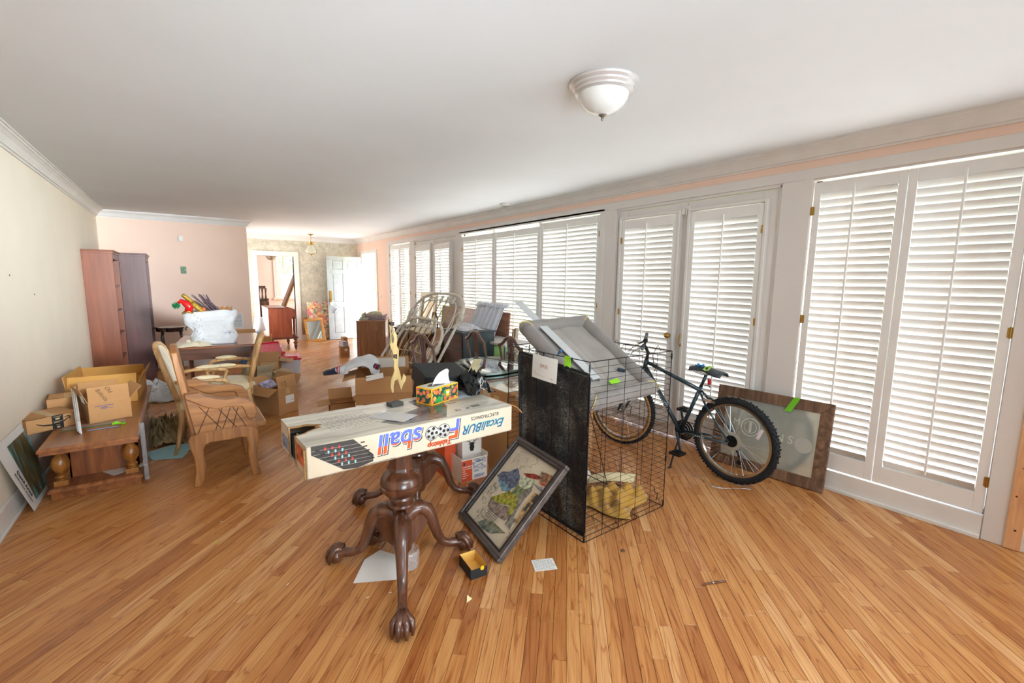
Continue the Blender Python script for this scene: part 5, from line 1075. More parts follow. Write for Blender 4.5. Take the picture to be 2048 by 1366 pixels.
# black box and bag
BLKB = plain('matte black card', '#1d1f21', 0.6, var=0.1); BAGB = plain('shiny black plastic bag', '#0e1012', 0.18, var=0.2, bmp=0.4, bscale=20)
t = thing('black_box', 'matte black box tilted behind the flowered tissue box', 'box', (1.285, 2.56, 0.655), rot=(R(12), R(4), R(-4)))
b = MB(); b.box(-0.16, 0.13, -0.11, 0.11, 0.20, 0.285); b.cham(-0.165, 0.135, -0.115, 0.115, 0.285, 0.30, 0.003); b.build('box_body', BLKB, t, bevel=0.002)
b = MB(); b.box(-0.14, 0.12, -0.08, 0.1, 0.0, 0.2); b.build('lower_box', BLKB, t)
crumple('black_plastic_bag', 'shiny black plastic bag with white scribble, right of the tissue box', 'bag', BAGB, (1.40, 2.30, 0.84), 0.085, 0.12, 0.14, 21, amp=0.35, n=22, fr=5)
b = MB(); b.tube([(0.0, 0, 0.03), (0.012, 0, 0.055), (0.0, 0, 0.085), (-0.012, 0, 0.06), (-0.006, 0, 0.02), (0.02, 0, 0.005)], 0.0012, 5); tag(b.build('white_cord', WHT, None, loc=(1.375, 2.165, 0.865)), 'thin white looped cord on the front of the black bag', 'cord')

# ---- orange and white carton with a white box inside
t = thing('orange_carton', 'open orange and white produce carton on the floor behind the pedestal legs', 'box', (1.71, 2.93, 0), R(-1.0))
CW = plain('white coated carton', '#e4ddd3', 0.5, var=0.03); CO = plain('orange carton print', '#d8532a', 0.5, var=0.04); NVY = plain('navy label print', '#2f3f74', 0.5)
b = MB(); w2, d2, h2, k = 0.115, 0.15, 0.19, 0.005
b.box(-w2-0.0, w2, -d2, -d2+k, 0, h2*0.93); b.box(-w2, w2, d2-k, d2, 0, h2); b.box(-w2, -w2+k, -d2, d2, 0, h2); b.box(w2-k, w2, -d2, d2, 0, h2*1.05); b.box(-w2, w2, -d2, d2, 0, k); b.build('carton_body', CW, t, bevel=0.002)
M = frame_M((0, -d2-0.0004, h2*0.46), (1, 0, 0), (0, 0, 1)); decal(t, 'orange_panel', CO, M @ Matrix.Translation((-0.068, 0, 0)), 0.09, 0.165); decal(t, 'orange_border', CO, M @ Matrix.Translation((0.045, -0.082, 0)), 0.13, 0.004); decal(t, 'orange_border', CO, M @ Matrix.Translation((0.109, 0, 0)), 0.004, 0.165)
b = MB(); b.T = M @ Matrix.Translation((0.038, 0.035, 0.0005)); q = random.Random(5)
for i in range(13):
    for j in range(11):
        if q.random() < 0.62 and not (-0.025 < -0.058+i*0.009 < 0.028 and 0.005 < -0.04+j*0.0085 < 0.028): b.box(-0.060+i*0.0092, -0.053+i*0.0092, -0.045+j*0.0085, -0.040+j*0.0085, 0, 0.0003)
b.build('pattern_print', NVY, t)
for x0, y0, w_, h_ in ((0.012, -0.012, 0.05, 0.03), (0.040, -0.055, 0.10, 0.036)):
    decal(t, 'barcode_field', WHT, M @ Matrix.Translation((x0, y0, 0.001)), w_, h_); b = MB(); b.T = M @ Matrix.Translation((x0, y0, 0.0018)); x = -w_/2+0.004
    while x < w_/2-0.004: l_ = q.choice((0.0012, 0.0024)); b.box(x, x+l_, -h_/2+0.004, h_/2-0.004, 0, 0.0003); x += l_+0.0022
    b.build('barcode', NVY, t)
text_mesh('94774', 0.022, 'carton_number', NVY, t, M @ Matrix.Translation((0.04, 0.056, 0.0018)), offset=0.0006)
decal(t, 'navy_patch', NVY, M @ Matrix.Translation((-0.092, 0.058, 0.0009)), 0.016, 0.022)
for i, s in enumerate(('CUBAN MELON', 'PRODUCT OF FRANCE', 'SUPER', 'ITALIENS', 'LOTS N. 367', 'KEEP 5C')): text_mesh(s, 0.0125 if i == 0 else 0.009, 'carton_lettering', WHT, t, M @ Matrix.Translation((-0.107, 0.033-i*0.017, 0.0012)), align='LEFT', offset=0.0003)
t = thing('stag_box', 'white box printed with a black antlered stag head, standing in the orange carton', 'box', (1.735, 2.955, 0.008), R(-1))
b = MB(); b.box(-0.085, 0.085, -0.09, 0.09, 0, 0.34); b.build('box_body', CW, t, bevel=0.002)
M = frame_M((0.0, -0.0904, 0.25), (1, 0, 0), (0, 0, 1)); b = MB(); b.T = M
b.prism([(-0.022, -0.03), (-0.016, -0.008), (-0.032, 0.0), (-0.014, 0.004), (0.0, 0.012), (0.014, 0.004), (0.032, 0.0), (0.016, -0.008), (0.022, -0.03), (0.012, -0.06), (-0.012, -0.06)], 0, 0.0004, 'XY')
for s in (-1, 1):
    b.tube([(s*0.008, 0.006, 0.0005), (s*0.03, 0.02, 0.0005), (s*0.05, 0.035, 0.0005), (s*0.058, 0.06, 0.0005)], [0.0032, 0.003, 0.0024, 0.001], 5); b.tube([(s*0.05, 0.035, 0.0005), (s*0.07, 0.045, 0.0005), (s*0.072, 0.065, 0.0005)], [0.0024, 0.002, 0.001], 5); b.tube([(s*0.02, 0.013, 0.0005), (s*0.012, 0.04, 0.0005)], [0.0025, 0.001], 5); b.tube([(s*0.036, 0.024, 0.0005), (s*0.03, 0.052, 0.0005)], [0.0022, 0.001], 5); b.tube([(s*0.048, 0.033, 0.0005), (s*0.056, 0.018, 0.0005)], [0.002, 0.001], 5)
b.build('stag_print', INK, t); text_mesh('1868', 0.014, 'box_lettering', CO, t, M @ Matrix.Translation((0, 0.052, 0.0004)))
t = thing('orange_print_box', 'tall orange printed box behind the orange carton, left of the stag box', 'box', (1.60, 3.02, 0), R(-1))
b = MB(); b.box(-0.06, 0.035, -0.08, 0.08, 0, 0.335); b.build('box_body', CO, t, bevel=0.002); b = MB()
for k_ in range(6): b.beam((-0.05+k_*0.012, -0.0806, 0.27), (-0.035+k_*0.012, -0.0806, 0.32), 0.004, 0.0006, up=(0, 1, 0))
b.build('pattern_print', plain('brown pattern print', '#6b3420', 0.5), t)

# ---- stitched picture leaning against the crate
FR = wood('dark grey brown moulding', '#3a3230', '#4e4440', '#655852', axis='X', coat=0.2)
A_, e1_, e2_ = Vector((1.275, 1.822, 0.006)), Vector((0.0834, 0.5607, 0.0)).normalized(), Vector((0.437, -0.05, 0.449)).normalized()
n_ = e1_.cross(e2_).normalized(); n_ = n_ if n_.x < 0 else -n_
LW, LH = 0.567, 0.629
t = thing('stitched_picture', 'framed needlework of a lakeside villa and mountains leaning on the wire crate', 'picture')
t.matrix_world = Matrix(((e1_.x, e2_.x, n_.x, A_.x), (e1_.y, e2_.y, n_.y, A_.y), (e1_.z, e2_.z, n_.z, A_.z), (0, 0, 0, 1)))
for nm, q0, q1, z0, z1 in (('outer_frame', 0.0, 0.022, -0.012, 0.024), ('middle_frame', 0.018, 0.042, -0.012, 0.016), ('inner_frame', 0.038, 0.048, -0.012, 0.020)):
    b = MB()
    for (x0, x1, y0, y1) in ((q0, LW-q0, q0, q1), (q0, LW-q0, LH-q1, LH-q0), (q0, q1, q1, LH-q1), (LW-q1, LW-q0, q1, LH-q1)): b.box(x0, x1, y0, y1, z0, z1)
    b.build(nm, FR if nm != 'inner_frame' else plain('black fillet', '#2a2524', 0.4), t, bevel=0.004)
b = MB(); b.box(0.04, LW-0.04, 0.04, LH-0.04, -0.006, 0.002); b.build('linen', cloth('cream linen ground', '#cfc2a8', bmp=0.1), t)
ART = {'mountain': [(0.893, 0.542), (0.861, 0.602), (0.744, 0.65), (0.667, 0.727), (0.538, 0.675), (0.478, 0.6), (0.546, 0.515), (0.742, 0.525)], 'water': [(0.87, 0.532), (0.772, 0.532), (0.536, 0.533), (0.537, 0.497), (0.646, 0.462), (0.772, 0.495)], 'hill': [(0.5, 0.6), (0.46, 0.66), (0.268, 0.681), (0.26, 0.56), (0.36, 0.50), (0.5, 0.51)], 'house': [(0.518, 0.665), (0.484, 0.713), (0.324, 0.737), (0.268, 0.681), (0.344, 0.609), (0.47, 0.594)], 'roof': [(0.537, 0.715), (0.373, 0.775), (0.244, 0.793), (0.266, 0.751), (0.417, 0.711)], 'tower': [(0.306, 0.831), (0.217, 0.843), (0.119, 0.856), (0.101, 0.746), (0.219, 0.726)],
 'cliff': [(0.731, 0.347), (0.55, 0.352), (0.37, 0.395), (0.288, 0.317), (0.319, 0.271), (0.504, 0.253), (0.685, 0.26)], 'path': [(0.362, 0.517), (0.317, 0.637), (0.242, 0.649), (0.256, 0.544), (0.246, 0.4), (0.212, 0.288), (0.308, 0.308)], 'wall': [(0.194, 0.635), (0.103, 0.656), (0.111, 0.571), (0.136, 0.323), (0.182, 0.333), (0.202, 0.549)], 'trees': [(0.576, 0.464), (0.534, 0.507), (0.357, 0.502), (0.294, 0.445), (0.277, 0.354), (0.32, 0.327), (0.385, 0.406), (0.55, 0.352), (0.742, 0.342), (0.693, 0.372)], 'shore': [(0.655, 0.092), (0.591, 0.146), (0.402, 0.168), (0.245, 0.178), (0.356, 0.117), (0.536, 0.08)], 'boat': [(0.674, 0.16), (0.597, 0.161), (0.411, 0.196), (0.178, 0.21), (0.264, 0.169), (0.501, 0.138)], 'fence': [(0.27, 0.349), (0.191, 0.361), (0.151, 0.246), (0.24, 0.251)], 'arch': [(0.28, 0.702), (0.171, 0.711), (0.075, 0.691), (0.156, 0.675)]}
ACOL = {'mountain': '#6d7387', 'water': '#7aa0b2', 'hill': '#8b9468', 'house': '#c9cdb0', 'roof': '#a63f2c', 'tower': '#b5835e', 'cliff': '#a08b80', 'path': '#8d857a', 'wall': '#cba46e', 'trees': '#a3a23c', 'shore': '#7c8478', 'boat': '#8f8d74', 'fence': '#c8c2b2', 'arch': '#8c9096'}
for i, (nm, poly) in enumerate(ART.items()):
    b = MB(); ps = []
    for j in range(len(poly)):
        p, q = poly[j], poly[(j+1) % len(poly)]
        for f in (0, 0.33, 0.66):
            x, y = p[0]+(q[0]-p[0])*f, p[1]+(q[1]-p[1])*f; k_ = noise.noise(Vector((x*30, y*30, i)))*0.012; ps.append(((x+k_)*LW, (y-k_)*LH))
    b.prism(ps, 0.002, 0.0026+i*0.00025, 'XY'); b.build('stitched_'+nm, plain('wool '+nm, ACOL[nm], 0.9, var=0.45, nscale=40, bmp=0.5, bscale=250), t)
b = MB(); q = random.Random(31); Z_ = 0.0062
def curl(u, v, r, n, spread=2.0):
    for _ in range(n):
        a0 = q.uniform(0, 6.28); cx, cy_ = u*LW+q.uniform(-r, r)*spread, v*LH+q.uniform(-r, r)*spread; rr = r*q.uniform(0.5, 1.0)
        b.tube([(cx+rr*math.cos(a0+w*0.6), cy_+rr*math.sin(a0+w*0.6), 0.0026) for w in range(6)], 0.0008, 3)
for u, v in ((0.80, 0.79), (0.86, 0.77), (0.52, 0.81), (0.42, 0.86), (0.76, 0.88), (0.60, 0.80)): curl(u, v, 0.02, 4)
b.build('stitched_cloud_line', plain('brown thread', '#8b7c6b', 0.9), t)
b = MB()
for u, v in ((0.84, 0.39), (0.82, 0.31), (0.72, 0.22), (0.6, 0.25), (0.72, 0.15), (0.5, 0.11), (0.78, 0.42), (0.80, 0.48)): curl(u, v, 0.016, 6)
for _ in range(6): b.tube([((0.62-_*0.035)*LW, 0.17*LH, 0.0058), ((0.60-_*0.035)*LW, 0.27*LH, 0.0058)], 0.001, 3)
for _ in range(4): b.tube([(0.64*LW, (0.19+_*0.022)*LH, 0.0058), (0.42*LW, (0.20+_*0.022)*LH, 0.0058)], 0.001, 3)
for _ in range(6): b.tube([((0.26-_*0.018)*LW, 0.26*LH, 0.0064), ((0.28-_*0.018)*LW, 0.35*LH, 0.0064)], 0.0018, 3)
for _ in range(5): b.tube([((0.30-_*0.03)*LW, 0.76*LH, 0.0058), ((0.27-_*0.03)*LW, 0.84*LH, 0.0058)], 0.0012, 3)
for u, v in ((0.155, 0.50), (0.13, 0.60)): b.cbox((u*LW, v*LH, 0.0052), (0.022, 0.05, 0.0012))
b.build('stitched_outline', plain('dark thread', '#43484c', 0.9), t)
b = MB()
for _ in range(16): u, v = q.choice(((0.12, 0.21), (0.15, 0.74), (0.20, 0.80), (0.55, 0.42), (0.42, 0.48))); b.cbox(((u+q.uniform(-.03, .03))*LW, (v+q.uniform(-.03, .03))*LH, 0.0066), (0.006, 0.006, 0.001))
b.build('stitched_flower', plain('red thread', '#c4372c', 0.9), t)

# ---- small things on the floor
t = thing('small_black_box', 'small open box, black outside and yellow inside, beside the claw foot', 'box', (1.137, 1.868, 0), R(-6))
t.scale = (0.90, 1.13, 1.0)
b = MB(); b.box(-0.05, 0.05, -0.0635, -0.0615, 0, 0.052); b.box(-0.05, 0.05, 0.0615, 0.0635, 0, 0.062); b.box(-0.052, -0.05, -0.0635, 0.0635, 0, 0.06); b.box(0.05, 0.052, -0.0635, 0.0635, 0, 0.06); b.build('outside', BLKB, t)
YI = plain('yellow inside', '#e2b45c', 0.6); b = MB(); b.box(-0.05, 0.05, -0.0615, -0.0605, 0.001, 0.052); b.box(-0.05, 0.05, 0.0605, 0.0615, 0.001, 0.062); b.box(-0.05, -0.049, -0.06, 0.06, 0.001, 0.06); b.box(0.049, 0.05, -0.06, 0.06, 0.001, 0.06); b.box(-0.05, 0.05, -0.06, 0.06, 0, 0.003); b.build('inside', YI, t)
b = MB(); b.lathe([(0, 0), (0.012, 0), (0.012, 0.0008), (0, 0.0008)], 16, (0.02, -0.0640, 0.048), axis='Y'); b.build('thumb_tab', YEL, t)
t = thing('paper_slip', 'small white printed slip on the floor near the crate corner', 'paper', (1.468, 1.685, 0.001), R(-25))
b = MB(); b.box(-0.060, 0.060, -0.048, 0.048, 0, 0.0008); b.build('sheet', PAPER, t); b = MB(); q = random.Random(8)
for i in range(9):
    x = -0.053
    while x < 0.045: l_ = q.uniform(0.006, 0.02); b.cbox((x+l_/2, 0.038-i*0.0095, 0.0011), (l_, 0.0028, 0.0003)); x += l_+0.005
b.build('fine_print', plain('grey fine print', '#8b8f88', 0.6), t)
t = thing('ballpoint_pen', 'brown and silver ballpoint pen lying alone on the right of the floor', 'pen', (2.072, 1.073, 0.006), math.atan2(-0.059, 0.135))
b = MB(); b.lathe([(0.001, -0.072), (0.0045, -0.062), (0.005, -0.01), (0.0055, 0.02), (0.005, 0.062), (0.002, 0.066)], 12, axis='X'); b.build('barrel', plain('brown pen barrel', '#6d4a35', 0.3, metal=0.5), t, autosmooth=40)
b = MB(); b.lathe([(0.0058, -0.012), (0.0058, -0.004)], 12, axis='X'); b.cbox((0.045, 0, 0.006), (0.04, 0.003, 0.0015)); b.build('clip', STEEL, t)
b = MB(); b.lathe([(0, 0), (0.013, 0), (0.014, 0.003), (0.011, 0.006), (0, 0.0065)], 18); tag(b.build('bottle_cap', plain('tarnished cap', '#7a5f44', 0.4, metal=0.6), None, loc=(1.913, 1.524, 0.0), autosmooth=30), 'small brown round cap on the floor in front of the crate', 'bottle cap')
b = MB(); b.add([(0, 0, 0), (0.035, 0.008, 0.002), (0.018, 0.028, 0.016), (0.012, 0.008, 0.0)], [(0, 1, 2), (0, 2, 3)]); tag(b.build('paper_scrap', plain('cream scrap', '#e3cf9c', 0.8), None, loc=(0.985, 1.675, 0.0005), solid=0.0008), 'tiny folded cream paper scrap in front of the small black box', 'paper scrap')
b = MB(); b.cbox((0, 0, 0.001), (0.012, 0.010, 0.001)); tag(b.build('green_scrap', GREEN, None, loc=(0.068, 2.93, 0), rot=(0, 0, 0.5)), 'tiny lime green tape scrap on the open floor at left', 'paper scrap')
q = random.Random(77)
for x, y in ((0.11, 3.17), (0.43, 3.45), (0.33, 2.30), (0.72, 1.95), (0.62, 1.98)):
    b = MB(); b.cbox((0, 0, 0.001), (0.014, 0.005, 0.001)); tag(b.build('white_scrap', PAPER, None, loc=(x, y, 0), rot=(0, 0, q.uniform(0, 3))), 'tiny white paper chip on the open floor at left', 'paper scrap', 'white chips on the floor')
b = MB(); b.add([(-0.16, 0.0, 0.001), (0.02, -0.16, 0.001), (0.13, -0.01, 0.002), (0.09, 0.14, 0.001), (-0.02, 0.12, 0.006)], [(0, 1, 4), (1, 2, 4), (2, 3, 4)]); tag(b.build('loose_paper', PAPER, None, loc=(0.75, 2.16, 0), rot=(0, 0, R(14)), solid=0.0008), 'creased white sheet on the floor under the near pedestal', 'paper')
t = thing('glass_jar', 'clear ribbed glass jar standing behind the front leg of the near pedestal', 'jar', (0.86, 2.12, 0.0))
b = MB(); n = 24; vs = []
for z, r in ((0, 0.045), (0.004, 0.05), (0.085, 0.055), (0.095, 0.052), (0.1, 0.054)): vs += [((r+0.0015*math.cos(k*math.pi))*math.cos(2*math.pi*k/n), (r+0.0015*math.cos(k*math.pi))*math.sin(2*math.pi*k/n), z) for k in range(n)]
b.add(vs, [tuple(range(n))]+[(j*n+k, j*n+(k+1) % n, (j+1)*n+(k+1) % n, (j+1)*n+k) for j in range(4) for k in range(n)]); b.build('jar_wall', glass('jar glass', '#e6ecf0', alpha=0.14), t, solid=0.002)
t.location = (0.875, 2.09, 0.001)
# ================================================================ CENTRE MIDDLE DISTANCE
# big open box with a baseball shirt
SZ = 0.24
s0 = thing('under_carton', 'low brown carton supporting the big open box with the shirt', 'box', (1.80, 4.80, 0), R(-20)); b = MB(); b.box(-0.25, 0.25, -0.22, 0.22, 0, SZ-0.002); b.build('box_body', CARDD, s0, bevel=0.002); b = MB(); b.box(-0.06, 0.06, -0.2206, -0.22, 0.1, 0.16); b.build('panel', CARD, s0)
s = carton('cardboard_box', 'big open brown box with a striped white shirt over its left flap', None, (1.70, 4.62, SZ), R(-20), 0.56, 0.48, 0.28, (None, None, 8, 105), flen=0.13)
for f, (sx0, sx1) in ((0, (-0.28, 0.28)),):
    b = MB(); b.box(-0.275, 0.275, -0.002, 0.002, 0, 0.17); o = b.build('flap', CARD, s); o.matrix_local = Matrix.Translation((0, -0.238, 0.28)) @ Matrix.Rotation(R(172), 4, 'X')
b = MB(); b.box(-0.235, 0.235, -0.0035, -0.0022, 0.01, 0.12); o = b.build('white_lining', plain('pale lining', '#d9d2c8', 0.7), s); o.matrix_local = Matrix.Translation((0, 0.235, 0.28)) @ Matrix.Rotation(R(8), 4, 'X')
SHIRT = cloth('white jersey', '#dcdee4', bmp=0.4, wscale=60); NAV = cloth('navy cuff', '#23263f'); REDS = plain('red stripe', '#c22740', 0.8)
t = thing('baseball_shirt', 'white shirt with red and navy striped cuff draped over the open box flap', 'shirt', (1.52, 4.78, SZ+0.27), R(-20))
def sh(u, v):
    x, y = (u-0.5)*0.40, (v-0.5)*0.34; r = max(0, 1-(x/0.22)**2-(y/0.2)**2)
    return (x-0.02, y, 0.03+0.21*r**0.6*(0.35+0.65*u)+0.025*noise.noise(Vector((x*9, y*9, 2)))+(0.0 if r > 0 else -0.02))
b = MB(); b.grid(sh, 24, 20); b.build('shirt_body', SHIRT, t, solid=0.003, autosmooth=60)
b = MB(); b.tube([(-0.16, -0.10, 0.05), (-0.24, -0.07, 0.045), (-0.31, -0.04, 0.03), (-0.33, -0.03, 0.02)], [0.045, 0.036, 0.03, 0.026], 12); b.build('sleeve', SHIRT, t, smooth=True)
b = MB(); b.tube([(-0.22, -0.075, 0.048), (-0.34, -0.03, 0.02), (-0.38, -0.02, 0.008)], [0.040, 0.030, 0.024], 12); b.build('cuff', NAV, t, smooth=True)
for k in range(2): b = MB(); b.tube([(-0.205-0.02*k, -0.082+0.006*k, 0.049), (-0.212-0.02*k, -0.080+0.006*k, 0.048)], 0.043, 12); b.build('cuff_stripe', REDS, t)
for k_, mt_s in enumerate((NAV, REDS, NAV)): b = MB(); b.tube([(0.13+0.018*k_, -0.125-0.008*k_, 0.09-0.006*k_), (0.14+0.018*k_, -0.13-0.008*k_, 0.086-0.006*k_)], 0.030, 10); b.build('striped_hem', mt_s, t)
b = MB(); b.box(-0.085, 0.085, -0.06, 0.06, 0, 0.001); tag(b.build('white_envelope', PAPER, None, loc=(1.53, 4.42, SZ+0.283), rot=(R(14), R(-10), R(-20))), 'white envelope lying on the corner of the big open box', 'envelope')
t = carton('cardboard_box', 'small open brown box on the floor under the big shirt box', None, (1.37, 5.05, 0), R(-10), 0.26, 0.24, 0.16, (70, 60, 40, 95), flen=0.13)
t = thing('blue_white_carton', 'small blue and white packet beside the floor box', 'packet', (1.56, 4.72, 0), R(-15)); b = MB(); b.box(-0.10, 0.10, -0.05, 0.05, 0, 0.12); b.build('packet_body', plain('dark packet', '#5a6168', 0.5), t); decal(t, 'blue_top', plain('bright blue print', '#3f8fd0', 0.4), frame_M((0.03, 0, 0.1202), (1, 0, 0), (0, 1, 0)), 0.12, 0.09)
# tall carton behind the crate and the mirrored trays on it
t = thing('tall_carton', 'tall sealed brown shipping carton behind the wire crate', 'box', (2.335, 2.80, 0), 0)
b = MB(); b.box(-0.385, 0.385, -0.26, 0.26, 0, 0.66); b.build('box_body', CARD, t, bevel=0.003); b = MB(); b.box(-0.387, 0.387, -0.262, -0.2, 0.62, 0.6615); b.box(-0.3865, 0.387, -0.10, 0.262, 0.655, 0.6612); b.build('clear_tape', plain('glossy clear tape', '#cfc2ac', 0.1, coat=0.8), t)
M = frame_M((-0.3855, 0.19, 0.58), (0, -1, 0), (0, 0, 1)); decal(t, 'paper_label', plain('cream label', '#d8c7a2', 0.6), M, 0.10, 0.11); b = MB()
for k in range(7): b.cbox((-0.3866, 0.19, 0.622-k*0.014), (0.0006, 0.08, 0.004))
b.build('label_print', plain('grey label print', '#8c8069', 0.6), t); decal(t, 'paper_label', plain('tan label', '#c9ae80', 0.6), frame_M((-0.3855, 0.05, 0.57), (0, -1, 0), (0, 0, 1)), 0.07, 0.07)
GRN = plain('aged silver glass edge', '#8fa5a0', 0.2, metal=0.5)
octo = [(2.03, 3.25), (2.215, 3.90), (2.484, 3.976), (2.608, 3.575), (2.585, 3.33), (2.444, 3.20), (2.22, 3.16), (2.07, 3.18)]
def tray(name, label, dz, grow, mat, loc=(0, 0)):
    cx, cy_ = 2.32, 3.54; t = thing(name, label, 'mirror tray', (cx+loc[0], cy_+loc[1], 0.664+dz)); o = [((x-cx)*grow, (y-cy_)*grow) for x, y in octo]; i = [(x*0.80, y*0.80) for x, y in o]
    b = MB(); b.strip(o, i, 0, 0.014, 'XY'); b.build('bevelled_rim', plain('silvery rim', '#aeb8b4', 0.12, metal=0.85, var=0.15), t, bevel=0.003)
    b = MB(); b.strip([(x*1.02, y*1.02) for x, y in o], o, 0.002, 0.018, 'XY'); b.build('edge', GRN, t); b = MB(); b.prism(i, 0.004, 0.010, 'XY'); b.build('glass', mat, t); return t
MIRR = plain('mirror silver', '#dfe8e8', 0.02, metal=1.0, var=0.0)
tray('mirror_tray', 'faceted mirror tray with silvery rim, the upper one on the tall carton', 0.03, 1.0, MIRR); tray('mirror_tray', 'second faceted glass tray directly under the upper mirror tray', 0.004, 1.12, GLASS, (0.0, 0.01))
t = thing('low_side_crate', 'plain pale crate under the mirror trays, behind the tall carton', 'crate', (2.36, 3.55, 0)); b = MB(); b.box(-0.3, 0.3, -0.44, 0.42, 0, 0.662); b.build('crate_body', plain('pale pink board', '#c9b4ac', 0.7), t, bevel=0.003); b = MB(); b.box(-0.303, -0.3, -0.4, 0.4, 0.3, 0.5); b.build('white_panel', PAPER, t)
# shield-back chairs
SHW = wood('dark walnut chair frame', '#4b2f28', '#654239', '#7c564a', axis='Z', coat=0.4, rough=0.3)
def shield(label, x, y, rz, hgt=0.94):
    t = thing('shield_back_chair', label, 'chair', (x, y, 0), rz, 'shield-back dining chairs'); k = hgt/0.94
    for s in (-1, 1):
        b = MB(); b.tube([(-0.20, s*0.19, 0.0), (-0.19, s*0.2, 0.42*k), (-0.215, s*0.215, 0.62*k), (-0.255, s*0.225, 0.84*k)], [0.015, 0.02, 0.016, 0.015], 8); b.build('rear_post', SHW, t, smooth=True)
        b = MB(); b.beam((0.21, s*0.22, 0), (0.21, s*0.22, 0.43*k), 0.035, 0.035, up=(1, 0, 0)); b.build('leg', SHW, t, bevel=0.003)
    top = [(-0.232, 0.835), (-0.19, 0.845), (-0.14, 0.87), (-0.09, 0.915), (-0.04, 0.937), (0.0, 0.94), (0.04, 0.937), (0.09, 0.915), (0.14, 0.87), (0.19, 0.845), (0.232, 0.835)]
    b = MB(); b.tube([(-0.255, y_, z_*k) for y_, z_ in top], 0.018, 8); b.build('top_rail', SHW, t, smooth=True)
    for j, (y0, y1) in enumerate(((-0.05, -0.022), (-0.017, -0.007), (0.007, 0.017), (0.05, 0.022))):
        b = MB(); b.beam((-0.257, y0, 0.92*k), (-0.215, y1, 0.52*k), 0.014, 0.020, up=(1, 0, 0)); b.build('splat', SHW, t, bevel=0.003)
    b = MB(); b.beam((-0.238, 0, 0.70*k), (-0.232, 0, 0.62*k), 0.08, 0.014, up=(1, 0, 0)); b.beam((-0.215, -0.2, 0.5*k), (-0.215, 0.2, 0.5*k), 0.02, 0.05); b.build('cross_rail', SHW, t, bevel=0.003)
    b = MB(); b.box(-0.21, 0.24, -0.23, 0.23, 0.38*k, 0.44*k); b.build('seat_rail', SHW, t, bevel=0.004); b = MB(); b.cham(-0.18, 0.235, -0.22, 0.22, 0.44*k, 0.475*k, 0.02); b.build('seat_cushion', CREAMF, t, bevel=0.01); return t
shield('dark shield-back chair in front of the white iron bed frames', 2.24, 4.30, R(4), 0.935)
shield('dark shield-back chair beside the green printed tote, the middle of three', 2.88, 4.25, R(-6), 0.94)
shield('dark shield-back chair nearest the wire crate', 2.98, 3.72, R(-6), 0.92)

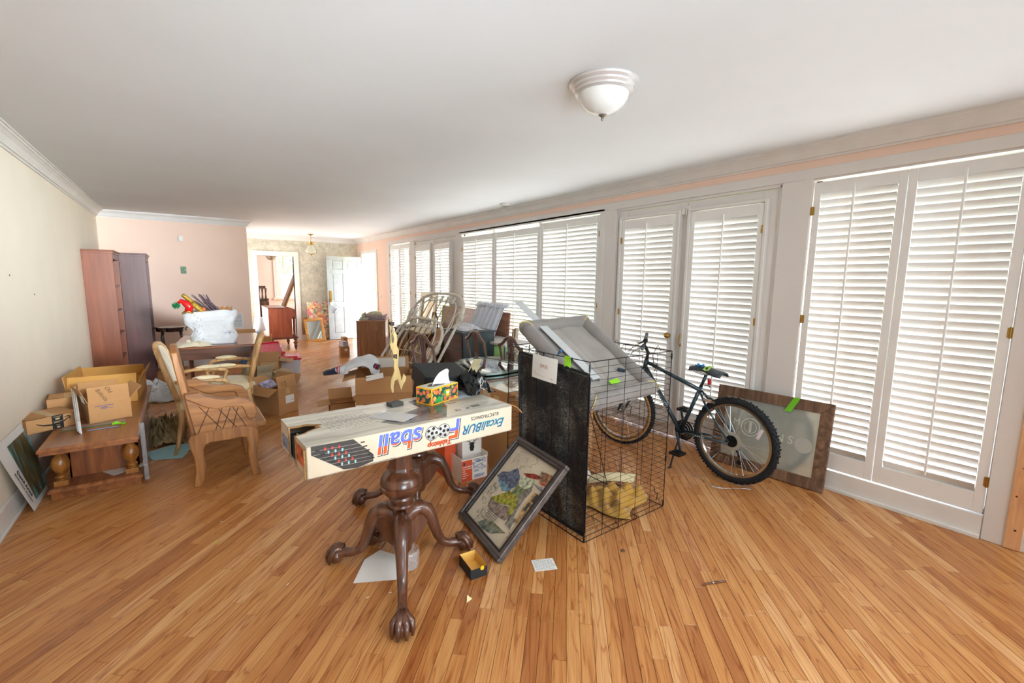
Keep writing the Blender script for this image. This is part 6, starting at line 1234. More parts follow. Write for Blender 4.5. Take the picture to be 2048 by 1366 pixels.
# ---- white iron bed ends leaning towards the windows
IRON = plain('chipped white enamel', '#d9d5c8', 0.35, var=0.10, nscale=12); IROND = plain('cast iron joint, cream', '#cbc6b6', 0.45, var=0.15, nscale=20)
def bed_end(name, label, foot, slope, y0, W, Hk, Ht, zl):
    """W across, Hk up to the cast knuckle, Ht to the crown of the bow, measured along the leaning frame"""
    a = math.atan(slope); t = thing(name, label, 'bed frame'); up = Vector((math.sin(a), 0, math.cos(a))); ac = Vector((0, 1, 0)); nn = ac.cross(up)
    t.matrix_world = Matrix(((ac.x, up.x, nn.x, foot), (ac.y, up.y, nn.y, y0), (ac.z, up.z, nn.z, 0.012), (0, 0, 0, 1))); r = 0.018
    def bow(m, rr, h0, h1, n=9):
        pts = []
        for k in range(n+1): th = math.pi/2*k/n; pts.append((m+rr*(1-math.cos(th)), h0+(h1-h0)*math.sin(th), 0))
        return pts+[(W-x, y, z) for x, y, z in pts[::-1]]
    for x in (0, W): 
        b = MB(); b.tube([(x, 0, 0), (x, Hk, 0)], r*0.9, 12); b.build('post', IRON, t, smooth=True)
        b = MB(); b.lathe([(0.018, -0.09), (0.026, -0.07), (0.022, -0.05), (0.034, -0.02), (0.038, 0.01), (0.03, 0.04), (0.034, 0.055), (0.02, 0.08)], 14, (x, Hk, 0), axis='Y'); b.ball((x-0.03 if x == 0 else x+0.03, Hk+0.01, 0.0), 0.016, 10, 6); b.build('cast_joint', IROND, t, autosmooth=50)
        b = MB(); b.lathe([(0.02, 0.0), (0.028, 0.02), (0.024, 0.05), (0.018, 0.08)], 12, (x, 0, 0), axis='Y'); b.build('foot', IROND, t)
    b = MB(); b.tube(bow(0, W*0.36, Hk+0.05, Ht), r, 12); b.build('outer_bow', IRON, t, smooth=True)
    ih = Ht-0.11; b = MB(); pts = bow(0.17, W*0.14, Hk-0.02, ih, 6); pts = [(0.20, zl+0.12, 0), (0.165, zl+0.25, 0)]+pts[0:]+[(W-0.165, zl+0.25, 0), (W-0.20, zl+0.12, 0)]; b.tube(pts, 0.008, 8); b.build('inner_bow', IRON, t, smooth=True)
    for s in (0, 1):
        q = [(0, Hk+0.03), (0.05, Hk+0.13), (0.12, Hk+0.12), (0.15, Hk+0.03), (0.11, Hk-0.10), (0.16, Hk-0.2), (0.24, zl+0.08)]; b = MB(); b.tube([((W-x) if s else x, y, 0) for x, y in q], 0.007, 8); b.build('side_scroll', IRON, t, smooth=True)
    b = MB(); b.tube([(0, zl, 0), (W, zl, 0)], 0.010, 8); b.build('lower_rail', IRON, t, smooth=True)
    b = MB(); b.tube([(0.2, zl+0.12, 0), (W*0.5, zl+0.16, 0), (W-0.2, zl+0.12, 0)], 0.007, 8); b.build('middle_rail', IRON, t, smooth=True)
    for k in range(5):
        x = W*0.5+(k-2)*W*0.115; zt = Ht-0.035-abs(k-2)*0.008; rod = MB(); rod.tube([(x, zl+0.22, 0), (x, zt-0.03, 0)], 0.0075, 8); o = rod.build('brass_rod', BRASS, t, smooth=True)
        for z in (zt-0.04, zl+0.20): b = MB(); b.lathe([(0.009, -0.05), (0.02, -0.03), (0.022, -0.01), (0.012, 0.005), (0.02, 0.02), (0.014, 0.045)], 12, (x, z, 0), axis='Y'); b.build('cast_knob', IROND, o, autosmooth=50)
    for k in range(3):
        x = W*0.5+(k-1)*W*0.2; b = MB(); b.tube([(x-0.05, zl, 0), (x, zl+0.16, 0), (x+0.05, zl, 0)], 0.006, 8); b.build('lower_scroll', IRON, t, smooth=True)
    return t
bed_end('iron_headboard', 'taller white iron and brass bed end leaning toward the windows', 2.03, 0.60, 4.65, 1.39, 1.19, 1.53, 0.52)
bed_end('iron_footboard', 'lower white iron and brass bed end in front of the taller one', 1.955, 0.65, 4.75, 1.37, 0.78, 1.17, 0.22)

# ---- dresser by the foyer
OAKD = wood('mid brown oak', '#8a5c3e', '#a0714f', '#b58561', axis='Z', coat=0.2)
th_ = math.atan2(-0.23, 0.46)
t = thing('oak_dresser', 'mid brown oak dresser with frame and panel side, basket on its top', 'dresser', (2.54+0.255*math.cos(th_)+0.41*math.sin(-th_), 8.23+0.255*math.sin(th_)+0.41*math.cos(th_), 0), th_)
b = MB(); b.box(-0.235, 0.235, -0.40, 0.40, 0.06, 0.735); b.build('carcass', OAKD, t)
b = MB(); b.cham(-0.265, 0.265, -0.425, 0.425, 0.735, 0.757, 0.006); b.build('top_board', OAKD, t, bevel=0.003)
for x in (-0.225, 0.225):
    for y in (-0.395, 0.395): b = MB(); b.box(x-0.03, x+0.03, y-0.025, y+0.025, 0, 0.735); b.build('corner_stile', OAKD, t, bevel=0.003)
b = MB(); b.box(-0.2, 0.2, -0.415, -0.395, 0.57, 0.735); b.box(-0.2, 0.2, -0.415, -0.395, 0.06, 0.12); b.build('side_rail', OAKD, t, bevel=0.002)
for k, (z0, z1) in enumerate(((0.60, 0.72), (0.45, 0.59), (0.27, 0.44), (0.08, 0.26))):
    b = MB(); b.box(-0.252, -0.236, -0.36, 0.36, z0, z1); dr = b.build('drawer', OAKD, t, bevel=0.004)
    for y in (-0.2, 0.2): b = MB(); b.lathe([(0, 0), (0.008, 0), (0.014, -0.018), (0, -0.024)], 10, (-0.252, y, (z0+z1)/2), axis='X'); b.build('knob', BRASS, dr)
def onto(x, y, z): M = Matrix.Translation(t.location) @ Matrix.Rotation(th_, 4, 'Z'); return M @ Vector((x, y, z))
WICK = plain('pale lilac wicker', '#c2b3c0', 0.8, var=0.3, nscale=90, bmp=1.0, bscale=180)
bt = thing('wicker_basket', 'low boat-shaped lilac grey wicker basket on the oak dresser', 'basket', tuple(onto(0.08, -0.2, 0.758)), th_+R(2))
b = MB(); n = 32; vs = []
for j in range(5):
    for k in range(n): a = 2*math.pi*k/n; r = 0.8+0.05*j; z = 0.02*j*(1+0.35*math.cos(2*a)); vs.append((0.19*r*math.cos(a), 0.11*r*math.sin(a), z))
b.add(vs, [tuple(range(n))[::-1]]+[(j*n+k, j*n+(k+1) % n, (j+1)*n+(k+1) % n, (j+1)*n+k) for j in range(4) for k in range(n)]); b.build('basket_wall', WICK, bt, solid=0.006)
b = MB(); b.tube([(0.19*1.0*math.cos(2*math.pi*k/n), 0.11*math.sin(2*math.pi*k/n), 0.08*(1+0.35*math.cos(4*math.pi*k/n))) for k in range(n)], 0.006, 6, closed=True); b.build('rim', WICK, bt)
FUR = plain('cream plush', '#d6ceb2', 0.95, var=0.25, nscale=30, bmp=0.8, bscale=120)
pt = thing('plush_animal', 'cream coloured sleeping plush animal lying in and beside the basket', 'plush toy', tuple(onto(-0.02, -0.1, 0.80)), th_)
b = MB(); b.ball((0.05, 0, 0.05), 0.075, 18, 12, (1.9, 1.0, 0.85)); b.ball((-0.13, -0.02, 0.03), 0.055, 14, 10, (1.1, 1, 0.9)); b.build('plush_body', FUR, pt, smooth=True)
for s in (-1, 1): b = MB(); b.lathe([(0.018, 0), (0.001, 0.035)], 8, (-0.13+0.01, -0.02+s*0.03, 0.07)); b.build('ear', FUR, pt, smooth=True)
for k, (cc, lb) in enumerate((('#7d8a62', 'green book lying under the plush head on the dresser'), ('#8c7f68', 'brown book under the green one on the dresser'))):
    book('flat_book', lb, tuple(onto(-0.14, -0.16, 0.758+(1-k)*0.022)), (0, 0, th_+R(8-12*k)), 0.17, 0.22, 0.02, plain('book cover %d' % k, cc, 0.6), 'books under the plush animal')
# small parcels stacked left of the dresser
for k, (x, y, z, w_, d_, h_, r_, lb) in enumerate(((2.53, 9.02, 0, 0.17, 0.30, 0.20, -10, 'brown parcel with arrow print, lowest in the stack left of the dresser'), (2.51, 8.97, 0.202, 0.10, 0.2, 0.10, 6, 'small white topped parcel upper left in the stack by the dresser'), (2.57, 9.13, 0.202, 0.08, 0.16, 0.16, 0, 'upright brown parcel at the back of the stack by the dresser'))):
    c_ = carton('parcel', lb, 'parcels stacked left of the dresser', (x, y, z), R(r_), w_, d_, h_, mat=CARD if k != 1 else plain('grey white parcel', '#c9cad6', 0.6))
    if k == 0: b = MB(); b.tube([(-0.05, -0.1505, 0.06), (0.0, -0.1505, 0.045), (0.05, -0.1505, 0.065)], 0.004, 5); b.build('printed_arrow', INK, c_); decal(c_, 'label', PAPER, frame_M((0.02, -0.151, 0.14), (1, 0, 0), (0, 0, 1)), 0.05, 0.05)

# ---- dark pieces behind the bed ends
DKC = wood('dark brown cabinet', '#3f2622', '#55362f', '#69473e', axis='Z', coat=0.3)
t = thing('dark_cabinet', 'dark brown low cabinet behind the bed ends with cloth and glass on top', 'cabinet', (3.34, 7.14, 0)); b = MB(); b.box(-0.25, 0.25, -0.65, 0.65, 0.05, 0.63); b.box(-0.23, 0.23, -0.62, 0.62, 0, 0.05); b.build('cabinet_body', DKC, t, bevel=0.003); b = MB(); b.cham(-0.27, 0.27, -0.67, 0.67, 0.63, 0.655, 0.005); b.build('top_board', DKC, t)
for y in (-0.33, 0.33): b = MB(); b.box(-0.262, -0.25, y-0.3, y+0.3, 0.09, 0.6); d_ = b.build('door', DKC, t, bevel=0.004); b = MB(); b.ball((-0.268, y+0.22*(-1 if y > 0 else 1), 0.36), 0.012, 8, 6); b.build('knob', BRASS, d_)
crumple('white_blanket', 'folded white blanket on the dark cabinet behind the bed ends', 'blanket', cloth('off white blanket', '#dcd5ca'), (3.30, 7.0, 0.656), 0.24, 0.42, 0.07, 31, amp=0.3, n=20)
t = thing('black_trays', 'stack of flat black trays on the far end of the dark cabinet', 'tray', (3.3, 7.58, 0.665), R(8))
for k in range(3): b = MB(); b.box(-0.2+k*0.01, 0.2+k*0.01, -0.2, 0.2, 0.012*k, 0.012*k+0.006); b.build('tray_plate', BLACK if k != 1 else GLASS, t)
TEALB = wood('blackened green wood', '#1b2a30', '#263a41', '#35505a', axis='Z', coat=0.3)
t = thing('green_black_chest', 'tall green black painted chest side standing behind the bed ends', 'chest', (2.98, 5.12, 0), R(-2)); b = MB(); b.box(-0.16, 0.30, -0.27, 0.27, 0, 0.84); b.build('chest_body', TEALB, t, bevel=0.004); b = MB(); b.cham(-0.18, 0.32, -0.29, 0.29, 0.84, 0.862, 0.005); b.build('top_board', TEALB, t); 
for k in range(4): b = MB(); b.box(-0.172, -0.16, -0.25, 0.25, 0.04+k*0.2, 0.22+k*0.2); b.build('drawer', wood('dark brown drawer', '#3a2a28', '#4c3936', '#5d4844', axis='Y') if k == 0 else MATS['dark brown drawer'], t, bevel=0.003)
crumple('white_lace_cloth', 'white patterned cloth heaped on top of the green black chest', 'cloth', plain('lace cloth', '#dfe0e6', 0.85, var=0.25, nscale=40), (3.02, 5.15, 0.863), 0.18, 0.22, 0.07, 33, amp=0.6, n=18)
ROSEP = plain('rose tan panel', '#b98a72', 0.7, var=0.12)
b = MB(); b.box(0, 0.01, -0.17, 0.17, 0, 0.98); tag(b.build('rose_board', ROSEP, None, loc=(2.42, 5.62, 0.0), rot=(0, R(31), R(-3))), 'rose tan board leaning behind the lower bed end', 'board')
# brown headboard panel with curtain over it
PAN = wood('brown laminate', '#7c513c', '#94664d', '#a87a60', axis='Y', coat=0.15)
t = thing('brown_headboard', 'large plain brown headboard panel leaning on the window shutters', 'headboard', (3.57, 6.0, 0.0), rot=(0, R(5), 0)); b = MB(); b.box(0, 0.03, -0.95, 1.05, 0, 1.07); b.build('panel', PAN, t, bevel=0.012, seg=3)
SHEER = plain('sheer curtain', '#e9eef8', 0.6, var=0.03, alpha=0.88)
t = thing('sheer_curtain', 'white sheer pleated curtain thrown over the right end of the brown headboard', 'curtain', (3.57, 5.40, -0.02))
def cu(u, v): return (0.045*math.sin(u*40)*(0.35+0.65*(1-v))-0.02-(0.16)*(1-v), -0.40+0.72*u+0.20*(1-v)*1.0, 0.52+0.66*v+(0.02*math.sin(u*23) if v > 0.9 else 0))
b = MB(); b.grid(cu, 90, 10); b.build('curtain_fabric', SHEER, t, solid=0.001, autosmooth=60)
b = MB(); b.grid(lambda u, v: (-0.03+0.03*math.sin(u*70+v*3)+0.06*v, -0.42+0.76*u, 1.15+0.05*math.sin(v*3.1)+0.012*math.sin(u*50)), 80, 6); b.build('ruffled_heading', SHEER, t, solid=0.001, autosmooth=60)
t = thing('gilt_open_frame', 'narrow pale gilt picture frame standing behind the taller bed end', 'picture frame', (3.40, 7.28, 0.662), rot=(0, R(8), R(0)))
PG = plain('pale gilt moulding', '#d8cfb8', 0.35, metal=0.2, var=0.1); b = MB()
for (y0, y1, z0, z1) in ((-0.42, 0.20, 0, 0.09), (-0.42, 0.20, 0.55, 0.64), (-0.42, -0.33, 0.09, 0.55), (0.11, 0.20, 0.09, 0.55)): b.box(-0.02, 0.02, y0, y1, z0, z1)
b.build('moulding', PG, t, bevel=0.008, seg=2); b = MB(); b.box(0.005, 0.01, -0.33, 0.11, 0.09, 0.55); b.build('mirror_glass', plain('bright mirror', '#eef0f0', 0.05, metal=1.0, var=0.0), t)
b = MB(); b.beam((3.66, 4.97, 0.0), (3.70, 4.93, 0.86), 0.05, 0.03, up=(0, 1, 0)); b.beam((3.66, 5.04, 0.0), (3.70, 5.00, 0.84), 0.03, 0.02, up=(0, 1, 0)); tag(b.build('old_wood_strips', wood('weathered strip', '#6a5a48', '#8d7a62', '#a8967b', axis='Z'), None), 'weathered wood strips leaning right of the sheer curtain', 'wood strip')
t = thing('metal_lamp_hook', 'dark curved metal hook standing behind the brass rods', 'hook', (3.25, 6.42, 0.0)); b = MB(); b.tube([(0, 0, 0), (0, 0, 0.90), (0, 0.06, 0.98), (0, 0.14, 0.98), (0, 0.2, 0.90)], [0.012, 0.012, 0.018, 0.02, 0.008], 8); b.build('hook_arm', plain('dark bronze', '#5a4038', 0.4, metal=0.5), t, smooth=True)
# white shelf, green tote, rolled comforters near the windows
t = thing('white_board_top', 'long white tabletop along the window wall above the green tote', 'table', (3.42, 5.12, 0)); b = MB(); b.box(-0.22, 0.24, -0.62, 0.60, 0.69, 0.72); b.build('tabletop', WHITE, t, bevel=0.004)
for x in (-0.19, 0.21):
    for y in (-0.58, 0.56): b = MB(); b.box(x-0.012, x+0.012, y-0.012, y+0.012, 0, 0.69); b.build('leg', STEEL, t)
GT = plain('lime green tote', '#8fc46a', 0.4, var=0.1); GPT = plain('tote picture print', '#b9cbd2', 0.4, var=0.9, nscale=45)
t = thing('green_tote', 'lime green printed storage tote under the white tabletop', 'storage bin', (3.38, 5.19, 0.30), R(0)); b = MB(); b.box(-0.17, 0.2, -0.23, 0.23, 0, 0.33); b.build('tote_body', GT, t, bevel=0.01); b = MB(); b.box(-0.2, 0.22, -0.25, 0.25, 0.19, 0.22); b.build('lid', GT, t, bevel=0.006); 
decal(t, 'picture_print', GPT, frame_M((-0.1708, 0.0, 0.09), (0, -1, 0), (0, 0, 1)), 0.40, 0.13); decal(t, 'picture_print', GPT, frame_M((-0.1708, 0.0, 0.275), (0, -1, 0), (0, 0, 1)), 0.38, 0.07)
t = thing('lower_tote', 'pale storage box under the green tote', 'storage bin', (3.38, 5.19, 0.0)); b = MB(); b.box(-0.18, 0.2, -0.25, 0.25, 0, 0.28); b.build('tote_body', plain('pale tote', '#c9c6bd', 0.5), t, bevel=0.01); b = MB(); b.box(-0.19, 0.21, -0.26, 0.26, 0.275, 0.298); b.build('lid', WHITE, t)
COMF = cloth('cream patterned comforter', '#d6cdb6', bmp=0.5, wscale=12, var=0.15)
def rollc(name, label, c, r, ln, rz, mat, cat='bedding'):
    t = thing(name, label, cat, c, rz); b = MB(); b.tube([(0, -ln/2, r), (0.01, -ln/6, r*1.04), (-0.01, ln/6, r*1.02), (0, ln/2, r)], [r*0.94, r, r*0.98, r*0.93], 18); b.build('roll', mat, t, autosmooth=50)
    b = MB(); sp = [((0.15+0.85*k/28)*r*0.93*math.cos(k*0.6), (0.15+0.85*k/28)*r*0.93*math.sin(k*0.6)) for k in range(29)]; b.tube([(x, -ln/2-0.004, r+z) for x, z in sp], 0.004, 5); b.build('spiral_edge', plain('striped bedding edge', '#b98f58', 0.8, var=0.5, nscale=40) if 'striped bedding edge' not in MATS else MATS['striped bedding edge'], t); return t
st_ = thing('bedding_crate', 'plain low crate carrying the rolled comforters', 'crate', (3.40, 4.56, 0)); b = MB(); b.box(-0.22, 0.24, -0.34, 0.36, 0, 0.36); b.build('crate_body', CARDD, st_, bevel=0.003); b = MB(); b.box(-0.181, -0.18, -0.25, 0.25, 0.1, 0.3); b.build('panel', CARD, st_)
rollc('rolled_comforter', 'rolled cream comforter with striped edges between the shield-back chairs', (3.26, 4.76, 0.362), 0.085, 0.40, R(50), COMF)
rollc('rolled_comforter', 'rolled floral comforter, the rightmost of the two on the low crate', (3.44, 4.46, 0.362), 0.13, 0.5, R(-5), plain('floral comforter', '#c6c4ae', 0.9, var=0.45, nscale=18, bmp=0.4, bscale=14))
b = MB(); b.prism([(0, 0), (0.075, 0.02), (0.075, 0.03), (0, 0.03)], -0.14, 0.14, 'XZ'); tag(b.build('cream_moulding', plain('cream trim piece', '#e8dfb0', 0.5), None, loc=(2.08, 3.45, 0.715), rot=(R(14), 0, R(-42)), bevel=0.003), 'cream wooden moulding offcut leaning by the mirror trays', 'moulding')
# ================================================================ WIRE CRATE AND WHAT IS IN IT
WIRE = plain('black coated wire', '#14171c', 0.35, metal=0.3)
CX0, CX1, CY0, CY1, CH = 1.785, 2.535, 1.705, 2.465, 1.065
cr = thing('wire_crate', 'black wire dog crate standing on its end in the middle of the room', 'dog crate', ((CX0+CX1)/2, (CY0+CY1)/2, 0.0))
hx_, hy_ = (CX1-CX0)/2, (CY1-CY0)/2
def grid_panel(name, P, U, V, nu, nv, lu, lv, r=0.0013, R_=0.0028, heavy=()):
    b = MB(); P, U, V = Vector(P), Vector(U), Vector(V)
    for i in range(nu+1): q = P+U*(lu*i/nu); b.tube([q, q+V*lv], R_ if i in (0, nu) or i in heavy else r*1.3, 5)
    for j in range(nv+1): q = P+V*(lv*j/nv); b.tube([q, q+U*lu], R_ if j in (0, nv) else r, 4)
    o = b.build(name, WIRE, cr, fixn=False); o['kind'] = 'stuff'; return o
g = 0.004
grid_panel('wire_panel', (-hx_, -hy_, g), (1, 0, 0), (0, 0, 1), 5, 29, 2*hx_, CH-g)              # near side, close bars
grid_panel('wire_panel', (hx_, -hy_, g), (0, 1, 0), (0, 0, 1), 4, 29, 2*hy_, CH-g)
grid_panel('wire_panel', (-hx_, hy_, g), (1, 0, 0), (0, 0, 1), 5, 29, 2*hx_, CH-g)
grid_panel('wire_panel', (-hx_, -hy_, g), (0, 1, 0), (0, 0, 1), 5, 6, 2*hy_, CH-g)                # tray side, wide mesh
grid_panel('floor_mesh', (-hx_, -hy_, g), (1, 0, 0), (0, 1, 0), 3, 20, 2*hx_, 2*hy_)
grid_panel('divider_panel', (-hx_+0.05, -hy_+0.12, 0.98), Vector((0.28, 0.0, -0.78)).normalized(), (0, 1, 0), 16, 6, 0.80, 0.5)
b = MB()
for x, z in ((-0.05, 0.76), (0.17, 1.0), (0.05, 0.03), (-0.12, 0.03), (0.26, 0.12)): b.tube([(x, -hy_-0.004, z+0.06), (x, -hy_-0.012, z+0.02), (x+0.03, -hy_-0.012, z), (x+0.03, -hy_-0.004, z-0.05)], 0.0022, 5)
for y in (-0.25, 0.0, 0.22): b.tube([(-hx_-0.003, y, CH-0.01), (-hx_-0.01, y, CH+0.006), (-hx_+0.006, y+0.02, CH+0.004), (-hx_+0.006, y+0.02, CH-0.03)], 0.0024, 5)
for y in (-0.3, 0.05, 0.3): b.tube([(hx_-0.003, y, CH-0.01), (hx_-0.04, y, CH+0.03), (hx_-0.06, y+0.02, CH-0.03), (hx_-0.05, y+0.02, CH-0.10)], 0.0024, 5)
b.build('wire_hook', WIRE, cr)['kind'] = 'stuff'
for x in (-hx_, hx_):
    for y in (-hy_, hy_):
        b = MB()
        for z in (0.03, 0.34, 0.68, 1.03): b.tube([(x, y, z-0.018), (x, y, z+0.018)], 0.006, 6)
        b.build('corner_clip', WIRE, cr)['kind'] = 'stuff'
# black plastic tray, dusty, standing inside the near-left side
TRAYM, nt, bb = newmat('dusty black plastic'); v = coords(nt, (1, 1, 1)); n1 = nt.nodes.new('ShaderNodeTexNoise'); n1.inputs['Scale'].default_value = 3.2; n1.inputs['Detail'].default_value = 9; n1.inputs['Roughness'].default_value = 0.75; L(nt, v, n1.inputs['Vector'])
n2 = nt.nodes.new('ShaderNodeTexNoise'); n2.inputs['Scale'].default_value = 190; L(nt, v, n2.inputs['Vector']); ad = nt.nodes.new('ShaderNodeMath'); ad.operation = 'MULTIPLY'; L(nt, n1.outputs[0], ad.inputs[0]); L(nt, n2.outputs[0], ad.inputs[1])
L(nt, ramp(nt, ad.outputs[0], [(0.20, '#14171b'), (0.27, '#262b30'), (0.36, '#7d7a70')]), bb.inputs['Base Color']); bb.inputs['Roughness'].default_value = 0.38; bump(nt, bb, n1.outputs[0], 0.2, 0.03)
t = thing('crate_tray', 'dusty black plastic crate tray standing upright inside the left of the crate', 'tray')
TL, TR, BR, BL = Vector((1.822, 2.40, 1.03)), Vector((1.815, 1.735, 0.985)), Vector((1.812, 1.735, 0.02)), Vector((1.812, 2.13, 0.02))
def tp_(u, v):
    a = TL.lerp(TR, u); c = BL.lerp(BR, u); v2 = v; left = TL.lerp(Vector((1.812, 2.36, 0.45)), min(1, v/0.6)) if v < 0.6 else Vector((1.812, 2.36, 0.45)).lerp(BL, (v-0.6)/0.4)
    right = TR.lerp(BR, v); p = left.lerp(right, u); e = min(u, 1-u, v, 1-v); rim = 0.0 if e > 0.035 else -0.010
    return Vector((p.x+0.012+rim+0.006*math.sin(u*19)*(1 if e > 0.05 else 0), p.y, p.z))
b = MB(); b.grid(tp_, 40, 40); b.build('tray_pan', TRAYM, t, solid=0.004, autosmooth=35)
b = MB(); b.tube([tp_(u, 0.0) for u in (0.02, 0.2, 0.5, 0.8, 0.98)]+[tp_(1.0, v) for v in (0.03, 0.3, 0.6, 0.98)]+[tp_(u, 1.0) for u in (0.98, 0.5, 0.02)]+[tp_(0.0, v) for v in (0.98, 0.6, 0.3, 0.03)], 0.008, 6, closed=True); b.build('rolled_rim', BLACK, t)
# paper sign and tapes
t = thing('paper_sign', 'white paper sign taped to the crate with red handwriting and an arrow', 'sign', (1.7805, 2.08, 0.97))
M = frame_M((0, 0, 0), (0, -1, -0.03), (0, 0, 1)); b = MB(); b.T = M; b.grid(lambda u, v: ((u-0.5)*0.235, (v-0.5)*0.150, 0.006*math.sin(u*3.1)+0.004*(1-v)), 8, 6); b.build('sheet', PAPER, t, solid=0.0006)
REDI = plain('red pencil', '#b25a4a', 0.7); text_mesh('BASE', 0.034, 'handwriting', REDI, t, M @ Matrix.Translation((0.005, 0.012, 0.0095)), offset=-0.0008)
b = MB(); b.T = M; b.tube([(-0.085, -0.03, 0.0085), (-0.075, -0.048, 0.008), (0.0, -0.052, 0.0095), (0.085, -0.055, 0.007)], 0.0007, 4); b.tube([(0.07, -0.045, 0.008), (0.085, -0.055, 0.007), (0.072, -0.062, 0.008)], 0.0007, 4); b.build('drawn_arrow', REDI, t)
b = MB(); b.grid(lambda u, v: (0.006*math.sin(v*3), -u*0.055, -v*0.06+0.012*math.sin(u*3)), 5, 5); tag(b.build('lime_tape', GREEN, None, loc=(1.776, 1.905, 1.066), solid=0.0008), 'lime green tape on the crate rim beside the paper sign', 'tape')
b = MB(); b.cbox((0, 0, 0), (0.10, 0.006, 0.012), Matrix.Rotation(R(20), 3, 'Y')); tag(b.build('blue_tape_tab', plain('bright blue tape', '#2f7fd0', 0.5), None, loc=(1.80, 1.97, 1.082), rot=(0, 0, R(60))), 'bright blue tape tab on the crate rim above the sign', 'tape')
# ---- grey dog bed leaning in the crate
BEDF = cloth('taupe grey bed bolster', '#837c77', bmp=0.15, wscale=90); BEDI = cloth('light taupe bed centre', '#968f88', bmp=0.1, wscale=90); PIPE = plain('yellow piping', '#cdb76a', 0.7)
Pbl, Pbr, Ptl, Ptr = Vector((1.86, 1.775, 0.735)), Vector((2.50, 1.785, 0.755)), Vector((1.84, 2.46, 1.165)), Vector((2.46, 2.50, 1.20))
ex = (Pbr-Pbl); ey = (Ptl-Pbl); Wb, Lb = ex.length, ey.length; ex.normalize(); en = ex.cross(ey).normalized(); ey = en.cross(ex)
t = thing('dog_bed', 'taupe grey padded dog bed with raised bolsters leaning inside the crate', 'dog bed'); t.matrix_world = Matrix(((ex.x, ey.x, en.x, Pbl.x), (ex.y, ey.y, en.y, Pbl.y), (ex.z, ey.z, en.z, Pbl.z), (0, 0, 0, 1)))
bw = 0.085
b = MB(); b.grid(lambda u, v: (bw*0.6+u*(Wb-bw*1.2), bw*0.6+v*(Lb-bw*1.2), 0.035+0.008*math.sin(u*12.5)*math.sin(v*9)-0.010*max(0, 1-abs((u-0.5))*22)-0.010*max(0, 1-abs(v-0.36)*26)), 40, 40); b.build('mattress', BEDI, t, solid=0.03, autosmooth=60)
for nm, a, c in (('bolster', (bw/2, bw/2), (Wb-bw/2, bw/2)), ('bolster', (bw/2, Lb-bw/2), (Wb-bw/2, Lb-bw/2)), ('bolster', (bw/2, bw/2), (bw/2, Lb-bw/2)), ('bolster', (Wb-bw/2, bw/2), (Wb-bw/2, Lb-bw/2))):
    n = 14; pts = []; rs = []
    for k in range(n+1): f = k/n; pts.append((a[0]+(c[0]-a[0])*f, a[1]+(c[1]-a[1])*f, 0.05)); rs.append(bw*0.56*(1+0.03*math.sin(k*2.3)))
    b = MB(); b.tube(pts, rs, 14); b.build(nm, BEDF, t, smooth=True)
for x in (bw/2, Wb-bw/2):
    for y in (bw/2, Lb-bw/2):
        b = MB(); b.ball((x, y, 0.05), bw*0.57, 14, 8); b.build('bolster_corner', BEDF, t, smooth=True)
        sx_, sy_ = (-1 if x < Wb/2 else 1), (-1 if y < Lb/2 else 1); b = MB(); b.tube([(x-sx_*0.03, y-sy_*0.03, 0.088), (x, y, 0.102), (x+sx_*0.03, y+sy_*0.03, 0.085), (x+sx_*0.036, y+sy_*0.036, 0.05)], 0.0035, 6); b.build('piping', PIPE, t)
Mi = t.matrix_world.copy()
b = MB(); b.cbox((0, 0, 0), (0.09, 0.035, 0.002)); o = tag(b.build('lime_tape', GREEN, None), 'lime tape strip stuck on the low end of the grey dog bed', 'tape'); o.matrix_world = Mi @ Matrix.Translation((0.33, 0.145, 0.065)) @ Matrix.Rotation(R(5), 4, 'Z')
b = MB(); b.cbox((0, 0, 0), (0.05, 0.02, 0.02)); o = tag(b.build('dark_clip', plain('dark teal clip', '#1d3440', 0.4), None, bevel=0.003), 'small dark clip lying on the grey dog bed', 'clip'); o.matrix_world = Mi @ Matrix.Translation((0.47, 0.22, 0.068)) @ Matrix.Rotation(R(-30), 4, 'Z')
# white L-shaped metal channel lying up the bed
t = thing('white_channel', 'long white folded metal channel lying diagonally across the dog bed', 'metal channel'); WM = plain('white enamelled metal', '#bfc1c1', 0.3, var=0.02)
Aq, Bq = Vector((2.07, 1.90, 0.90)), Vector((1.99, 2.62, 1.352))
dq = (Bq-Aq).normalized(); sq = dq.cross(Vector((0.2, -0.5, 1))).normalized(); nq = sq.cross(dq)
b = MB()
for o1, o2 in ((sq*-0.055, sq*0.012), ): 
    vs = []
    for p in (Aq, Bq): vs += [p+sq*-0.060+nq*0.000, p+sq*0.010+nq*0.012, p+sq*0.034+nq*-0.016, p+sq*0.034+nq*-0.019, p+sq*0.010+nq*0.008, p+sq*-0.060+nq*-0.004]
    b.add([tuple(x) for x in vs], [(0, 1, 7, 6), (1, 2, 8, 7), (2, 3, 9, 8), (3, 4, 10, 9), (4, 5, 11, 10), (5, 0, 6, 11), (5, 4, 3, 2, 1, 0), (6, 7, 8, 9, 10, 11)])
b.build('channel_strip', WM, t)
